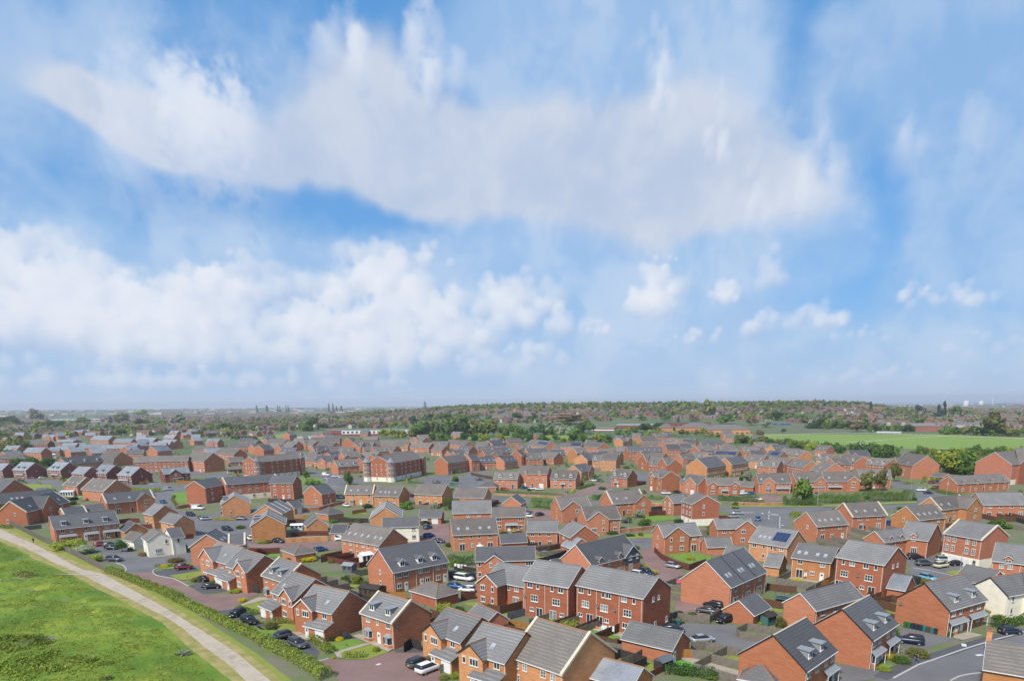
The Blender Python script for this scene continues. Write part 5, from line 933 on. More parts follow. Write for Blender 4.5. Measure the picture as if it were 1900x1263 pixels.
def hedge(pan, s, w, h, col='h', label='', name='hedge', dens=34, cat='hedge', bumpy=.35, size=.16):
    pts = [g(*p) for p in (cr(s) if pan == 'crop' else pp(pan, s))]; seg = [(a, b, (b - a).length) for a, b in zip(pts, pts[1:])]; tot = sum(t for *_, t in seg); n = int(min(26000, tot * (w + 2 * h) * dens)); o = pts[0]
    P_ = np.zeros((n, 3)); N_ = np.zeros((n, 3)); ph = random.uniform(0, 50)
    for i in range(n):
        t = random.uniform(0, tot); acc = 0
        for a, b, l in seg:
            if acc + l >= t: break
            acc += l
        f = (t - acc) / max(l, .01); c = a.lerp(b, min(1, max(0, f))); d = (b - a).normalized(); nn = Vector((-d.y, d.x, 0)); k = 1 + bumpy * (mnoise.noise((t * .42, ph, 0)) + .5 * mnoise.noise((t * 1.3, ph, 7)))
        th = random.uniform(-.15, math.pi + .15); rr = random.uniform(.7, 1.04) * k; cx, cz = math.cos(th), math.sin(th); sx = math.copysign(abs(cx) ** .6, cx); sz = math.copysign(abs(cz) ** .6, cz)
        P_[i] = (c.x - o.x + nn.x * sx * rr * w / 2, c.y - o.y + nn.y * sx * rr * w / 2, max(.02, sz * rr * h)); N_[i] = (nn.x * cx, nn.y * cx, cz + .15)
    N_ = unit(N_ + rng.normal(scale=.55, size=(n, 3)))
    r = ob(name, None, loc=(o.x, o.y, 0), label=label, category=cat); ob('foliage', leaves('foliage', P_, rng.uniform(.6, 1.3, n) * size, N_, LEAF[col]), r)
    b = MB(); acc = 0
    for a, c, l in seg:
        m = max(1, int(l / 2.5))
        for k in range(m): p = a.lerp(c, (k + .5) / m) - o; b.tube([(p.x, p.y, -.02), (p.x + .05, p.y, h * .7)], [.05, .02], 4)
    ob('stems', b.mesh('stems', [BARK]), r, kind='stuff'); return r
# near hedges
hedge('crop', '595,300 650,315 760,360 880,405 950,440 1020,475', 2.2, 1.5, 'h', 'bushy hedge between the fence end and the red paved court')
hedge('crop', '1010,475 1110,520 1190,560 1280,605 1360,640 1460,690', 2.3, 1.55, 'h', 'dense hedge beside the gravel path in front of the parked dark cars')
hedge('crop', '1450,690 1530,730 1620,780 1700,820 1740,850 1800,890', 2.6, 1.75, 'h', 'thick rounded hedge where the path meets the last paved court')
hedge('a1', '985,880 1060,910 1100,950 1180,1010', 1.9, 1.2, 'h', 'low leafy hedge edging the lawn of the double fronted house')
hedge('a1', '1290,1040 1400,1045 1490,1040', 1.5, 1.0, 'h', 'clipped hedge along the front lawn edge by the paved court')
hedge('a1', '540,720 640,735 760,720 850,735', 1.6, 1.0, 'o', 'shaggy olive hedge between the two garage drives')
hedge('a1', '310,600 400,630 480,650', 1.5, 1.0, 'g', 'small green hedge beside the yellowed front lawn')
hedge('crop', '850,270 930,270 1030,258', 1.0, .7, 'o', 'flower bed hedge along the cream house drive')
hedge('b0', '1500,850 1640,830 1760,815', 1.2, .9, 'g', 'trimmed hedge below the cream rendered gable wall')
hedge('b0', '1180,250 1320,262 1450,262 1500,258', 4.0, 2.0, 'y', 'wide yellow green hedge behind the white van')
hedge('b2', '320,425 430,420 560,415 680,405', 4.0, 4.6, 'd', 'tall dense dark hedge in front of the buff orange houses')
hedge('b2', '1130,400 1230,405 1340,425', 4.0, 4.0, 'g', 'rounded green thicket beside the paved turning', bumpy=.5)
hedge('b2', '770,262 1000,275 1200,285 1420,300', 1.6, 1.1, 'g', 'roadside shrub hedge before the row of arched dormer houses')
hedge('b2', '1560,240 1640,215 1710,200', 2.0, 1.3, 'g', 'hedge along the pink drive of the arched dormer house')
hedge('b2', '1700,330 1760,335 1810,320', 2.5, 2.0, 'd', 'clump of dark shrubs inside the bend of the pink drive')
hedge('b3', '280,325 400,330 480,335', 2.0, 1.3, 'g', 'neat green hedge beside the main road near the coped house')
hedge('b3', '960,335 1100,345 1250,350 1330,355', 3.0, 2.4, 'g', 'tall green hedge in front of the twin gabled house')
hedge('b3', '1560,380 1700,385 1900,385', 6.0, 3.4, 'g', 'deep roadside shrubbery along the main road verge', bumpy=.5)
hedge('b4', '10,360 200,358 400,350', 6.0, 3.6, 'g', 'roadside shrubbery below the two young trees', bumpy=.5)
hedge('b4', '420,345 620,340 860,335', 6.0, 3.8, 'g', 'shrubbery running up to the side road junction', bumpy=.5)
hedge('b4', '1080,260 1200,285 1300,300', 2.4, 1.4, 'g', 'clipped hedge round the corner lamp post')
hedge('b4', '780,188 870,190', 2.2, 1.6, 'y', 'rounded clipped shrub hedge by the side road')
hedge('b3', '1640,490 1720,475', 2.4, 1.6, 'y', 'bright green hedge corner at the speed hump junction')
hedge('b3', '870,680 880,640 890,610', 1.5, 1.6, 'g', 'dark upright hedge between the brick houses near the speed hump')
hedge('a3', '470,1180 620,1190 750,1210 960,1235', 2.4, 1.6, 'd', 'row of mixed dark shrubs beside the artificial lawn')
hedge('a4', '1720,770 1850,730 1950,700', 2.0, 1.5, 'g', 'trimmed green hedge in front of the cream house')
hedge('a4', '1590,750 1680,760 1720,745', 2.2, 1.9, 'd', 'dark shrubs beside the bay of the bin row pair')
hedge('b2', '0,175 100,185 130,190', 1.6, .9, 'g', 'low planting along the flats forecourt')
hedge('b2', '370,920 450,940 600,930', 3.0, 2.4, 'd', 'back garden shrubs beside the white pickup truck')
hedge('b2', '1710,645 1800,650 1850,640', 1.6, 1.1, 'f', 'yellow flowering hedge under the gabled house window')
hedge('b0', '1650,420 1600,330 1620,300', 1.2, .8, 'o', 'thin low hedge edging the small lawns by the side road')
hedge('b0', '0,590 100,600', 2, 1, 'g', 'weedy strip along the path fence')
hedge('b1', '80,520 200,525 300,525', 1.3, .8, 'f', 'low gold hedge along the buff gable terrace')
hedge('a2', '1600,930 1750,920 1880,930', 2.4, 1.2, 'g', 'overgrown garden greenery behind the coped house', bumpy=.6)
hedge('a2', '1250,770 1400,750 1560,760', 3.0, 1.3, 'y', 'tall weeds filling the terrace garden', bumpy=.6)
# scrub on the field
for i, (s, w, h, c, l) in enumerate((('-30,690 80,700 180,740', 7, 1.0, 'z', 'yellow green scrub bank at the field corner'), ('150,760 280,800 420,840', 7, 1.0, 'h', 'scrubby bramble bank along the low edge of the field'), ('420,850 560,880 680,910', 6, .9, 'z', 'low scrub below the mown field patch'),
        ('60,800 160,860 240,900', 8, 1.1, 'z', 'thick bramble mass in the lowest corner of the field'), ('100,315 160,330 210,345', 3, 1.0, 'o', 'grey brown thorn patch by the narrow footpath'), ('250,530 350,520 480,500', 3, .4, 'o', 'brownish bracken patch on the grass mound'), ('0,470 80,460 160,480', 4, .5, 'y', 'tussocky grass patch on the field'), ('980,770 1040,750', 1.8, .9, 'm', 'small white flowering shrub in the field'), ('300,345 350,338', 1.6, .6, 'f', 'yellow gorse clump beside the narrow footpath'), ('0,560 150,600 250,590', 4, .45, 'h', 'low rough tussocks on the open field'))):
    hedge('crop', s, w, h, c, l, name='scrub', cat='scrub', dens=30, bumpy=.7, size=.22)
# grass tufts over the field
def tufts(n, col, seed, s0, s1):
    rt = random.Random(seed); P_ = []; 
    while len(P_) < n:
        x, y = rt.uniform(-190, -15), rt.uniform(72, 280); q = topx((x, y, 0))
        if not (-20 < q[0] < 620 and 985 < q[1] < 1285): continue
        if mnoise.noise((x / 7., y / 7., seed)) + .5 * mnoise.noise((x / 2.2, y / 2.2, seed)) < .02: continue
        z = FH(x, y)
        if z < .12: continue
        P_.append((x, y, z + .04))
    P_ = np.array(P_); ob('grass_tufts', leaves('grass_tufts', P_, rng.uniform(s0, s1, n), unit(rng.normal(scale=.38, size=(n, 3)) + np.array([-.1, -.25, 1.])), LEAF[col]), kind='stuff')
tufts(15000, 'z', 1, .08, .22); tufts(9000, 'h', 2, .08, .2); tufts(3500, 'g', 3, .08, .22); tufts(3000, 'y', 5, .1, .2)
# garden shrubs: pan, x, y(base), height, width (5x pixels), kind, colour, label
SH = [('a1', 1320, 870, 85, 85, 'bush', 'u', 'clipped round blue grey shrub beside the brick house'), ('a1', 1255, 885, 45, 90, 'bush', 'f', 'golden shrub beside the clipped blue grey one'), ('a1', 1185, 890, 50, 60, 'bush', 'd', 'small dark shrub by the orange side fence'), ('a1', 1195, 1052, 28, 40, 'bush', 'f', 'tiny gold bush at the lawn corner'),
 ('a1', 625, 775, 80, 130, 'bush', 'o', 'brownish rounded shrub between the garage drives'), ('a1', 355, 530, 55, 70, 'bush', 'f', 'golden bush at the head of the paved court'), ('a1', 280, 440, 40, 120, 'bush', 'y', 'low yellow green bush by the court edge'), ('a1', 80, 360, 55, 60, 'bush', 'y', 'round bush between the black cars and garage'),
 ('a1', 1415, 355, 110, 110, 'bush', 'y', 'large yellow topped bush in the back garden'), ('a1', 1310, 350, 100, 90, 'bush', 'd', 'dark tall bush beside the yellow topped one'), ('a1', 1500, 360, 50, 150, 'bush', 'g', 'spreading green shrub at the terrace gable foot'), ('a1', 960, 150, 70, 170, 'bush', 'f', 'mass of yellow flowering shrub behind the pyramid roofed garage'), ('a1', 780, 150, 40, 70, 'bush', 'd', 'dark shrub by the pyramid roofed garage'),
 ('a2', 140, 1090, 85, 165, 'bush', 'g', 'smooth dome shaped green shrub by the buff porch'), ('a2', 430, 1230, 70, 120, 'bush', 'y', 'yellow green bush in the corner of the wooden fence'), ('a2', 320, 1240, 45, 110, 'bush', 'o', 'scrubby bush below the wooden fence'), ('a2', 320, 625, 130, 190, 'bush', 'y', 'big yellow spotted shrub beside the hipped garage'), ('a2', 450, 640, 110, 130, 'bush', 'd', 'dark glossy shrub next to the yellow spotted one'), ('a2', 1040, 830, 85, 130, 'bush', 'm', 'pale round shrub by the orange fence'), ('a2', 930, 800, 60, 90, 'bush', 'd', 'dark shrub between garage and pale round shrub'),
 ('a2', 620, 600, 40, 60, 'bush', 'b', 'reddish small shrub on the back lawn'), ('a2', 1350, 860, 45, 90, 'bush', 'b', 'red leaved shrub along the garden fence'), ('a2', 1180, 830, 35, 90, 'bush', 'y', 'pale weedy clump below the orange fence'), ('a2', 470, 390, 40, 90, 'bush', 'f', 'gold shrub on the grass by the white pickup'), ('a2', 430, 200, 100, 130, 'bush', 'g', 'green shrub mass at the terrace end'),
 ('a3', 285, 225, 65, 75, 'bush', 'f', 'yellow shrub beside the slate clad gable'), ('a3', 360, 275, 75, 90, 'bush', 'f', 'yellow flowering shrub at the paved court edge'), ('a3', 255, 340, 50, 55, 'bush', 'f', 'small yellow bush in front of the white estate car'), ('a3', 600, 640, 40, 80, 'bush', 'd', 'dark shrub on the corner by the paved yard'), ('a3', 720, 655, 45, 90, 'bush', 'g', 'spiky green plant by the wooden fence'), ('a3', 1530, 780, 160, 110, 'bush', 'o', 'tall straggly brown green shrub at the house corner'), ('a3', 1640, 750, 80, 50, 'bush', 'b', 'thin reddish shrub against the brick gable'), ('a3', 1505, 280, 65, 110, 'bush', 'g', 'round green shrub by the buff garage'),
 ('a3', 1690, 350, 60, 100, 'bush', 'f', 'golden grass clump in the patio garden'), ('a3', 1330, 740, 40, 90, 'bush', 'y', 'low bush beside the garage with open side'), ('a3', 620, 1200, 90, 120, 'bush', 'd', 'tall dark shrub behind the artificial lawn'), ('a3', 900, 1240, 60, 130, 'bush', 'g', 'green shrub beside the stone patio'),
 ('a4', 660, 1060, 70, 95, 'bush', 'f', 'bright yellow shrub by the porch bay'), ('a4', 760, 1090, 95, 150, 'bush', 'g', 'leafy green shrub in front of the porch by the pavement'), ('a4', 900, 1030, 95, 190, 'bush', 'o', 'olive shrub beside the dark car tail'), ('a4', 975, 1010, 45, 55, 'bush', 'f', 'small yellow shrub at the pavement corner'), ('a4', 600, 1165, 40, 120, 'bush', 'y', 'weedy yellow grass clump by the pavement'), ('a4', 950, 345, 50, 130, 'bush', 'o', 'dark rounded hedge bush beside the light blue car'), ('a4', 1210, 850, 70, 50, 'bush', 'g', 'green climber at the house corner by the bins'), ('a4', 1670, 690, 50, 100, 'bush', 'f', 'yellow shrub in front of the cream house wall'),
 ('b0', 650, 790, 110, 260, 'bush', 'y', 'broad yellow green bush beside the path fence'), ('b0', 780, 830, 90, 170, 'bush', 'm', 'pale grey green bush behind the path fence'), ('b0', 890, 905, 80, 120, 'bush', 'y', 'bright yellow bush at the fence bend'), ('b0', 1135, 815, 95, 130, 'round', 'd', 'small round dark tree beside the parked cars'), ('b0', 1700, 800, 75, 90, 'bush', 'g', 'green bush at the corner of the cream rendered wing'), ('b0', 1215, 810, 55, 45, 'bush', 'd', 'narrow dark shrub by the cream house porch'),
 ('b0', 1330, 850, 40, 90, 'bush', 'b', 'mixed flowering shrub below the cream wall'), ('b0', 1640, 905, 45, 150, 'bush', 'b', 'reddish hedge shrub at the turning circle lawn'), ('b0', 1530, 960, 40, 60, 'bush', 'f', 'orange yellow flower clump by the maroon car'), ('b0', 460, 290, 70, 110, 'bush', 'd', 'dark garden shrubs by the white picket panel'), ('b0', 540, 340, 60, 120, 'bush', 'o', 'olive bush behind the glass roofed extension'), ('b0', 640, 380, 50, 110, 'bush', 'g', 'green garden bush behind the dark garage roof'), ('b0', 760, 430, 40, 90, 'bush', 'y', 'bright grass clump between two garages'),
 ('b1', 330, 600, 40, 90, 'bush', 'g', 'green bush at the corner by the navy car'), ('b1', 550, 735, 35, 120, 'bush', 'y', 'low yellow green bed below the broad gable'), ('b1', 590, 735, 45, 70, 'bush', 'b', 'brown shrub below the broad gable'), ('b1', 1335, 195, 110, 90, 'round', 'g', 'young bright green tree near the mini roundabout'), ('b1', 1190, 545, 45, 80, 'bush', 'g', 'green shrub along the long brown fence'), ('b1', 1510, 410, 60, 90, 'bush', 'd', 'dark bush before the white bay'), ('b1', 1870, 420, 100, 130, 'bush', 'g', 'loose leafy bush beside the stepped roof'), ('b1', 1430, 545, 40, 90, 'bush', 'o', 'olive shrub in the fenced strip'), ('b1', 945, 150, 80, 70, 'round', 'g', 'slim young tree in front of the turreted flats'), ('b1', 1000, 190, 55, 160, 'bush', 'g', 'grassy planting mound at the mini roundabout'),
 ('b2', 430, 185, 70, 80, 'round', 'g', 'small tree on the flats car park'), ('b2', 1790, 240, 40, 80, 'bush', 'd', 'small palm like shrub by the pink drive'), ('b2', 230, 415, 80, 90, 'bush', 'm', 'pale young tree beside the buff house'), ('b2', 10, 400, 80, 90, 'bush', 'g', 'garden bush at the white bay corner'), ('b2', 990, 625, 30, 110, 'bush', 'f', 'yellow bed by the white front door'), ('b2', 870, 650, 35, 90, 'bush', 'd', 'low dark hedge piece at the porch canopy house'), ('b2', 1880, 650, 40, 120, 'bush', 'd', 'dark planting at the verge corner'),
 ('b3', 230, 500, 100, 110, 'bush', 'm', 'pale flowering bush behind the trampoline'), ('b3', 280, 575, 105, 130, 'bush', 'g', 'full green bush above the garden wall'), ('b3', 600, 545, 45, 110, 'bush', 'd', 'dark shrub by the bicycles'), ('b3', 1120, 415, 45, 70, 'bush', 'y', 'yellow green shrub at the block corner'), ('b3', 130, 670, 30, 120, 'bush', 'd', 'dark low shrubs on the verge'), ('b3', 1175, 180, 100, 60, 'cone', 'd', 'dark upright conifer behind the twin gabled house'), ('b3', 1225, 185, 110, 110, 'round', 'm', 'pale feathery tree beside the upright conifer'), ('b3', 620, 130, 70, 70, 'bush', 'm', 'pale bush between two brick gables'), ('b3', 110, 50, 50, 80, 'bush', 'g', 'bush behind the pointed gable house'),
 ('b3', 1440, 85, 110, 240, 'round', 'd', 'broad dark green tree rising among the roofs'), ('b3', 1740, 380, 220, 200, 'round', 'g', 'bushy young tree beside the main road'), ('b4', 430, 255, 180, 160, 'round', 'o', 'light young tree before the arched dormer house'), ('b4', 560, 250, 190, 130, 'round', 'o', 'taller thin young tree before the arched dormer house'), ('b4', 690, 165, 170, 110, 'round', 'o', 'sparse olive tree by the side road cars'), ('b4', 1650, 590, 90, 190, 'bush', 'g', 'large garden bush behind the coped house'), ('b4', 1020, 240, 45, 90, 'bush', 'm', 'pale shrub in front of the parked red car'), ('b4', 880, 340, 40, 40, 'bush', 'd', 'small dark shrub at the junction corner'),
 ('b3', 1515, 995, 40, 100, 'bush', 'g', 'garden shrub beyond the buff garage')]
for pan, x, y, h, w, kd, c, l in SH: tpx(pan, x, y, h * 1.05, w, kind=kd, col=c, label=l, cat='shrub' if kd == 'bush' else 'tree', name='shrub' if kd == 'bush' else 'tree')
# wood and tree belts in the middle distance (each tree its own)
GT = 'trees of the wood and hedge line below the playing fields'
def belt(pan, s, n, hr, wr, cols, label, group, kinds=('round', 'bush', 'bush'), jit=8, q=None):
    pts = pp(pan, s); L = [math.dist(a, b) for a, b in zip(pts, pts[1:])]; tot = sum(L)
    for i in range(n):
        t = (i + random.uniform(.2, .8)) / n * tot; k = 0
        while k < len(L) - 1 and t > L[k]: t -= L[k]; k += 1
        a, b = pts[k], pts[k + 1]; f = t / L[k]; x, y = a[0] + (b[0] - a[0]) * f, a[1] + (b[1] - a[1]) * f + random.uniform(-jit, jit) / 5; p = gt(x, y); h = random.uniform(*hr)
        D = p.length; tree(p, h, h * random.uniform(*wr), random.choice(kinds), random.choice(cols), q if q is not None else (1 if D < 900 else 0), label, 'tree', group)
belt('c4', '20,500 200,520 400,545 600,560 720,560', 17, (7.2, 11.6), (.9, 1.3), 'gdow', 'hedgerow tree along the near edge of the playing fields', 'hedgerow trees by the playing fields', jit=10)
belt('c3', '1120,425 1300,450 1500,470 1700,490 1880,500', 18, (7.2, 11.6), (.9, 1.3), 'gdoyw', 'hedgerow tree along the near edge of the playing fields', 'hedgerow trees by the playing fields', jit=10)
belt('c4', '740,600 860,620 1000,640 1150,640 1300,640 1500,620', 13, (8.5, 12), (.8, 1.1), 'gdob', 'leafy tree of the dense wood behind the brick houses', 'trees of the dense wood', jit=16)
belt('c4', '1130,705 1250,715 1350,720 1500,715 1530,690', 9, (13, 18.8), (.8, 1.1), 'gyg', 'bright green tree on the front edge of the dense wood', 'front trees of the dense wood', jit=14)
belt('c4', '900,560 1100,560 1300,560 1550,560 1800,560 1950,560', 15, (7, 10), (.9, 1.2), 'ggyob', 'tree at the back of the dense wood before the mown pitch', 'back trees of the dense wood', jit=10)
belt('c2', '40,385 200,385 400,380 600,372 800,365', 16, (18.8, 27.6), (.9, 1.2), 'gdgo', 'tall tree of the belt behind the packed brick houses', 'tree belt behind the packed houses', jit=8)
belt('c2', '850,368 1000,365 1200,362 1400,360 1680,358', 13, (14.5, 23.2), (.9, 1.2), 'gdmg', 'tall tree along the far side of the fenced pitch', 'trees beyond the fenced pitch', jit=6)
belt('c2', '180,420 420,425 640,435 860,425 1010,420 1300,425 1560,430 1860,425', 22, (7.2, 13), (.9, 1.3), 'gydg', 'bush or small tree on the near side of the fenced pitch', 'bushes before the fenced pitch', jit=6)
belt('c3', '0,370 240,360 420,365 700,370 880,375 1080,380', 15, (7.2, 13), (.9, 1.3), 'gyo', 'small tree between the roofs and the buff school', 'trees before the buff school', jit=6)
belt('c0', '0,510 120,505 280,500', 6, (13, 18.8), (.9, 1.2), 'ogo', 'wide olive tree of the clump behind the plum brick houses', 'olive tree clump', jit=14)
belt('c0', '0,560 200,560 420,560 620,545', 12, (5.8, 8.7), (1.2, 1.6), 'dg', 'dark bush of the line behind the plum brick houses', 'dark bush line', jit=5)
belt('c0', '0,640 100,640 400,650 530,640', 6, (5.8, 8.7), (1., 1.4), 'gd', 'green bush between the plum brick houses', 'bushes between plum brick houses', jit=5)
belt('c1', '240,405 480,400', 6, (5.8, 8.7), (1., 1.4), 'gd', 'bush by the building site', 'bushes by the building site', jit=5)
belt('c1', '1620,385 1850,385', 5, (11.6, 15.9), (.9, 1.2), 'y', 'bright green tree in front of the long white school', 'bright trees by the white school', jit=5)
belt('c4', '440,330 600,320 880,330', 12, (10.2, 13), (1., 1.4), 'wgd', 'flowering thorn tree beyond the mown pitch', 'thorn hedge beyond the mown pitch', jit=3)
belt('c4', '1130,350 1300,352 1500,360 1700,368 1900,372', 16, (10.2, 14.5), (1., 1.4), 'dog', 'tree of the thick hedge beyond the long pitch', 'thick hedge beyond the long pitch', jit=4)
belt('c4', '-100,300 0,305 150,300 430,305', 12, (11.6, 17.4), (1., 1.3), 'gd', 'tree of the line behind the far pitch corner', 'trees behind the far pitch corner', jit=4)
tpx('c4', 1600, 368, 210, 220, kind='round', col='o', label='huge olive green tree at the far pitch edge')
tpx('c4', 350, 330, 90, 150, kind='round', col='b', label='spreading bronze tree on the far touchline')
for i, (x, y, h, w, k, c, l) in enumerate(((1095, 225, 122, 70, 'cone', 'n', 'shorter dark pointed conifer of a close pair'), (1145, 225, 150, 60, 'cone', 'n', 'taller dark pointed conifer of a close pair'), (472, 140, 70, 55, 'cone', 'n', 'dark small conifer above the white terrace'), (915, 160, 70, 85, 'round', 'n', 'dark blue green tree among far roofs'), (1255, 190, 85, 120, 'round', 'g', 'rounded green tree near the rugby posts'))): tpx('c4', x, y, h, w, kind=k, col=c, label=l)
for i, (x, h, w) in enumerate(((485, 62, 30), (580, 65, 35), (680, 60, 24), (700, 58, 22), (757, 66, 18), (778, 62, 18), (1155, 80, 28), (1192, 80, 26), (1225, 60, 24), (1270, 62, 40))): tpx('c1', x, 155, h, w, kind='col', col='d', label='tall slim poplar standing above the far rooftops', group='poplars above the far rooftops')
for pan, x, y, h, w, k, c, l in (('c1', 1005, 320, 130, 140, 'round', 'd', 'big dark round tree above the green strip'), ('c1', 930, 325, 80, 140, 'round', 'g', 'wide lighter tree below the big dark round one'), ('c1', 1100, 315, 70, 100, 'round', 'd', 'dark tree at the end of the green strip'), ('c1', 190, 310, 75, 130, 'round', 'g', 'green tree among the far rooftops by the building site'), ('c1', 100, 320, 50, 140, 'round', 'g', 'low wide green tree by the far rooftops'),
  ('c0', 330, 235, 90, 130, 'round', 'o', 'tall olive tree beside the white warehouse'), ('c0', 90, 270, 70, 150, 'round', 'd', 'dark tree mass over the far terraces'), ('c0', 470, 305, 75, 90, 'round', 'd', 'dark tree beside the pale green one'), ('c0', 380, 305, 65, 110, 'round', 'y', 'pale green tree near the far terraces'), ('c0', 545, 310, 70, 110, 'round', 'g', 'green tree between the dark tree and the warehouse'), ('c0', 1030, 250, 50, 45, 'cone', 'n', 'small dark conifer by the white shed roof'), ('c0', 780, 260, 60, 140, 'round', 'o', 'olive tree in front of the white warehouse'), ('c0', 1140, 245, 85, 160, 'round', 'o', 'large olive tree behind the low white shed'), ('c0', 1320, 285, 70, 120, 'round', 'd', 'dark green tree by the hill rooftops'), ('c0', 1660, 275, 100, 170, 'round', 'm', 'pale silvery tree over the far rooftops'), ('c0', 1500, 290, 60, 90, 'round', 'g', 'green tree beside the pale silvery tree'), ('c0', 1320, 195, 60, 160, 'round', 'y', 'yellow green tree on the far skyline'), ('c0', 1130, 375, 60, 120, 'round', 'd', 'dark tree among slate blue roofs'), ('c0', 630, 380, 50, 100, 'round', 'y', 'bright bush tree by the little green'), ('c0', 300, 370, 60, 130, 'round', 'o', 'olive tree beside the car park'), ('c0', 30, 400, 60, 110, 'round', 'y', 'yellow green tree above the olive clump'),
  ('c2', 190, 240, 80, 100, 'round', 'd', 'round dark tree above the terraces, beside a wider one'), ('c2', 325, 235, 80, 130, 'round', 'g', 'wide green tree above the far terraces'), ('c2', 500, 225, 45, 140, 'round', 'g', 'low green tree line piece above the terraces'), ('c2', 1000, 235, 90, 120, 'round', 'd', 'big dark tree above the cream terrace'), ('c2', 1150, 225, 60, 110, 'round', 'd', 'smaller dark tree beside the big one above the terrace'), ('c2', 1290, 345, 110, 150, 'round', 'm', 'pale grey green tree beside the fenced pitch'), ('c2', 1450, 345, 130, 140, 'round', 'g', 'tall green tree next to the pale grey green one'), ('c2', 1600, 345, 110, 160, 'round', 'd', 'broad dark tree behind the fenced pitch'), ('c2', 1480, 260, 90, 380, 'round', 'b', 'wide bronze leaved tree group above the pitch'), ('c2', 30, 255, 70, 100, 'round', 'd', 'dark narrow tree at the end of the terraces'), ('c2', 735, 230, 45, 80, 'round', 'd', 'dark tree at the top of the belt'), ('c2', 145, 120, 70, 35, 'col', 'n', 'lone skyline poplar near the hill'), ('c2', 460, 160, 45, 120, 'round', 'o', 'brownish tree among far roofs'),
  ('c3', 860, 200, 150, 160, 'round', 'o', 'huge olive tree on the skyline of the ridge'), ('c3', 590, 265, 70, 45, 'cone', 'n', 'single dark conifer by the buff school'), ('c3', 290, 335, 80, 180, 'round', 'd', 'dark tree in front of the flat roofed school'), ('c3', 400, 310, 70, 120, 'round', 'd', 'second dark tree in front of the buff school'), ('c3', 750, 235, 40, 130, 'round', 'b', 'brown topped tree behind the buff school'), ('c3', 1030, 260, 70, 180, 'round', 'g', 'wide green tree behind the school roofs'), ('c3', 1270, 270, 80, 130, 'round', 'b', 'bronze tree near the blue pitch boards'), ('c3', 1400, 290, 75, 130, 'round', 'm', 'pale willow like tree by the blue pitch boards'), ('c3', 1810, 230, 55, 140, 'round', 'm', 'pale blossom tree behind the courts'), ('c3', 1500, 225, 90, 130, 'round', 'd', 'dark tree beside the floodlights'), ('c3', 480, 230, 45, 130, 'round', 'g', 'bright bush above the flat roofed school'), ('c3', 250, 225, 45, 120, 'round', 'g', 'green tree behind the pale flat roof'), ('c3', 1340, 395, 80, 110, 'round', 'b', 'bare brown green bush at the pitch corner'), ('c3', 1570, 340, 40, 50, 'round', 'd', 'lone round bush on the small green'), ('c3', 1430, 120, 70, 190, 'round', 'o', 'olive skyline tree on the ridge')):
    tpx(pan, x, y, h, w, kind=k, col=c, label=l, cat='tree')
def inside(pt, poly):
    c = False; j = len(poly) - 1
    for i in range(len(poly)):
        (xi, yi), (xj, yj) = poly[i], poly[j]
        if (yi > pt[1]) != (yj > pt[1]) and pt[0] < (xj - xi) * (pt[1] - yi) / (yj - yi) + xi: c = not c
        j = i
    return c
# remaining houses of the estate, set in the free plots between the ones read off one by one
PAN['z'] = (0, 0); rq = random.Random(33); nfill = 0
ZON = [[(0, 800), (130, 795), (400, 800), (620, 806), (960, 812), (1150, 812), (1420, 818), (1500, 838), (1640, 848), (1640, 878), (1330, 885), (1000, 880), (800, 872), (640, 880), (570, 868), (420, 862), (230, 862), (60, 868), (0, 868)]]
HARD0 = [p for n_, p in POLY if n_ in ('road', 'car_park', 'paved_court', 'playing_field', 'building_site')]
for i in range(16000):
    if nfill >= 108: break
    x, y = rq.uniform(0, 1640), rq.uniform(795, 885)
    if not inside((x, y), ZON[0]): continue
    p = g(x, y)
    if any(inside((p.x + dx, p.y + dy), q) for q in HARD0 for dx, dy in ((0, 0), (6, 5), (-6, 5))): continue
    L = rq.uniform(9, 14); bad = False; f_ = Vector((p.x, p.y, 0)).normalized()
    for t_ in FOOT:
        c = t_[0] - p; du = abs(c.x * f_.y - c.y * f_.x); dv = abs(c.x * f_.x + c.y * f_.y - 4)
        if du < t_[2] / 2 + L / 2 + .5 and dv < t_[3] / 2 + t_[2] * .15 + 2.5: bad = True; break
    if bad: continue
    z = rq.choice((5, 5, 5, 5, 7.4)); D = p.length; a = topx((p.x, p.y, z)); sg = rq.choice((-1, 1)); k = FPX / D; bo = x > 1000 and rq.random() < .35
    B = (a[0] * 5 - sg * L * k * 2.5, a[1] * 5); C = (B[0] + sg * L * k * 5 * .9, B[1]); A_ = (B[0] - sg * k * 5 * rq.uniform(2, 7.5), B[1])
    gen('z', [(B, C, A_, z, rq.choice(('', 'K=.2,.4,.7', 'D=.2,.8', 'W=.3,.7,.6', 'K=.3,.8', 'W=.0,.35,.5', '')), 'o' if bo else 'q', rq.choice('bbd') if x > 420 else 'l')], 'q', 'b', 'in the middle rows', 'houses filling the middle rows'); nfill += 1
print('filled', nfill)
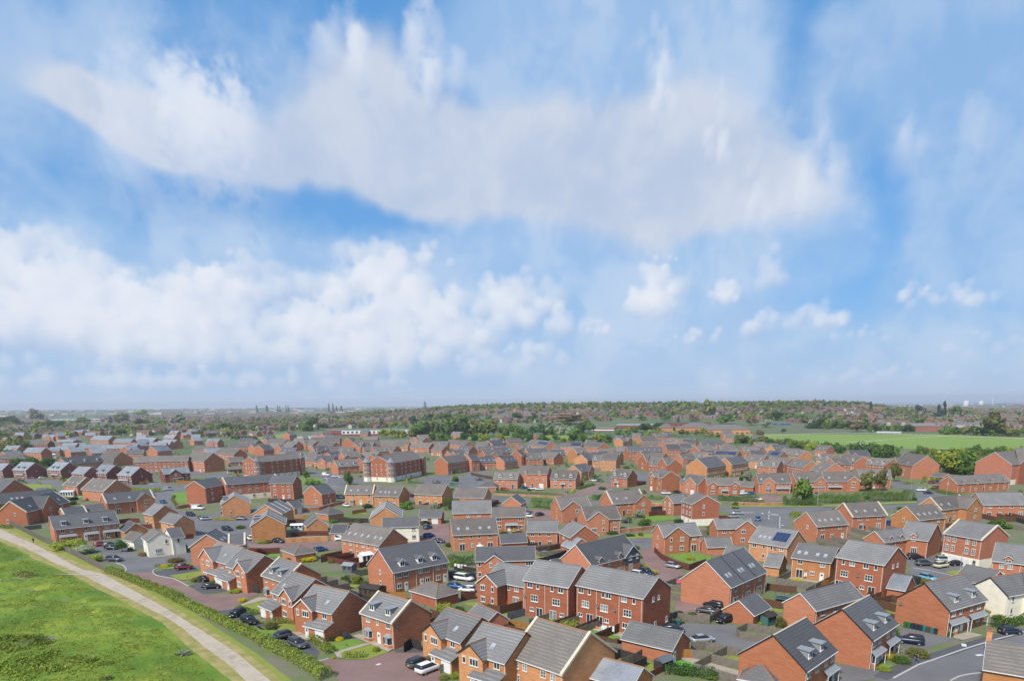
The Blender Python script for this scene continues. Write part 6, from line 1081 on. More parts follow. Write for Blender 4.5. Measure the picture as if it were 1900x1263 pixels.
# ---------------------------------------------------------------- fences and garden walls
FW = {'g': mat('fence_grey_wood', (.20, .175, .145), (.15, .13, .11), 1.5, .95, 6), 'r': mat('fence_red_brown', (.145, .045, .03), (.11, .035, .025), 1.5, .9), 'b': mat('fence_brown', (.125, .062, .035), (.095, .048, .03), 1.5, .9), 'o': mat('fence_orange_stain', (.34, .16, .045), (.27, .13, .04), 1.5, .9), 'k': mat('fence_dark', (.05, .042, .038), (.035, .03, .028), 1.5, .9), 's': mat('fence_slate_paint', (.12, .135, .155), (.10, .11, .13), 1.5, .8), 'l': mat('fence_pale', (.62, .60, .56), rough=.8)}
FP = {}
def fence(pan, s, h, col, label, name='fence', cat='fence'):
    pts = [g(*p) for p in (cr(s) if pan == 'crop' else pp(pan, s))]; o = pts[0]; r = ob(name, None, loc=(o.x, o.y, 0), label=label, category=cat); wall = name == 'garden_wall'
    k = (col, wall)
    if k not in FP:
        b = MB()
        if wall: b.box(0, -.11, 0, 1.83, .11, .94); b.box(-.01, -.15, .943, 1.84, .15, 1.0, 1)
        else:
            for i in range(12): x = i * 1.83 / 12; y = .012 if i % 2 else -.012; b.box(x + .004, -.02 + y, .02, x + 1.83 / 12 - .004, .012 + y, .98 + .015 * ((i * 7) % 3 - 1))
            b.box(0, .026, .2, 1.83, .06, .26); b.box(0, .026, .75, 1.83, .06, .81)
        p = MB(); p.box(-.05, -.05, -.02, .05, .05, 1.04)
        m = BRICK[col] if wall else FW[col]; FP[k] = (b.mesh('fence_panel', [m, STONE]), p.mesh('fence_post', [m]))
    pm, qm = FP[k]
    for a, c in zip(pts, pts[1:]):
        L = (c - a).length; n = max(1, round(L / 1.83)); an = math.atan2(c.y - a.y, c.x - a.x)
        for i in range(n):
            p = a.lerp(c, i / n) - o; ob('wall_section' if wall else 'panel', pm, r, (p.x, p.y, 0), an, (L / n / 1.83, 1, h))
            if not wall: ob('post', qm, r, (p.x, p.y, 0), an, (1, 1, h))
    return r
for a in (('crop', '-40,5 100,62 230,128 330,172 420,215 510,262 585,298', 1.9, 'g', 'weathered grey board fence running beside the gravel path'), ('a1', '410,85 560,88 700,80', 1.8, 'r', 'dark red fence behind the garage fronted houses'), ('a1', '1090,860 1200,850 1270,815', 1.2, 'o', 'short orange side fence beside the garage house'), ('a1', '1080,165 1250,135 1380,115', 1.7, 'b', 'brown fence between the yellow shrubs and the roof windowed terrace'),
 ('a1', '1715,500 1880,520', 1.8, 'o', 'short orange fence by the summer house'), ('a2', '480,520 615,500', 1.8, 'r', 'dark red brown fence panel by the hipped garage'), ('a2', '730,625 840,650 1070,590', 1.9, 'b', 'brown garden fence of the L shaped house'), ('a2', '910,700 1060,660 1260,600', 1.6, 's', 'slate painted fence between terrace gardens'), ('a2', '920,760 1100,800 1290,830', 1.6, 'o', 'long orange stained garden fence behind the buff houses'), ('a2', '1110,760 1300,700 1460,650', 1.6, 'g', 'grey fence beside the slate painted one'), ('a2', '1290,800 1500,740 1700,680', 1.5, 'g', 'grey fence between the weedy gardens'), ('a2', '1280,850 1450,870 1650,900', 1.5, 'g', 'grey fence closing the ends of the terrace gardens'), ('a2', '1580,830 1750,770 1900,720', 1.5, 'g', 'grey fence beside the play garden'),
 ('a2', '285,1190 390,1160 475,1150', 1.5, 'g', 'short wooden fence between the two buff houses'), ('a2', '1110,85 1300,60 1440,30', 1.7, 'b', 'brown fence behind the paddling pool'), ('a2', '1170,180 1300,150 1500,80', 1.5, 'k', 'dark fence in front of the paddling pool lawn'), ('a2', '1700,950 1900,985 2050,1010', 1.5, 'g', 'grey fence behind the large coped house'), ('a2', '410,230 620,270', 1.5, 'k', 'dark fence above the white pickup truck'),
 ('a3', '370,70 440,140 560,200 690,240', 1.7, 'r', 'curved dark red fence round the corner lawn'), ('a3', '690,240 760,215 850,185', 1.7, 'r', 'dark red fence piece behind the garage roof'), ('a3', '330,770 460,720 560,690', 1.6, 'g', 'grey fence at the terrace end by the bins'), ('a3', '560,690 700,720 880,730 1000,650', 1.6, 'g', 'weathered fence behind the black off-road car'), ('a3', '60,1140 200,1080 320,1000', 1.6, 'g', 'grey fence beside the long garage block'), ('a3', '-60,960 70,935', 1.6, 'g', 'grey fence end piece by the coped house gable'), ('a3', '610,1050 720,1055', 1.7, 'o', 'yellowish new fence panel by the white side door'), ('a3', '720,1055 850,1080 1000,1130 1140,1160', 1.7, 'g', 'grey fence along the stone patio'), ('a3', '710,980 850,970 960,1000 1150,1040', 1.6, 'g', 'grey fence along the car court corner'),
 ('a3', '1130,840 1160,870 1300,890 1430,900', 1.5, 'g', 'rounded grey fence end beside the car court'), ('a3', '1130,840 1230,790 1400,820 1580,850', 1.5, 'g', 'grey fence above the small lawn strip'), ('a3', '1180,520 1350,560 1560,600', 1.7, 'b', 'brown fence behind the garage with open side'), ('a3', '1410,420 1550,440 1690,450', 1.7, 'b', 'dark brown fence of the patio garden'), ('a3', '480,1150 560,1095', 1.2, 'r', 'dark red low fence by the shed'), ('a3', '330,1240 480,1160', 1.2, 'r', 'red brown boundary board at the garden corner'), ('a3', '1770,470 1900,400', 1.6, 'g', 'grey fence behind the washing line'), ('a3', '1900,400 1990,380', 1.6, 'o', 'orange end of the washing line fence'),
 ('a4', '440,520 560,460 630,440', 1.8, 'b', 'brown fence beside the three storey pair'), ('a4', '470,500 580,590 700,620', 1.7, 'b', 'dark brown fence of the paved yard by the bin row pair'), ('b4', '240,690 330,720 430,735', 1.8, 'o', 'bright orange fence beside the red brick house'), ('b4', '0,740 160,770 430,775', 1.6, 'g', 'grey fence behind the three storey pair'), ('b4', '1710,500 1900,560', 1.7, 'k', 'dark brown fence behind the brick pair'), ('b4', '1170,595 1240,590', 1.6, 'r', 'dark red fence by the coped wing'), ('b4', '1540,580 1720,590 1900,620', 1.6, 'g', 'grey fence behind the coped town houses'),
 ('b3', '320,490 400,480 475,475', 1.9, 'r', 'dark red fence between two brick houses by the main road'), ('b2', '1430,540 1560,545', 1.8, 'r', 'dark red fence below the broad gable'), ('b2', '1110,800 1240,770 1360,740', 1.8, 'b', 'brown fence by the bent corner house'), ('b2', '570,105 680,130 770,145', 1.7, 'b', 'brown fence by the flats car park'), ('b1', '800,680 950,665 1150,665', 1.6, 'r', 'dark red fence behind the brick wall garden'), ('b1', '1160,540 1340,545 1520,545', 1.7, 'k', 'long dark brown slatted fence'), ('b1', '780,560 930,560', 1.6, 'b', 'brown fence behind the white tent'), ('b1', '590,355 760,360 900,365', 1.6, 'k', 'dark fence behind the small orange garage'), ('b1', '1370,470 1500,450', 1.6, 'o', 'orange brown fence by the white bay house'),
 ('b0', '1100,560 1200,545 1300,545', 1.7, 'r', 'dark red fence before the buff gable house'), ('b0', '1310,600 1430,600', 1.6, 'r', 'dark red fence between the buff houses'), ('b0', '1710,700 1800,690', 1.6, 'r', 'dark red fence beyond the cream wing'), ('b0', '1295,195 1370,190', 1.8, 'o', 'short yellow hoarding fence beside the white site hoarding'), ('b0', '1640,185 1800,185', 1.8, 'o', 'longer yellow hoarding fence beside the plum brick house'), ('b0', '560,370 650,350 730,330', 1.6, 'k', 'dark fence by the glass roofed extension'), ('b0', '230,620 390,600', 1.6, 'g', 'grey fence closing the terrace side garden'), ('b0', '335,245 450,235', 1.2, 'l', 'white picket panel on the green'), ('b0', '1380,200 1500,190', 1.4, 'l', 'white site hoarding beside the yellow fence'), ('a1', '1850,1000 1915,950 2010,985', 1.8, 'k', 'black metal side gate beside the double fronted house'), ('a1', '420,440 500,450', 1.8, 'k', 'black side gate between two brick houses')): fence(*a)
for a in (('b3', '60,640 250,620 390,600', 1.3, 'q', 'brick garden wall above the verge'), ('b3', '290,385 380,390 480,400', 1.2, 'q', 'low brick wall beside the main road'), ('b3', '1100,375 1300,385 1560,382', 1.1, 'q', 'long low brick wall before the twin gabled house'), ('b2', '940,660 1040,640', 1.1, 'q', 'brick wall below the porch canopy house'), ('b1', '750,735 900,725 1140,715', 1.6, 'o', 'buff brick garden wall behind the paved lane'), ('b1', '780,510 950,500', 1.3, 'o', 'buff brick wall by the dark fences'), ('b1', '920,440 1060,430 1200,390 1310,370', 1.4, 'q', 'red brick wall along the side road'), ('b0', '1650,420 1760,400 1790,410', 1.5, 'q', 'red brick wall around the corner garden'), ('b2', '780,290 1000,300 1420,312', .7, 'q', 'low brick wall before the arched dormer row')): fence(*a, name='garden_wall', cat='wall')
# ---------------------------------------------------------------- back gardens: fences, patios, lawns, planting
HARD = [p for n_, p in POLY if n_ in ('road', 'car_park', 'paved_court', 'driveway', 'gravel_path', 'worn_grass', 'verge', 'garden_path', 'artificial_lawn', 'playing_field')]
def in_house(x, y, gr=.6, skip=None):
    for c, ax, L, W, pr, z, fr, pt, rt_ in FOOT:
        if rt_ is skip: continue
        dx, dy = x - c.x, y - c.y
        if abs(dx) > 40 or abs(dy) > 40: continue
        u = dx * ax.x + dy * ax.y; v = -dx * ax.y + dy * ax.x
        if abs(u) < L / 2 + gr and -W / 2 - pr - gr < v < W / 2 + gr: return True
    return False
def hard(x, y): return any(inside((x, y), p) for p in HARD)
EDGE = [g(*p) for p in cr('560,250 760,350 1000,470 1200,590 1450,720 1750,900')]
def in_field(x, y):
    for a, b in zip(EDGE, EDGE[1:]):
        if min(a.y, b.y) <= y <= max(a.y, b.y): return x < a.x + (b.x - a.x) * (y - a.y) / (b.y - a.y) + 2
    return x < -70 if y > EDGE[0].y else False
rg_ = random.Random(21); fcount = 0; AX0 = FOOT[:]
def pxs(a): return topx((a.x, a.y, 0))
for c, ax, L, W, pr, z, fr, pt, rt_ in AX0:
    if fr or z < 4 or c.length > 400: continue
    ny_ = Vector((-ax.y, ax.x, 0)); 
    for side in ((-1, 1) if pt else (1,)):
        dep = rg_.uniform(7, 10); w0 = W / 2 + (pr if side < 0 else 0) + .1; n = max(1, round(L / 5.6)) if L > 9.5 else 1; col = rg_.choice('bbgrkg'); y0, y1 = w0, w0 + dep
        P_ = lambda u, v: c + ax * u + ny_ * (side * v)
        cor = [P_(-L / 2, y1), P_(L / 2, y1), P_(-L / 2, w0 + 4), P_(L / 2, w0 + 4), P_(0, y1), P_(0, w0 + 5)]
        if any(hard(q.x, q.y) or in_house(q.x, q.y, .8, rt_) or in_field(q.x, q.y) for q in cor): continue
        segs = [(P_(-L / 2, y0), P_(-L / 2, y1)), (P_(L / 2, y0), P_(L / 2, y1)), (P_(-L / 2, y1), P_(L / 2, y1))] + [(P_(-L / 2 + L * k / n, y0), P_(-L / 2 + L * k / n, y1)) for k in range(1, n)]
        r = ob('garden_fence', None, loc=c, label='board fence enclosing a back garden between the brick houses', category='fence', group='garden fences between the houses')
        h = rg_.uniform(1.55, 1.85)
        if (col, False) not in FP: continue
        pm, qm = FP[(col, False)]
        for a, b in segs:
            LL = (b - a).length; m_ = max(1, round(LL / 1.83)); an = math.atan2(b.y - a.y, b.x - a.x)
            for i in range(m_): p = a.lerp(b, i / m_) - c; ob('panel', pm, r, (p.x, p.y, 0), an, (LL / m_ / 1.83, 1, h)); ob('post', qm, r, (p.x, p.y, 0), an, (1, 1, h))
        for k in range(n):
            ua, ub = -L / 2 + L * k / n + .15, -L / 2 + L * (k + 1) / n - .15; v1 = y1 - rg_.uniform(.3, 1.8); v0 = y0 + rg_.uniform(1.5, 3.2); b = MB(); q = [P_(ua, v0), P_(ub, v0), P_(ub, v1), P_(ua, v1)]
            if side < 0: q.reverse()
            b.quad([(p.x, p.y, .118 + .001 * k) for p in q]); ob('lawn', b.mesh('lawn', [rg_.choice((G_LAWN, G_LAWN2, G_LAWN, G_BASE))]), kind='structure')
            b = MB(); q = [P_(ua, y0), P_(ub, y0), P_(ub, v0 - .02), P_(ua, v0 - .02)]
            if side < 0: q.reverse()
            b.slab([(p.x, p.y, .13) for p in q], .1); ob('patio', b.mesh('patio', [rg_.choice((G_SLAB, G_KERB, G_SLAB, G_PAVE))]), kind='structure')
PLS = []; nsh = 0
for i in range(60000):
    D = 85 + 330 * rg_.random() ** .8; a = rg_.uniform(-.66, .62); x, y = D * math.sin(a), D * math.cos(a); p_ = topx((x, y, 0))
    if not (-10 < p_[0] < 1910 and 868 < p_[1] < 1275) or len(PLS) > 2600: continue
    if in_field(x, y) or hard(x, y) or in_house(x, y, .35): continue
    if mnoise.noise((x / 11., y / 11., 2)) < -.05: continue
    if nsh < 175 and rg_.random() < .07:
        h = rg_.uniform(.8, 2.2); tree(Vector((x, y, .0)), h, h * rg_.uniform(1., 1.6), 'bush', rg_.choice('gdyohbfg'), 1, 'leafy garden shrub growing between the brick houses', 'shrub', 'garden shrubs between the houses', 'shrub'); nsh += 1
    else: PLS.append((x, y, .05, rg_.uniform(.25, .8)))
for i in range(16000):
    x_, y_ = rg_.uniform(-10, 1910), rg_.uniform(798, 900); p = g(x_, y_)
    if len(PLS) > 4300 or p.length < 300 or hard(p.x, p.y) or in_house(p.x, p.y, .5): continue
    if mnoise.noise((p.x / 25., p.y / 25., 6)) < -.12: continue
    PLS.append((p.x, p.y, .0, rg_.choice((.8, 1.2, 1.8, 2.8, 4.2))))
# ---------------------------------------------------------------- cars
PAINT = {k: mat('car_paint_' + k, c, rough=.35, spec=.5, metal=mt) for k, c, mt in (('black', (.012, .013, .016), 0), ('navy', (.018, .028, .06), .2), ('grey', (.10, .105, .115), .4), ('silver', (.42, .44, .47), .4), ('white', (.72, .72, .71), 0), ('red', (.28, .015, .02), .1), ('maroon', (.13, .008, .02), .2), ('blue', (.03, .11, .30), .3), ('sky', (.17, .40, .52), .2), ('cream', (.60, .54, .40), 0), ('green', (.05, .3, .08), 0))}
CGL = mat('car_glass', (.02, .028, .035), rough=.25, spec=.4); TYRE = mat('tyre_rubber', (.018, .018, .018), rough=.9); RIM = mat('alloy_rim', (.45, .46, .47), rough=.35, metal=.6)
HEADL = mat('headlamp', (.62, .65, .68), rough=.15, spec=.8); TAILL = mat('tail_lamp', (.32, .012, .01), rough=.25); PLW = mat('plate_white', (.7, .7, .66), rough=.6); PLY = mat('plate_yellow', (.65, .5, .06), rough=.6)
def loft(b, st, m=0, n=10):
    rings = []
    for x, hw_, z0, z1, tu in st:          # tu: how far the sides lean in at the top
        i = len(b.v); c = .16 * hw_
        prof = [(-hw_ + c, z0), (hw_ - c, z0), (hw_, z0 + .12), (hw_ , z0 + (z1 - z0) * .55), (hw_ - tu, z1 - .05), (hw_ - tu - .07, z1), (-hw_ + tu + .07, z1), (-hw_ + tu, z1 - .05), (-hw_, z0 + (z1 - z0) * .55), (-hw_, z0 + .12)]
        b.v += [(x, y, z) for y, z in prof]; rings.append(i)
    for i, j in zip(rings, rings[1:]):
        for q in range(n): b.f.append((i + q, i + (q + 1) % n, j + (q + 1) % n, j + q)); b.m.append(m)
    b.f.append(tuple(rings[0] + q for q in reversed(range(n)))); b.f.append(tuple(rings[-1] + q for q in range(n))); b.m += [m, m]
CM = {}
def carmesh(t):
    if t in CM: return CM[t]
    # x forward; body, glass house, roof panel
    if t == 'van': body = [(-2.45, .9, .4, 1.1, .05), (-2.35, .97, .3, 1.15, .04), (1.0, .97, .28, 1.15, .04), (2.0, .95, .28, 1.05, .08), (2.42, .86, .34, .85, .12), (2.5, .7, .4, .7, .12)]; gl = [(-2.38, .93, 1.12, 2.0, .1), (.75, .94, 1.12, 2.05, .12), (1.5, .88, 1.05, 1.5, .14), (1.95, .8, 1.0, 1.08, .1)]; rf_ = (-2.36, .95, 2.06, .8); wx = 1.55
    elif t == 'suv': body = [(-2.2, .8, .5, 1.0, .06), (-2.1, .92, .36, 1.08, .05), (-1.2, .95, .3, 1.06, .05), (1.0, .95, .3, 1.02, .06), (1.9, .9, .32, .95, .1), (2.2, .8, .42, .8, .12), (2.27, .66, .48, .7, .12)]; gl = [(-2.12, .8, 1.05, 1.25, .1), (-1.85, .84, 1.05, 1.62, .16), (.1, .86, 1.04, 1.68, .18), (.55, .84, 1.02, 1.55, .2), (1.2, .78, 1.0, 1.06, .1)]; rf_ = (-1.8, .35, 1.7, .63); wx = 1.35
    elif t == 'pick': body = [(-2.6, .85, .5, 1.05, .04), (-2.5, .92, .4, 1.08, .04), (-.6, .93, .36, 1.08, .05), (1.2, .93, .36, 1.06, .06), (2.3, .88, .4, .98, .1), (2.6, .75, .5, .8, .12)]; gl = [(-2.45, .85, 1.06, 1.6, .1), (-.8, .85, 1.06, 1.7, .16), (.4, .85, 1.06, 1.72, .18), (.8, .82, 1.05, 1.6, .2), (1.4, .78, 1.02, 1.1, .1)]; rf_ = (-2.4, .5, 1.74, .66); wx = 1.65
    elif t == 'sal': body = [(-2.25, .72, .5, .85, .08), (-2.15, .86, .36, .95, .1), (-1.4, .9, .28, .95, .08), (.9, .9, .26, .9, .07), (1.9, .86, .3, .8, .12), (2.2, .72, .4, .68, .14), (2.27, .6, .45, .6, .12)]; gl = [(-1.85, .7, .92, .97, .1), (-1.15, .78, .93, 1.38, .2), (-.2, .8, .92, 1.44, .22), (.25, .79, .9, 1.38, .22), (1.1, .72, .87, .92, .1)]; rf_ = (-1.05, .15, 1.455, .52); wx = 1.35
    else: body = [(-2.0, .74, .48, .9, .08), (-1.92, .86, .34, .98, .07), (-1.1, .89, .28, .97, .06), (.9, .89, .27, .92, .07), (1.7, .85, .3, .84, .12), (2.0, .72, .4, .7, .14), (2.07, .6, .45, .62, .12)]; gl = [(-1.95, .74, .95, 1.1, .1), (-1.6, .79, .95, 1.42, .18), (-.2, .81, .95, 1.5, .2), (.3, .8, .93, 1.42, .21), (1.1, .73, .9, .96, .1)]; rf_ = (-1.5, .2, 1.515, .55); wx = 1.25
    xb, xf = body[0][0], body[-1][0]
    b = MB(); loft(b, body); bm_ = b.mesh('car_body', [PAINT['grey']], True)
    b = MB(); loft(b, gl); gm = b.mesh('car_glass', [CGL], True)
    x0, x1, z, hw_ = rf_; b = MB(); b.slab([(x0, -hw_, z - .02), (x1, -hw_, z - .02), (x1, hw_, z - .02), (x0, hw_, z - .02)], .03); b.slab([(x0 + .05, -hw_ + .06, z + .005), (x1 - .05, -hw_ + .06, z + .005), (x1 - .05, hw_ - .06, z + .005), (x0 + .05, hw_ - .06, z + .005)], .02)
    if t == 'van':
        for sy in (-1, 1): b.box(-2.3, sy * .955 - .02, 1.1, .2, sy * .955 + .02, 1.95)
        b.box(-2.41, -.85, 1.1, -2.37, .85, 1.95)
    rm_ = b.mesh('car_roof', [PAINT['grey']])
    w = MB(); w.tube([(0, -.11, 0), (0, .11, 0)], .33 if t != 'suv' else .37, 14); tm = w.mesh('car_tyre', [TYRE]); w = MB(); w.tube([(0, -.125, 0), (0, .125, 0)], .2, 10); rim = w.mesh('car_rim', [RIM])
    hh = MB(); hh.box(-.06, -.17, -.07, .06, .17, .07); hm = hh.mesh('car_headlight', [HEADL]); tl = hh.mesh('car_tail_light', [TAILL]); p = MB(); p.box(-.02, -.26, -.06, .02, .26, .06); p1 = p.mesh('plate_front', [PLW]); p2 = p.mesh('plate_rear', [PLY])
    CM[t] = (bm_, gm, rm_, tm, rim, hm, tl, p1, p2, xb, xf, wx, body); return CM[t]
def car(pan, rear, front, t, col, label, z=.06):
    a, b = pg(pan, rear), pg(pan, front); d = b - a; c = (a + b) / 2; bm_, gm, rm_, tm, rim, hm, tl, p1, p2, xb, xf, wx, body = carmesh(t)
    r = ob('van' if t == 'van' else 'car', None, loc=(c.x, c.y, z), rot=math.atan2(d.y, d.x), label=label, category='van' if t == 'van' else 'pickup' if t == 'pick' else 'car')
    for nm, me in (('body', bm_), ('roof', rm_)):
        o = ob(nm, me, r); o.material_slots[0].link = 'OBJECT'; o.material_slots[0].material = PAINT[col]
    ob('window_glass', gm, r)
    for sx in (-1, 1):
        for sy in (-1, 1):
            w = ob('wheel', tm, r, (sx * wx, sy * .8, .33)); ob('rim', rim, w)
    for sy in (-1, 1): ob('headlight', hm, r, (xf - .17, sy * .6, .66)); ob('tail_light', tl, r, (xb + .06, sy * .66, .82))
    ob('number_plate', p1, r, (xf, 0, .5)); ob('number_plate', p2, r, (xb - .005, 0, .7)); return r
for a in (('a1', (40,345), (-90,330), 'sal', 'black', 'black saloon parked close to the garage door'), ('a1', (-10,410), (150,400), 'sal', 'black', 'black saloon parked at the edge of the red paved court'), ('a1', (345,640), (250,680), 'hat', 'black', 'small black hatchback tucked beside a larger black car'), ('a1', (350,700), (480,755), 'suv', 'black', 'black estate car by the hedge with silver headlamps'), ('a1', (770,855), (640,885), 'hat', 'grey', 'dark grey hatchback beside the silver grey estate'), ('a1', (790,915), (940,980), 'suv', 'grey', 'silver grey estate car on the tarmac drive'),
 ('a2', (20,1150), (150,1100), 'suv', 'grey', 'dark grey crossover at the edge of the paved court'), ('a2', (75,1215), (270,1140), 'suv', 'white', 'white crossover parked beside the dark grey one'), ('a2', (420,320), (590,345), 'pick', 'white', 'white pickup truck with covered bed'), ('a2', (640,325), (560,300), 'suv', 'navy', 'dark blue car beyond the white pickup'), ('a2', (380,290), (420,310), 'hat', 'navy', 'navy car tail behind the terrace end'), ('a2', (590,440), (480,435), 'hat', 'white', 'small white car against the red fence'), ('a2', (380,400), (480,410), 'hat', 'blue', 'blue car half hidden by the hipped garage'),
 ('a3', (150,290), (310,315), 'suv', 'white', 'white estate car parked on the small drive'), ('a3', (250,265), (345,290), 'suv', 'navy', 'navy car beside the white estate car'), ('a3', (485,205), (600,225), 'hat', 'silver', 'silver hatchback on the pink paved court'), ('a3', (1000,600), (840,570), 'suv', 'black', 'black people carrier by the plain gable'), ('a3', (935,645), (770,620), 'sal', 'grey', 'dark grey saloon beside the black people carrier'), ('a3', (1110,700), (950,735), 'suv', 'black', 'black off-road car in the fenced court'), ('a3', (480,805), (610,815), 'hat', 'navy', 'dark car roof behind the long garage block'), ('a3', (740,910), (885,895), 'sal', 'silver', 'silver saloon in the fenced court'),
 ('a4', (895,195), (1050,195), 'suv', 'grey', 'dark grey estate car by the town house garages'), ('a4', (1090,160), (1220,160), 'suv', 'silver', 'silver estate car before the white garage doors'), ('a4', (1050,225), (1205,200), 'suv', 'cream', 'cream estate car in the town house parking'), ('a4', (1215,195), (1345,190), 'sal', 'black', 'black saloon beside the cream car'), ('a4', (830,135), (945,135), 'suv', 'black', 'black car against the corner house drive'), ('a4', (930,310), (1075,345), 'hat', 'sky', 'light blue hatchback on the street'), ('a4', (920,925), (770,905), 'suv', 'navy', 'dark blue car with red tail lamps beside the porch'), ('a4', (1675,830), (1855,825), 'hat', 'navy', 'dark blue hatchback on the kerbed road by the cream house'),
 ('b0', (980,900), (1150,905), 'suv', 'grey', 'grey people carrier on the turning circle'), ('b0', (1615,985), (1800,975), 'suv', 'maroon', 'maroon car on the corner drive'), ('b0', (1000,795), (1075,795), 'hat', 'black', 'black car by the round dark tree'), ('b0', (980,770), (1070,765), 'hat', 'grey', 'silver car behind the black one by the round tree'), ('b0', (905,765), (975,760), 'hat', 'red', 'red car half hidden by bushes'), ('b0', (1360,310), (1450,290), 'van', 'white', 'white van parked on the side road bend'), ('b0', (1515,250), (1605,245), 'van', 'silver', 'silver van near the site hoarding'), ('b0', (1490,360), (1545,370), 'hat', 'blue', 'bright blue hatchback on the side road'), ('b0', (1780,425), (1900,425), 'van', 'white', 'white minibus along the brick wall'), ('b0', (1725,475), (1815,490), 'suv', 'navy', 'dark blue estate on the side road'), ('b0', (1840,515), (1940,515), 'hat', 'grey', 'grey hatchback below the dark blue estate'), ('b0', (135,165), (225,162), 'sal', 'black', 'black saloon on the road by the plum brick houses'), ('b0', (0,130), (80,125), 'hat', 'white', 'white car before the plum brick houses'), ('b0', (270,140), (340,140), 'hat', 'maroon', 'dark maroon car on a plum brick drive'), ('b0', (370,140), (420,138), 'hat', 'silver', 'silver car on a plum brick drive'),
 ('b1', (290,520), (390,520), 'sal', 'grey', 'dark grey saloon below the buff gable terrace'), ('b1', (175,615), (245,625), 'suv', 'navy', 'navy car on the junction by the broad gable'), ('b1', (650,730), (725,735), 'hat', 'black', 'black hatchback against the broad buff gable'), ('b1', (1040,815), (1110,805), 'hat', 'blue', 'blue car beside the pyramid roofed garage'), ('b1', (1220,690), (1245,720), 'van', 'white', 'white van before the dark roofed garage'), ('b1', (1215,325), (1300,325), 'van', 'navy', 'dark blue van by the side road wall'), ('b1', (1085,110), (1170,112), 'van', 'white', 'white van at the head of the roundabout row'), ('b1', (1175,125), (1245,122), 'hat', 'white', 'first white car of the roundabout row'), ('b1', (1245,133), (1305,128), 'sal', 'white', 'second white car of the roundabout row'), ('b1', (195,95), (280,92), 'hat', 'silver', 'silver car by the open car ports'), ('b1', (-20,525), (45,520), 'hat', 'silver', 'silver hatchback before the buff gable terrace'), ('b1', (1300,395), (1330,400), 'hat', 'white', 'white car end behind the coped buff house'), ('b1', (450,720), (400,690), 'hat', 'white', 'white car end beside the broad gable'),
 ('b2', (205,180), (295,180), 'suv', 'grey', 'grey car on the flats forecourt'), ('b2', (600,155), (695,155), 'sal', 'navy', 'dark blue saloon on the flats car park'), ('b2', (350,200), (450,195), 'hat', 'green', 'bright green car behind the buff house'), ('b2', (835,245), (930,250), 'hat', 'red', 'red hatchback before the dormer pair'), ('b2', (1035,235), (1090,230), 'hat', 'blue', 'bright blue car under the car port'), ('b2', (1100,240), (1170,238), 'hat', 'white', 'white hatchback beside the bright blue car'), ('b2', (1170,245), (1240,243), 'sal', 'white', 'white car at the end of the car port row'), ('b2', (1170,490), (1250,475), 'hat', 'navy', 'dark car on the paved turning'), ('b2', (1075,490), (1130,500), 'hat', 'white', 'white motorcar by the porch canopy house'), ('b2', (120,570), (180,560), 'hat', 'navy', 'navy car before the double garage'), ('b2', (145,610), (195,595), 'hat', 'blue', 'blue car parked behind the navy one'), ('b2', (150,685), (215,675), 'hat', 'blue', 'blue car on the pink paved lane'), ('b2', (225,730), (310,735), 'sal', 'navy', 'dark car behind the dormered terrace'), ('b2', (1660,165), (1740,165), 'hat', 'white', 'white car on the buff house drive'), ('b2', (1740,165), (1795,162), 'hat', 'blue', 'blue car beside the white one on the buff house drive'), ('b2', (770,375), (850,372), 'hat', 'maroon', 'maroon car behind the small gable end house'), ('b2', (5,310), (40,305), 'hat', 'red', 'red car at the buff house corner'),
 ('b3', (1090,470), (1200,470), 'sal', 'silver', 'pale saloon beside the cream based block'), ('b3', (1330,500), (1330,550), 'hat', 'blue', 'blue car at the junction'), ('b3', (425,285), (530,282), 'suv', 'white', 'white car before the wide bare side wall'), ('b3', (530,275), (630,272), 'sal', 'black', 'black car beside the white one by the bare side wall'), ('b3', (1160,290), (1220,285), 'van', 'white', 'white van before the grey roofed garage'), ('b3', (1230,285), (1310,285), 'sal', 'blue', 'blue saloon beside the white van'), ('b3', (1295,335), (1360,340), 'hat', 'white', 'white car parked on the hedge side drive'), ('b3', (90,260), (160,258), 'hat', 'red', 'red car before the dormered house'), ('b3', (235,275), (290,272), 'hat', 'red', 'red car by the garage of the pointed gable house'), ('b3', (1085,500), (1130,498), 'hat', 'silver', 'silver car end by the block corner'),
 ('b4', (900,255), (990,255), 'suv', 'white', 'white car on the side road'), ('b4', (970,280), (1055,280), 'sal', 'navy', 'navy car beside the white one on the side road'), ('b4', (1015,185), (1075,182), 'hat', 'red', 'red car in the far car park'), ('b4', (1075,180), (1145,180), 'sal', 'navy', 'dark blue car beside the red one'), ('b4', (1095,225), (1160,235), 'hat', 'silver', 'silver car end before the low brick terrace'), ('b4', (620,140), (665,135), 'hat', 'white', 'white car by the three storey bare gable'), ('b4', (80,250), (150,255), 'hat', 'white', 'white car behind the roadside bushes'), ('b4', (185,250), (250,250), 'hat', 'silver', 'silver car behind the roadside bushes'), ('b4', (605,580), (655,575), 'van', 'blue', 'blue van parked between two brick houses')): car(*a)
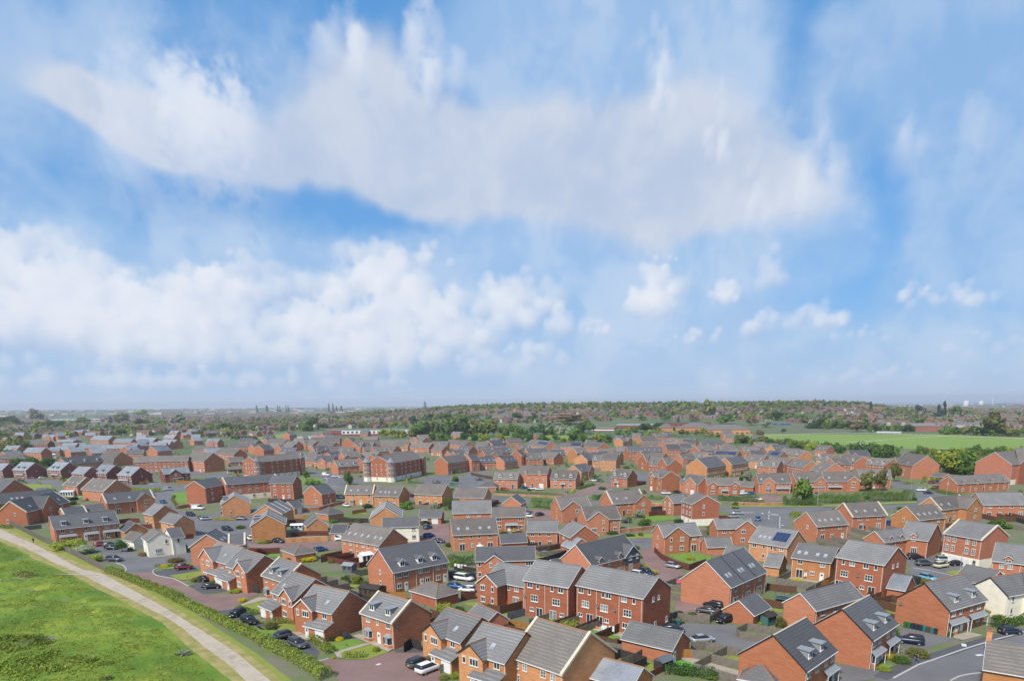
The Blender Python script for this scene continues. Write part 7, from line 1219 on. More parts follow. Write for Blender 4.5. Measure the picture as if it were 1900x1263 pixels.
# ---------------------------------------------------------------- wheelie bins
BINC = {k: mat('bin_plastic_' + k, c, rough=.5) for k, c in dict(green=(.03, .12, .035), navy=(.02, .03, .045), teal=(.02, .15, .16), brown=(.11, .05, .03), dark=(.025, .03, .03)).items()}
BM_ = {}
def bin_(p, rz, c, label, group=None):
    if c not in BM_:
        b = MB(); q0 = [(-.24, -.26), (.24, -.26), (.24, .26), (-.24, .26)]; q1 = [(-.29, -.34), (.29, -.34), (.29, .34), (-.29, .34)]; i = 0
        for k in range(4): a, e = k, (k + 1) % 4; b.quad([(*q0[a], .06), (*q0[e], .06), (*q1[e], .98), (*q1[a], .98)])
        b.quad([(*p_, .06) for p_ in q0[::-1]]); body = b.mesh('bin_body', [BINC[c]])
        b = MB(); b.slab([(-.31, -.38, 1.03), (.31, -.38, 1.03), (.31, .36, 1.08), (-.31, .36, 1.08)], .05); b.tube([(-.28, .4, 1.02), (.28, .4, 1.02)], .025, 5); lid = b.mesh('bin_lid', [BINC[c]])
        b = MB(); b.tube([(-.3, .27, .1), (-.24, .27, .1)], .1, 8); b.tube([(.24, .27, .1), (.3, .27, .1)], .1, 8); wh = b.mesh('bin_wheels', [TYRE]); BM_[c] = (body, lid, wh)
    r = ob('wheelie_bin', None, loc=p, rot=rz, label=label, category='bin', group=group); body, lid, wh = BM_[c]; ob('body', body, r); ob('lid', lid, r); ob('wheels', wh, r)
cs = ['green', 'green', 'navy', 'navy', 'navy', 'teal', 'brown', 'teal', 'dark']
ls = ['green wheelie bin at the back end of the gable row', 'green wheelie bin second from the back end of the gable row', 'navy wheelie bin next to the green ones', 'navy wheelie bin in the middle of the navy three', 'navy wheelie bin next to the first teal one', 'teal wheelie bin between navy and brown ones', 'brown wheelie bin between two teal ones', 'teal wheelie bin between brown and dark ones', 'dark wheelie bin at the front end of the gable row']
for i, c in enumerate(cs):
    p = pg('a4', (795 + 285 * i / 8, 765 + 65 * i / 8)); p.z = .07; bin_(p, R(-40), c, ls[i])
for x, y, c, l in ((550, 750, 'dark', 'dark wheelie bin by the terrace end fence'), (590, 748, 'teal', 'teal wheelie bin by the terrace end fence')): p = pg('a3', (x, y)); p.z = .07; bin_(p, .3, c, l)
# ---------------------------------------------------------------- lamps, poles, posts
def pole(pan, x, y, h, label, lamp=True, name='street_lamp', cat='street lamp', m=None, tall=None, r=.08, group=None):
    p = tg(pan, (x, y)); D = p.length; H_ = tall or h * D / FPX / 5; r_ = ob(name, None, loc=p, rot=random.uniform(0, 6.28), label=label, category=cat, group=group); b = MB(); b.tube([(0, 0, -.05), (0, 0, 1.2), (0, 0, H_)], [r * 1.4, r, r * .7], 8); ob('pole', b.mesh('pole', [m or FRAMEM]), r_)
    if lamp:
        b = MB(); b.tube([(0, 0, H_ - .05), (.35, 0, H_ + .05), (.9, 0, H_ + .08)], .04, 6); ob('arm', b.mesh('arm', [m or FRAMEM]), r_); b = MB(); b.slab([(.7, -.13, H_ + .16), (1.35, -.1, H_ + .18), (1.35, .1, H_ + .18), (.7, .13, H_ + .16)], .13); ob('lantern', b.mesh('lantern', [LEAD]), r_)
    else:
        b = MB(); b.box(-.14, -.14, H_, .14, .14, H_ + .12); ob('cap', b.mesh('cap', [m or FRAMEM]), r_)
for a in (('a3', 722, 200, 155, 'street lamp beside the corner lawn with the curved fence'), ('a4', 1297, 300, 200, 'street lamp by the town house parking bays'), ('b4', 1180, 300, 145, 'street lamp before the low brick terrace'), ('b3', 1880, 405, 215, 'street lamp on the main road verge'), ('b2', 1455, 320, 150, 'street lamp at the mouth of the pink drive'), ('b2', 462, 210, 90, 'street lamp on the flats car park'), ('b3', 128, 640, 130, 'street lamp at the garden wall corner'), ('b4', 852, 240, 70, 'short lamp post on the side road'), ('b3', 912, 510, 70, 'street lamp against the cream based block'), ('b0', 1370, 205, 60, 'lamp post by the site hoarding')): pole(*a)
for i, (x, y, h) in enumerate(((1180, 258, 85), (1245, 260, 85), (1370, 262, 60), (1460, 262, 60))): pole('c4', x, y, h, 'white rugby upright on the far pitch', False, 'rugby_post', 'goal post', WHITE, r=.16, group='rugby uprights')
for i, (x, y, h) in enumerate(((435, 245, 45), (500, 245, 40))): pole('c4', x, y, h, 'white goal upright before the far hedge', False, 'goal_post', 'goal post', WHITE, r=.16, group='goal uprights')
for i, (pan, x, y, h) in enumerate((('c3', 910, 200, 70), ('c3', 1330, 200, 70), ('c3', 1690, 220, 80), ('c3', 1705, 220, 75), ('c3', 1345, 285, 55), ('c3', 80, 225, 60), ('c1', 1465, 290, 110))): pole(pan, x, y, h, 'tall thin floodlight mast by the school courts', False, 'floodlight_mast', 'floodlight', r=.14, group='floodlight masts')
# net fence of the pitch
r_ = None
def netfence(pan, s, n, label):
    pts = pp(pan, s); a = gt(*pts[0]); r = ob('pitch_fence', None, loc=a, label=label, category='fence'); b = MB(); b.tube([(0, 0, 0), (0, 0, 3.2)], .07, 5); pm = b.mesh('fence_post', [PIPEK]); P = []
    for i in range(n + 1):
        t = i / n * (len(pts) - 1); k = min(int(t), len(pts) - 2); f = t - k; p = g(pts[k][0] + (pts[k + 1][0] - pts[k][0]) * f, pts[k][1] + (pts[k + 1][1] - pts[k][1]) * f) - a; P.append(p); ob('post', pm, r, p)
    b = MB()
    for p, q in zip(P, P[1:]):
        for z in (.1, 1.1, 2.1, 3.1): b.tube([(p.x, p.y, z), (q.x, q.y, z)], .025, 3, cap=False)
    ob('rails', b.mesh('rails', [PIPEK]), r, kind='stuff')
netfence('c4', '20,440 250,462 500,480 760,500', 17, 'dark tall post and wire fence along the near touchline'); netfence('c3', '1500,410 1700,430 1900,445', 10, 'dark post and wire fence at the pitch corner'); netfence('c2', '560,385 900,380 1300,382 1790,398', 34, 'post and wire fence along the far narrow pitch')
def rail(pan, s, label):
    pts = [g(*p) for p in pp(pan, s)]; a = pts[0]; r = ob('pitch_rail', None, loc=(a.x, a.y, 0), label=label, category='rail'); b = MB()
    for p, q in zip(pts, pts[1:]):
        n = max(1, int((q - p).length / 7))
        for i in range(n): o = p.lerp(q, i / n) - a; b.box(o.x - .09, o.y - .09, 0, o.x + .09, o.y + .09, 1.1)
    ob('post', b.mesh('rail_posts', [WHITE]), r, kind='stuff'); b = MB()
    for p, q in zip(pts, pts[1:]): b.tube([(p.x - a.x, p.y - a.y, 1.1), (q.x - a.x, q.y - a.y, 1.1)], .09, 4)
    ob('handrail', b.mesh('handrail', [WHITE]), r)
rail('c4', '-560,380 -100,352 250,345 500,350 900,362 1200,378 1500,388 1900,398', 'white rail along the far touchline of the mown pitch'); rail('c4', '250,440 500,420 750,400 1000,385 1160,378', 'white rail crossing between the two mown pitches'); rail('c4', '1720,268 2000,270', 'white rail on the distant rugby pitch')
# ---------------------------------------------------------------- larger buildings further off
def block(pan, x0, x1, ybase, hm, depth, m, label, name, cat, bands=None, flat=True, roofm=None, rise=0., win=None):
    a, b = tg(pan, (x0, ybase)), tg(pan, (x1, ybase)); c = (a + b) / 2; d = b - a; L = math.hypot(d.x, d.y); f_ = Vector((c.x, c.y, 0)).normalized(); an = math.atan2(d.y, d.x)
    an = math.atan2(-f_.x, f_.y) + .12 * (1 if x0 % 2 else -1); L *= .98; r = ob(name, None, loc=(c.x, c.y, min(a.z, b.z) - .3), rot=an, label=label, category=cat); q = MB(); q.box(-L / 2, 0, 0, L / 2, depth, hm); ob('wall', q.mesh('wall', [m]), r)
    q = MB(); o = .5
    if rise: 
        e = [(-L / 2 - o, -o, hm), (L / 2 + o, -o, hm), (L / 2 + o, depth + o, hm), (-L / 2 - o, depth + o, hm)]; rl = max(L / 2 - depth * .4, 1); r0, r1 = (-rl, depth / 2, hm + rise), (rl, depth / 2, hm + rise)
        q.quad([e[0], e[1], r1, r0]); q.quad([e[1], e[2], r1]); q.quad([e[2], e[3], r0, r1]); q.quad([e[3], e[0], r0])
    else: q.box(-L / 2 - .3, -.3, hm + .002, L / 2 + .3, depth + .3, hm + .5)
    ob('roof', q.mesh('roof', [roofm or LEAD]), r)
    for z0, z1, mm, nm in bands or (): q = MB(); q.box(-L / 2 - .06, -.06, z0, L / 2 + .06, .1, z1); ob(nm, q.mesh(nm, [mm]), r)
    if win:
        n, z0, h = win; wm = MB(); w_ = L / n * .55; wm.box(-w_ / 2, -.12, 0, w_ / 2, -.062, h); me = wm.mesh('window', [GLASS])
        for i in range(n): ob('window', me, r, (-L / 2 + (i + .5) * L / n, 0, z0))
    return r
WHT = mat('white_cladding', (.72, .72, .72), rough=.6)
block('c1', 1142, 1290, 372, 8.5, 14, BRICK['p'], 'brick end block of the long school building', 'school_building', 'school', win=(6, 3, 1.6))
block('c1', 1290, 1900, 368, 8.5, 14, WHT, 'long white panelled school building with ribbon windows', 'school_building', 'school', bands=((0, 3.5, BRICK['p'], 'brick_band'),), win=(16, 4.6, 2.4))
block('c0', 532, 872, 240, 11, 40, WHT, 'white warehouse with red stripe above the far rooftops', 'warehouse', 'warehouse', bands=((3, 6, mat('red_stripe', (.32, .05, .05)), 'red_stripe'),), win=(9, 6.5, 1.2))
block('c0', 840, 1138, 280, 4.5, 18, WHT, 'low white shed roof among the far rooftops', 'shed', 'shed', roofm=WHT)
block('c3', 390, 545, 332, 6.5, 26, BRICK['o'], 'small buff brick school block with pyramid roof', 'school_building', 'school', rise=6, roofm=ROOF['b'])
block('c3', 570, 915, 335, 7, 44, BRICK['o'], 'large buff brick school hall with low brown hipped roof', 'school_building', 'school', rise=7, roofm=ROOF['b'], win=(8, 1, 1.5))
block('c3', 835, 1260, 350, 6, 44, BRICK['o'], 'broad buff brick school wing with low grey brown roof', 'school_building', 'school', rise=7, roofm=ROOF['b'], win=(9, 1, 1.4))
block('c3', 0, 450, 305, 6.5, 50, BRICK['p'], 'flat roofed dark brick school with pale roof edge', 'school_building', 'school', roofm=FRAMEM, win=(10, 1.5, 1.4))
block('c3', 455, 900, 278, 6, 30, BRICK['p'], 'dark brick school range behind the buff halls', 'school_building', 'school', roofm=ROOF['d'], win=(10, 1.5, 1.4))
block('c2', 1690, 1900, 325, 5, 22, BRICK['p'], 'brick school annexe with white window band', 'school_building', 'school', bands=((1.5, 3.0, WHT, 'white_band'),), roofm=LEAD)
block('c4', 775, 1115, 325, 7.5, 24, BRICK['p'], 'brown clubhouse with shallow roof beyond the pitch', 'clubhouse', 'clubhouse', rise=4, roofm=ROOF['t'])
block('c4', 530, 760, 345, 2.6, 3, WHT, 'grey and white spectator stand beside the touchline', 'spectator_stand', 'stand', bands=((.2, 1.4, LEAD, 'seat_bank'),), roofm=LEAD)
block('c3', 1465, 1520, 265, 3, 2, PAINT['blue'], 'blue board shed by the courts, the smaller one', 'shed', 'shed'); block('c3', 1535, 1640, 268, 3, 2, PAINT['blue'], 'blue board shed by the courts, the longer one', 'shed', 'shed')
block('c0', 325, 500, 580, 3.4, 12, WHT, 'white flat roofed shed behind the plum brick houses', 'shed', 'shed', roofm=WHT)
block('c1', 225, 345, 715, 3.0, 6, BRICK['q'], 'row of open brick car ports beside the turreted flats', 'car_port', 'car port', rise=1.6, roofm=ROOF['b'], win=(3, .2, 1.9))  # dark panels on a solid wall stand in for the shaded open bays
# garden things
def gp(pan, x, y, z=.08): p = pg(pan, (x, y)); p.z = z; return p
b = MB(); n = 18
for i in range(n): a0, a1 = 2 * math.pi * i / n, 2 * math.pi * (i + 1) / n; b.quad([(1.3 * math.cos(a0), 1.3 * math.sin(a0), 0), (1.3 * math.cos(a1), 1.3 * math.sin(a1), 0), (1.2 * math.cos(a1), 1.2 * math.sin(a1), .5), (1.2 * math.cos(a0), 1.2 * math.sin(a0), .5)])
rt = ob('paddling_pool', None, loc=gp('a2', 1252, 80), label='round turquoise paddling pool on the back lawn', category='paddling pool'); ob('wall', b.mesh('pool_wall', [mat('pool_blue', (.06, .32, .5), rough=.4)]), rt); b = MB(); b.quad([(1.2 * math.cos(2 * math.pi * i / n), 1.2 * math.sin(2 * math.pi * i / n), .4) for i in range(n)]); ob('water', b.mesh('pool_water', [mat('pool_water', (.12, .42, .55), rough=.08)]), rt)
def shed(pan, x, y, L, W, h, m, rm, label, rz=.6, name='garden_shed', cat='shed', rise=.7, glassy=False):
    r = ob(name, None, loc=gp(pan, x, y, .05), rot=rz, label=label, category=cat); q = MB(); q.box(-L / 2, -W / 2, 0, L / 2, W / 2, h); ob('wall', q.mesh('wall', [m]), r); q = MB()
    for sy in (-1, 1):
        pts = [(-L / 2 - .2, sy * (W / 2 + .25), h), (L / 2 + .2, sy * (W / 2 + .25), h), (L / 2 + .2, 0, h + rise), (-L / 2 - .2, 0, h + rise)]; q.slab(pts if sy < 0 else pts[::-1], .06)
    for sx in (-1, 1): q.quad([(sx * L / 2, -W / 2, h - .05), (sx * L / 2, W / 2, h - .05), (sx * L / 2, 0, h + rise - .1)])
    ob('roof', q.mesh('roof', [rm]), r); q = MB(); nw = max(1, int(L / 1.1))
    for i in range(nw): x_ = -L / 2 + (i + .5) * L / nw; q.box(x_ - .38, -W / 2 - .04, .75 if not glassy else .5, x_ + .38, -W / 2 - .003, h - .2)
    ob('glazing', q.mesh('glazing', [GLASS]), r); return r
shed('a1', 1560, 470, 5.2, 3.4, 2.0, FW['b'], FW['k'], 'timber summer house with dark felt roof', rz=-.45, name='summer_house'); shed('a1', 1500, 160, 3.6, 3.0, 2.2, WHITE, WHT, 'white conservatory against the dormered terrace', rz=.7, name='conservatory', cat='conservatory', glassy=True); shed('b0', 640, 300, 6, 3.5, 2.2, WHITE, mat('glass_roof_pale', (.5, .55, .6), rough=.1, spec=.7), 'pale glass roofed extension behind the coped gable house', rz=.1, name='conservatory', cat='conservatory', glassy=True)
shed('a1', 1345, 250, 3, 2.2, 1.8, FW['s'], LEAD, 'small pale roofed shed behind the garage', rz=-.4); shed('a3', 450, 1150, 2.6, 1.8, 1.6, FW['k'], FW['s'], 'small dark shed in the corner garden', rz=.7); shed('b1', 860, 610, 4, 2.5, 1.7, mat('tent_pale_blue', (.5, .58, .68), rough=.7), WHT, 'white and blue awning tent behind the broad gable', rz=.1, name='awning_tent', cat='tent', rise=.5); shed('a4', 1790, 640, 2, 1.5, 1.6, FW['k'], LEAD, 'lean shed beside the cream house', rz=.5); shed('a3', 1420, 735, 2.6, 2, 1.8, mat('shed_teal', (.05, .14, .13)), FW['k'], 'teal and black garden store beside the open sided garage', rz=.6)
def parasol(pan, x, y, r, m, label):
    o = ob('parasol', None, loc=gp(pan, x, y, .05), label=label, category='parasol'); b = MB(); b.tube([(0, 0, 0), (0, 0, 2.5)], .03, 6); ob('pole', b.mesh('pole', [FRAMEM]), o); b = MB()
    for i in range(8): a0, a1 = R(45 * i), R(45 * i + 45); b.quad([(r * math.cos(a0), r * math.sin(a0), 1.95), (r * math.cos(a1), r * math.sin(a1), 1.95), (0, 0, 2.5)])
    ob('canopy', b.mesh('canopy', [m]), o)
parasol('b0', 755, 345, 1.8, mat('parasol_green', (.14, .32, .08)), 'green parasol in the garden by the coped gable'); parasol('a3', 75, 770, 1.4, mat('parasol_cream', (.6, .5, .4)), 'cream parasol on the terrace patio'); parasol('a3', 600, 420, .8, mat('parasol_pink', (.6, .05, .15)), 'small pink parasol by the plain gable'); parasol('b2', 655, 820, 1.2, mat('parasol_pale', (.6, .55, .5)), 'pale parasol on the raised patio')
def washing(pan, a, c, label, cols):
    p, q = gp(pan, *a), gp(pan, *c); d = q - p; L = d.length; r = ob('washing_line', None, loc=p, rot=math.atan2(d.y, d.x), label=label, category='washing line'); b = MB()
    for x in (0, L): b.tube([(x, 0, 0), (x, 0, 1.9)], .03, 6)
    b.tube([(0, 0, 1.85), (L / 2, 0, 1.7), (L, 0, 1.85)], .012, 4); ob('line', b.mesh('line', [FRAMEM]), r); n = len(cols)
    for i, m in enumerate(cols):
        x = (i + .2) * L / n; w = L / n * .75; h = random.uniform(.7, 1.1); b = MB(); k = 5
        for j in range(k): xa, xb = x + w * j / k, x + w * (j + 1) / k; ya, yb = .04 * math.sin(j * 2.1), .04 * math.sin((j + 1) * 2.1); b.quad([(xa, ya * 2, 1.72 - h), (xb, yb * 2, 1.72 - h), (xb, yb * .3, 1.72), (xa, ya * .3, 1.72)])
        ob('laundry', b.mesh('laundry', [m]), r)
CLW = mat('cloth_white', (.75, .75, .76), rough=.9); CLP = mat('cloth_lilac', (.55, .5, .62), rough=.9); CLB = mat('cloth_blue', (.1, .15, .3), rough=.9)
washing('a3', (1745,325), (1895,310), 'lilac and white washing behind the buff house', [CLW, CLP, CLW, CLP]); washing('a2', (1765,830), (1900,840), 'white sheets drying in the terrace garden', [CLW, CLW]); washing('a2', (410,235), (530,250), 'white cloths on a line by the dark fence', [CLW, CLW, CLW, CLW])
def tramp(pan, x, y, r, m, label):
    o = ob('trampoline', None, loc=gp(pan, x, y), label=label, category='trampoline'); b = MB(); n = 16
    for i in range(n):
        a0, a1 = 2 * math.pi * i / n, 2 * math.pi * (i + 1) / n; b.slab([(r * math.cos(a0), r * math.sin(a0), .7), (r * math.cos(a1), r * math.sin(a1), .7), (r * .86 * math.cos(a1), r * .86 * math.sin(a1), .7), (r * .86 * math.cos(a0), r * .86 * math.sin(a0), .7)], .05)
    ob('pad_ring', b.mesh('pad_ring', [m]), o); b = MB(); b.quad([(r * .85 * math.cos(2 * math.pi * i / n), r * .85 * math.sin(2 * math.pi * i / n), .66) for i in range(n)]); ob('mat', b.mesh('mat', [PIPEK]), o); b = MB()
    for i in range(6): a = R(60 * i); b.tube([(r * math.cos(a), r * math.sin(a), 0), (r * math.cos(a), r * math.sin(a), 2.4)], .03, 5)
    ob('net_poles', b.mesh('net_poles', [PIPEK]), o, kind='stuff')
tramp('b3', 110, 545, 2.0, PAINT['black'], 'dark trampoline in the walled garden'); tramp('a3', 1560, 520, 1.7, mat('teal_pad', (.04, .2, .2)), 'teal rimmed trampoline behind the roof windowed terrace'); tramp('a2', 1330, 40, 1.6, PAINT['navy'], 'dark blue trampoline near the paddling pool')
def slide(pan, x, y, label, m1, m2):
    o = ob('play_slide', None, loc=gp(pan, x, y), rot=.7, label=label, category='slide'); b = MB(); b.slab([(-.3, 0, 1.1), (.3, 0, 1.1), (.3, -1.7, .12), (-.3, -1.7, .12)], .08); ob('chute', b.mesh('chute', [m1]), o); b = MB()
    for sx in (-.28, .28): b.tube([(sx, .55, 0), (sx, .05, 1.15)], .05, 5)
    for i in range(3): b.box(-.28, .12 + .14 * i, .85 - .3 * i, .28, .2 + .14 * i, .9 - .3 * i)
    ob('ladder', b.mesh('ladder', [m2]), o)
slide('a2', 1690, 765, 'small orange plastic slide in the terrace garden', mat('plastic_orange', (.55, .17, .02), rough=.4), mat('plastic_green', (.04, .22, .06), rough=.4))
# people
def person(p, rz, label, top, legs, h=1.75):
    r = ob('person', None, loc=p, rot=rz, scale=h / 1.75, label=label, category='person')
    def skin(name, V, E, rad, m, par):
        me = bpy.data.meshes.new(name); me.from_pydata(V, E, []); me.materials.append(m); o = ob(name, me, par); md = o.modifiers.new('skin', 'SKIN'); me.skin_vertices.new() if hasattr(me.skin_vertices, 'new') and not me.skin_vertices else None
        if not me.skin_vertices: return o
        for i, q in enumerate(rad): me.skin_vertices[0].data[i].radius = q if isinstance(q, tuple) else (q, q)
        me.skin_vertices[0].data[0].use_root = True; sd = o.modifiers.new('sub', 'SUBSURF'); sd.levels = 1; sd.render_levels = 1; return o
    sk = mat('skin_tone', (.45, .26, .18), rough=.6); V = [(0, 0, .95), (0, 0, 1.2), (0, -.01, 1.42), (0, 0, 1.5), (0, .02, 1.6), (0, .02, 1.72), (-.19, 0, 1.41), (-.27, .02, 1.15), (-.24, .14, .92), (-.24, .2, .84), (.19, 0, 1.41), (.27, -.02, 1.15), (.27, .08, .9), (.27, .12, .82), (-.1, 0, .9), (-.12, .1, .5), (-.12, .02, .08), (-.12, .16, .04), (.1, 0, .9), (.12, -.06, .5), (.12, -.24, .1), (.12, -.1, .04)]
    E = [(0, 1), (1, 2), (2, 3), (3, 4), (4, 5), (2, 6), (6, 7), (7, 8), (8, 9), (2, 10), (10, 11), (11, 12), (12, 13), (0, 14), (14, 15), (15, 16), (16, 17), (0, 18), (18, 19), (19, 20), (20, 21)]
    skin('body', V, E, [(.13, .1), (.13, .1), (.12, .09), .055, (.085, .1), (.06, .07), .055, .045, .035, .03, .055, .045, .035, .03, .08, .06, .045, .035, .08, .06, .045, .035], sk, r)
    b = MB(); b.tube([(0, 0, .93), (0, 0, 1.05), (0, 0, 1.25), (0, 0, 1.42), (0, 0, 1.48)], [.19, .185, .2, .18, .08], 10)
    for sx in (-1, 1): b.tube([(sx * .17, 0, 1.43), (sx * .25, 0, 1.25), (sx * .275, .02, 1.1)], [.08, .075, .065], 8)
    ob('top', b.mesh('top', [top], True), r); b = MB(); b.tube([(0, 0, .82), (0, 0, .98)], [.18, .19], 10); b.tube([(-.1, 0, .9), (-.12, .1, .5), (-.12, .02, .08)], [.11, .085, .07], 8); b.tube([(.1, 0, .9), (.12, -.06, .5), (.12, -.24, .12)], [.11, .085, .07], 8); ob('trousers', b.mesh('trousers', [legs], True), r)
    b = MB(); b.tube([(0, -.01, 1.62), (0, -.015, 1.69), (0, -.01, 1.75), (0, 0, 1.79)], [.105, .115, .1, .04], 10); ob('hair', b.mesh('hair', [mat('hair_dark', (.03, .02, .015))], True), r)
person(gp('a4', 900, 1106, .13), 2.2, 'person in navy top and blue jeans walking on the pavement', mat('top_navy', (.02, .025, .06), rough=.9), mat('jeans', (.05, .09, .18), rough=.9)); person(gp('b0', 313, 735, .06), .6, 'person in dark clothes walking on the gravel path by the fence', mat('top_black', (.015, .015, .018), rough=.9), mat('trousers_dark', (.03, .03, .035), rough=.9))
# ---------------------------------------------------------------- the far town
EXC = [[px(p_, q) for q in pts] for p_, pts in (('c4', [(-900, 280), (2000, 300), (2000, 700), (-900, 700)]), ('c3', [(-40, 215), (1300, 215), (2000, 270), (2000, 700), (-40, 700)]), ('c2', [(-20, 350), (400, 290), (850, 260), (1990, 225), (1990, 700), (-20, 700)]), ('c1', [(240, 400), (850, 340), (1130, 300), (1930, 295), (1930, 700), (240, 700)]), ('c0', [(500, 165), (890, 165), (890, 235), (1140, 250), (1140, 285), (820, 285), (820, 245), (500, 245)]), ('c0', [(-100, 440), (500, 380), (1700, 360), (2150, 400), (2150, 900), (-100, 900)]))]
FB = [mat('far_brick_red', (.26, .115, .075), (.19, .09, .065), .03, .9), mat('far_brick_brown', (.22, .14, .10), (.17, .11, .085), .03, .9), mat('far_render', (.46, .42, .37), (.38, .34, .30), .05, .9)]
FR = [mat('far_roof_brown', (.15, .105, .085), (.11, .08, .068), .03, .9), mat('far_roof_grey', (.15, .142, .138), (.115, .11, .108), .03, .9), mat('far_roof_red', (.20, .10, .07), (.15, .08, .06), .03, .9)]
FWm = mat('far_window', (.42, .42, .43), rough=.4)
spots = []; cell = 170.
rr = random.Random(5); y = 560.
for ci in range(3, 26):
    for cj in range(-19, 20):
        cx, cy = cj * cell, ci * cell; D = math.hypot(cx, cy)
        if D > 4000 or abs(cx) > cy * .9 + 200: continue
        th = rr.choice((0, .3, -.3, .8, 1.2, -.9)) + rr.uniform(-.1, .1); den = 1 if D < 1800 else .8 if D < 2600 else .45
        if rr.random() > (.86 if D < 2200 else .7): continue
        for a in range(-3, 4):
            for b_ in range(-6, 7):
                if rr.random() > den * .46: continue
                u, v = b_ * 13.5 + rr.uniform(-.8, .8), a * 27 + (6 if b_ % 2 else 0) * 0 + rr.uniform(-1.5, 1.5); x = cx + u * math.cos(th) - v * math.sin(th); yy = cy + u * math.sin(th) + v * math.cos(th)
                d = math.hypot(x, yy)
                if d < 600 or yy < 300: continue
                z = hgt(x, yy); p_ = topx((x, yy, z))
                if not (-60 < p_[0] < 1960) or any(inside(p_, e) for e in EXC): continue
                if d > 4300: continue
                spots.append((d, x, yy, z, th + rr.uniform(-.04, .04)))
spots.sort()
def hshape(b, x, y, z, th, L, W, h, s, mb, mr, win):
    c, s_ = math.cos(th), math.sin(th); T = lambda u, v, w: (x + u * c - v * s_, y + u * s_ + v * c, z + w); l, w, r = L / 2, W / 2, W / 2 * s
    b.quad([T(-l, -w, -1), T(l, -w, -1), T(l, -w, h), T(-l, -w, h)], mb); b.quad([T(l, w, -1), T(-l, w, -1), T(-l, w, h), T(l, w, h)], mb)
    b.quad([T(l, -w, -1), T(l, w, -1), T(l, w, h), T(l, 0, h + r), T(l, -w, h)], mb); b.quad([T(-l, w, -1), T(-l, -w, -1), T(-l, -w, h), T(-l, 0, h + r), T(-l, w, h)], mb)
    o = .3; e = h - o * s + .05; b.quad([T(-l - .2, -w - o, e), T(l + .2, -w - o, e), T(l + .2, 0, h + r + .05), T(-l - .2, 0, h + r + .05)], mr); b.quad([T(l + .2, w + o, e), T(-l - .2, w + o, e), T(-l - .2, 0, h + r + .05), T(l + .2, 0, h + r + .05)], mr)
    if win:
        for sy in (-1, 1):
            for fz in (.9, 3.4):
                for k in (-.3, .3): u = k * L; b.quad([T(u - sy * -.8, sy * (w + .04), fz), T(u + sy * -.8, sy * (w + .04), fz), T(u + sy * -.8, sy * (w + .04), fz + 1.2), T(u - sy * -.8, sy * (w + .04), fz + 1.2)], 6)
FA = MB(); nind = 0; PROTO = {}
for d, x, yy, z, th in spots:
    k = rr.choice((0, 0, 0, 1, 1, 2)) if d > 900 else rr.choice((0, 0, 1)); kr = rr.choice((0, 0, 1, 1, 2)); L = rr.choice((11.5, 12.5, 13.2)); long_ = rr.random() < .35
    if nind < 0:
        key = (k, kr)
        if key not in PROTO:
            a, b, c_ = MB(), MB(), MB(); t_ = MB(); hshape(t_, 0, 0, 0, 0, 12, 8.2, 5, .7, 0, 1, True)
            for f, m_ in zip(t_.f, t_.m): (a if m_ == 0 else b if m_ == 1 else c_).quad([t_.v[i] for i in f])
            ch = MB(); ch.box(-.45, -.4, 6.8, .45, .4, 9.2); PROTO[key] = (a.mesh('wall', [FB[k]]), b.mesh('roof', [FR[kr]]), [(i, c_) for i in range(0)], ch.mesh('chimney', [FB[k]])); wq = MB(); wq.box(-.8, -.05, 0, .8, -.004, 1.2); PROTO['w'] = wq.mesh('window', [FWm])
        w_, r_, _, ch = PROTO[key]; o = ob('house', None, loc=(x, yy, z), rot=th, scale=(L / 12, 1, 1), label='older %s semi with %s roof in the wider town beyond the estate' % (('red brick', 'brown brick', 'rendered')[k], ('brown', 'grey', 'red')[kr]), category='house', group='older semi-detached houses beyond the estate'); ob('wall', w_, o); rf__ = ob('roof', r_, o); ob('chimney', ch, rf__); nind += 1
        for sy in (-1, 1):
            for fz in (.9, 3.4):
                for kx in (-3.6, 3.6): ob('window', PROTO['w'], o, (kx, sy * 4.1, fz), 0 if sy < 0 else math.pi)
    else: hshape(FA, x, yy, z, th, L, 8.2, 5 if rr.random() < .9 else 3.0, .7, k, 3 + kr, d < 1900)
ob('far_houses', FA.mesh('far_houses', FB + FR + [FWm]), kind='stuff')
# far tree mass: scattered garden and street trees, ridge wood, far woods
PT = []; rr2 = random.Random(9)
for i in range(52000):
    a = rr2.uniform(-.72, .72); D = 620 * 4.6 ** rr2.random(); x, yy = D * math.sin(a), D * math.cos(a); z = hgt(x, yy); p_ = topx((x, yy, z))
    if not (-30 < p_[0] < 1930): continue
    ridge = z > 24 or (D > 1900 and -.15 < x / yy < .5)
    cl = mnoise.noise((x / 130., yy / 130., 4)) + .5 * mnoise.noise((x / 45., yy / 45., 8)) + (.22 if ridge else 0)
    if rr2.random() > .20 + cl * .9 or any(inside(p_, e) for e in EXC): continue
    PT.append((x, yy, z, rr2.uniform(8, 15) + (3 if ridge else 0)))

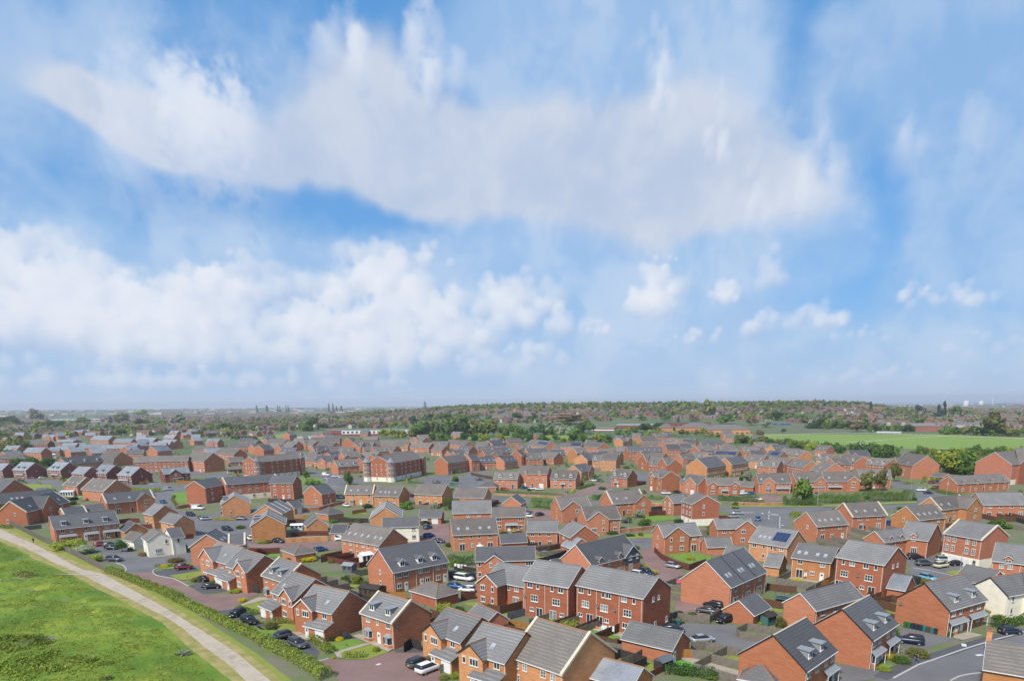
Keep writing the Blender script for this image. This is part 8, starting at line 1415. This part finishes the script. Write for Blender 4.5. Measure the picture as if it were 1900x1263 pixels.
def clump(lst, col, name, n=30):
    Ps, Ns, Ss = [], [], []
    for x, yy, z, h in lst:
        P_, N_ = crown_pts(n, 6, rr2.choice(('round', 'bush'))); w = h * rr2.uniform(.85, 1.25); Ps.append(P_ * np.array([w, w, h]) + np.array([x, yy, z - .3])); Ns.append(N_); Ss.append(rng.uniform(.8, 1.3, n) * h * .165)
    return ob(name, leaves(name, np.concatenate(Ps), np.concatenate(Ss), np.concatenate(Ns), LEAF[col]), kind='stuff')
for j, c in enumerate('dgogyb'): clump(PT[j::6], c, 'far_trees')
for j, c in enumerate('gyo'): clump(PLS[j::3], c, 'garden_planting', 20)
LW_ = []
for i in range(2600):
    a = rr2.uniform(-.75, .75); D = 4200 + 7000 * rr2.random(); x, yy = D * math.sin(a), D * math.cos(a)
    if rr2.random() > .35 + mnoise.noise((x / 700., yy / 700., 4)): continue
    LW_.append((x, yy, hgt(x, yy), rr2.uniform(9, 15)))
clump(LW_, 'd', 'far_woods', 24)
FD = MB()
for i in range(1500):
    a = rr2.uniform(-.75, .78); D = 4300 + 6500 * rr2.random(); x, yy = D * math.sin(a), D * math.cos(a)
    if mnoise.noise((x / 600., yy / 600., 9)) < -.1: continue
    L = rr2.uniform(15, 60); hshape(FD, x, yy, hgt(x, yy), rr2.uniform(-.3, .3), L, 12, rr2.uniform(4, 9), .5, 1 if rr2.random() < .6 else 2, 3 + rr2.randint(0, 1) if rr2.random() < .6 else 2, False)
ob('far_city_buildings', FD.mesh('far_city_buildings', FB + FR + [FWm]), kind='stuff')
def tower(x, D, w, h, label, nm='storage_tank', cat='tank', r2=None):
    a, _ = azel(x, 745); p = (D * math.sin(a), D * math.cos(a), 0); b = MB(); b.tube([(0, 0, -1), (0, 0, h * .8), (0, 0, h)], [w / 2, w / 2, (r2 or w * .42)], 16); o = ob(nm, None, loc=p, label=label, category=cat); ob('shell', b.mesh('shell', [WHT]), o); b = MB(); b.tube([(0, 0, h), (0, 0, h * 1.08)], [w * .3 if r2 is None else r2 * 1.2] * 2, 12); ob('cap', b.mesh('cap', [LEAD]), o)
tower(1793, 7600, 44, 40, 'broader white tank on the hazy waterfront'); tower(1821, 7600, 36, 38, 'smaller white tank on the hazy waterfront'); tower(1842, 7600, 6, 70, 'thin white chimney on the hazy waterfront', 'chimney_stack', 'chimney', 3.5)
# ---------------------------------------------------------------- air
hb = MB(); hb.box(-15000, -400, -30, 15000, 16000, 125)
hzm = bpy.data.materials.new('haze'); hzm.use_nodes = True; nt = hzm.node_tree; nt.nodes.clear(); vo = nt.nodes.new('ShaderNodeVolumePrincipled'); vo.inputs['Color'].default_value = (.86, .91, 1, 1); vo.inputs['Density'].default_value = .00009; vo.inputs['Anisotropy'].default_value = .2
mo = nt.nodes.new('ShaderNodeOutputMaterial'); nt.links.new(vo.outputs[0], mo.inputs['Volume']); ho = ob('haze', hb.mesh('haze', [hzm]), kind='stuff')
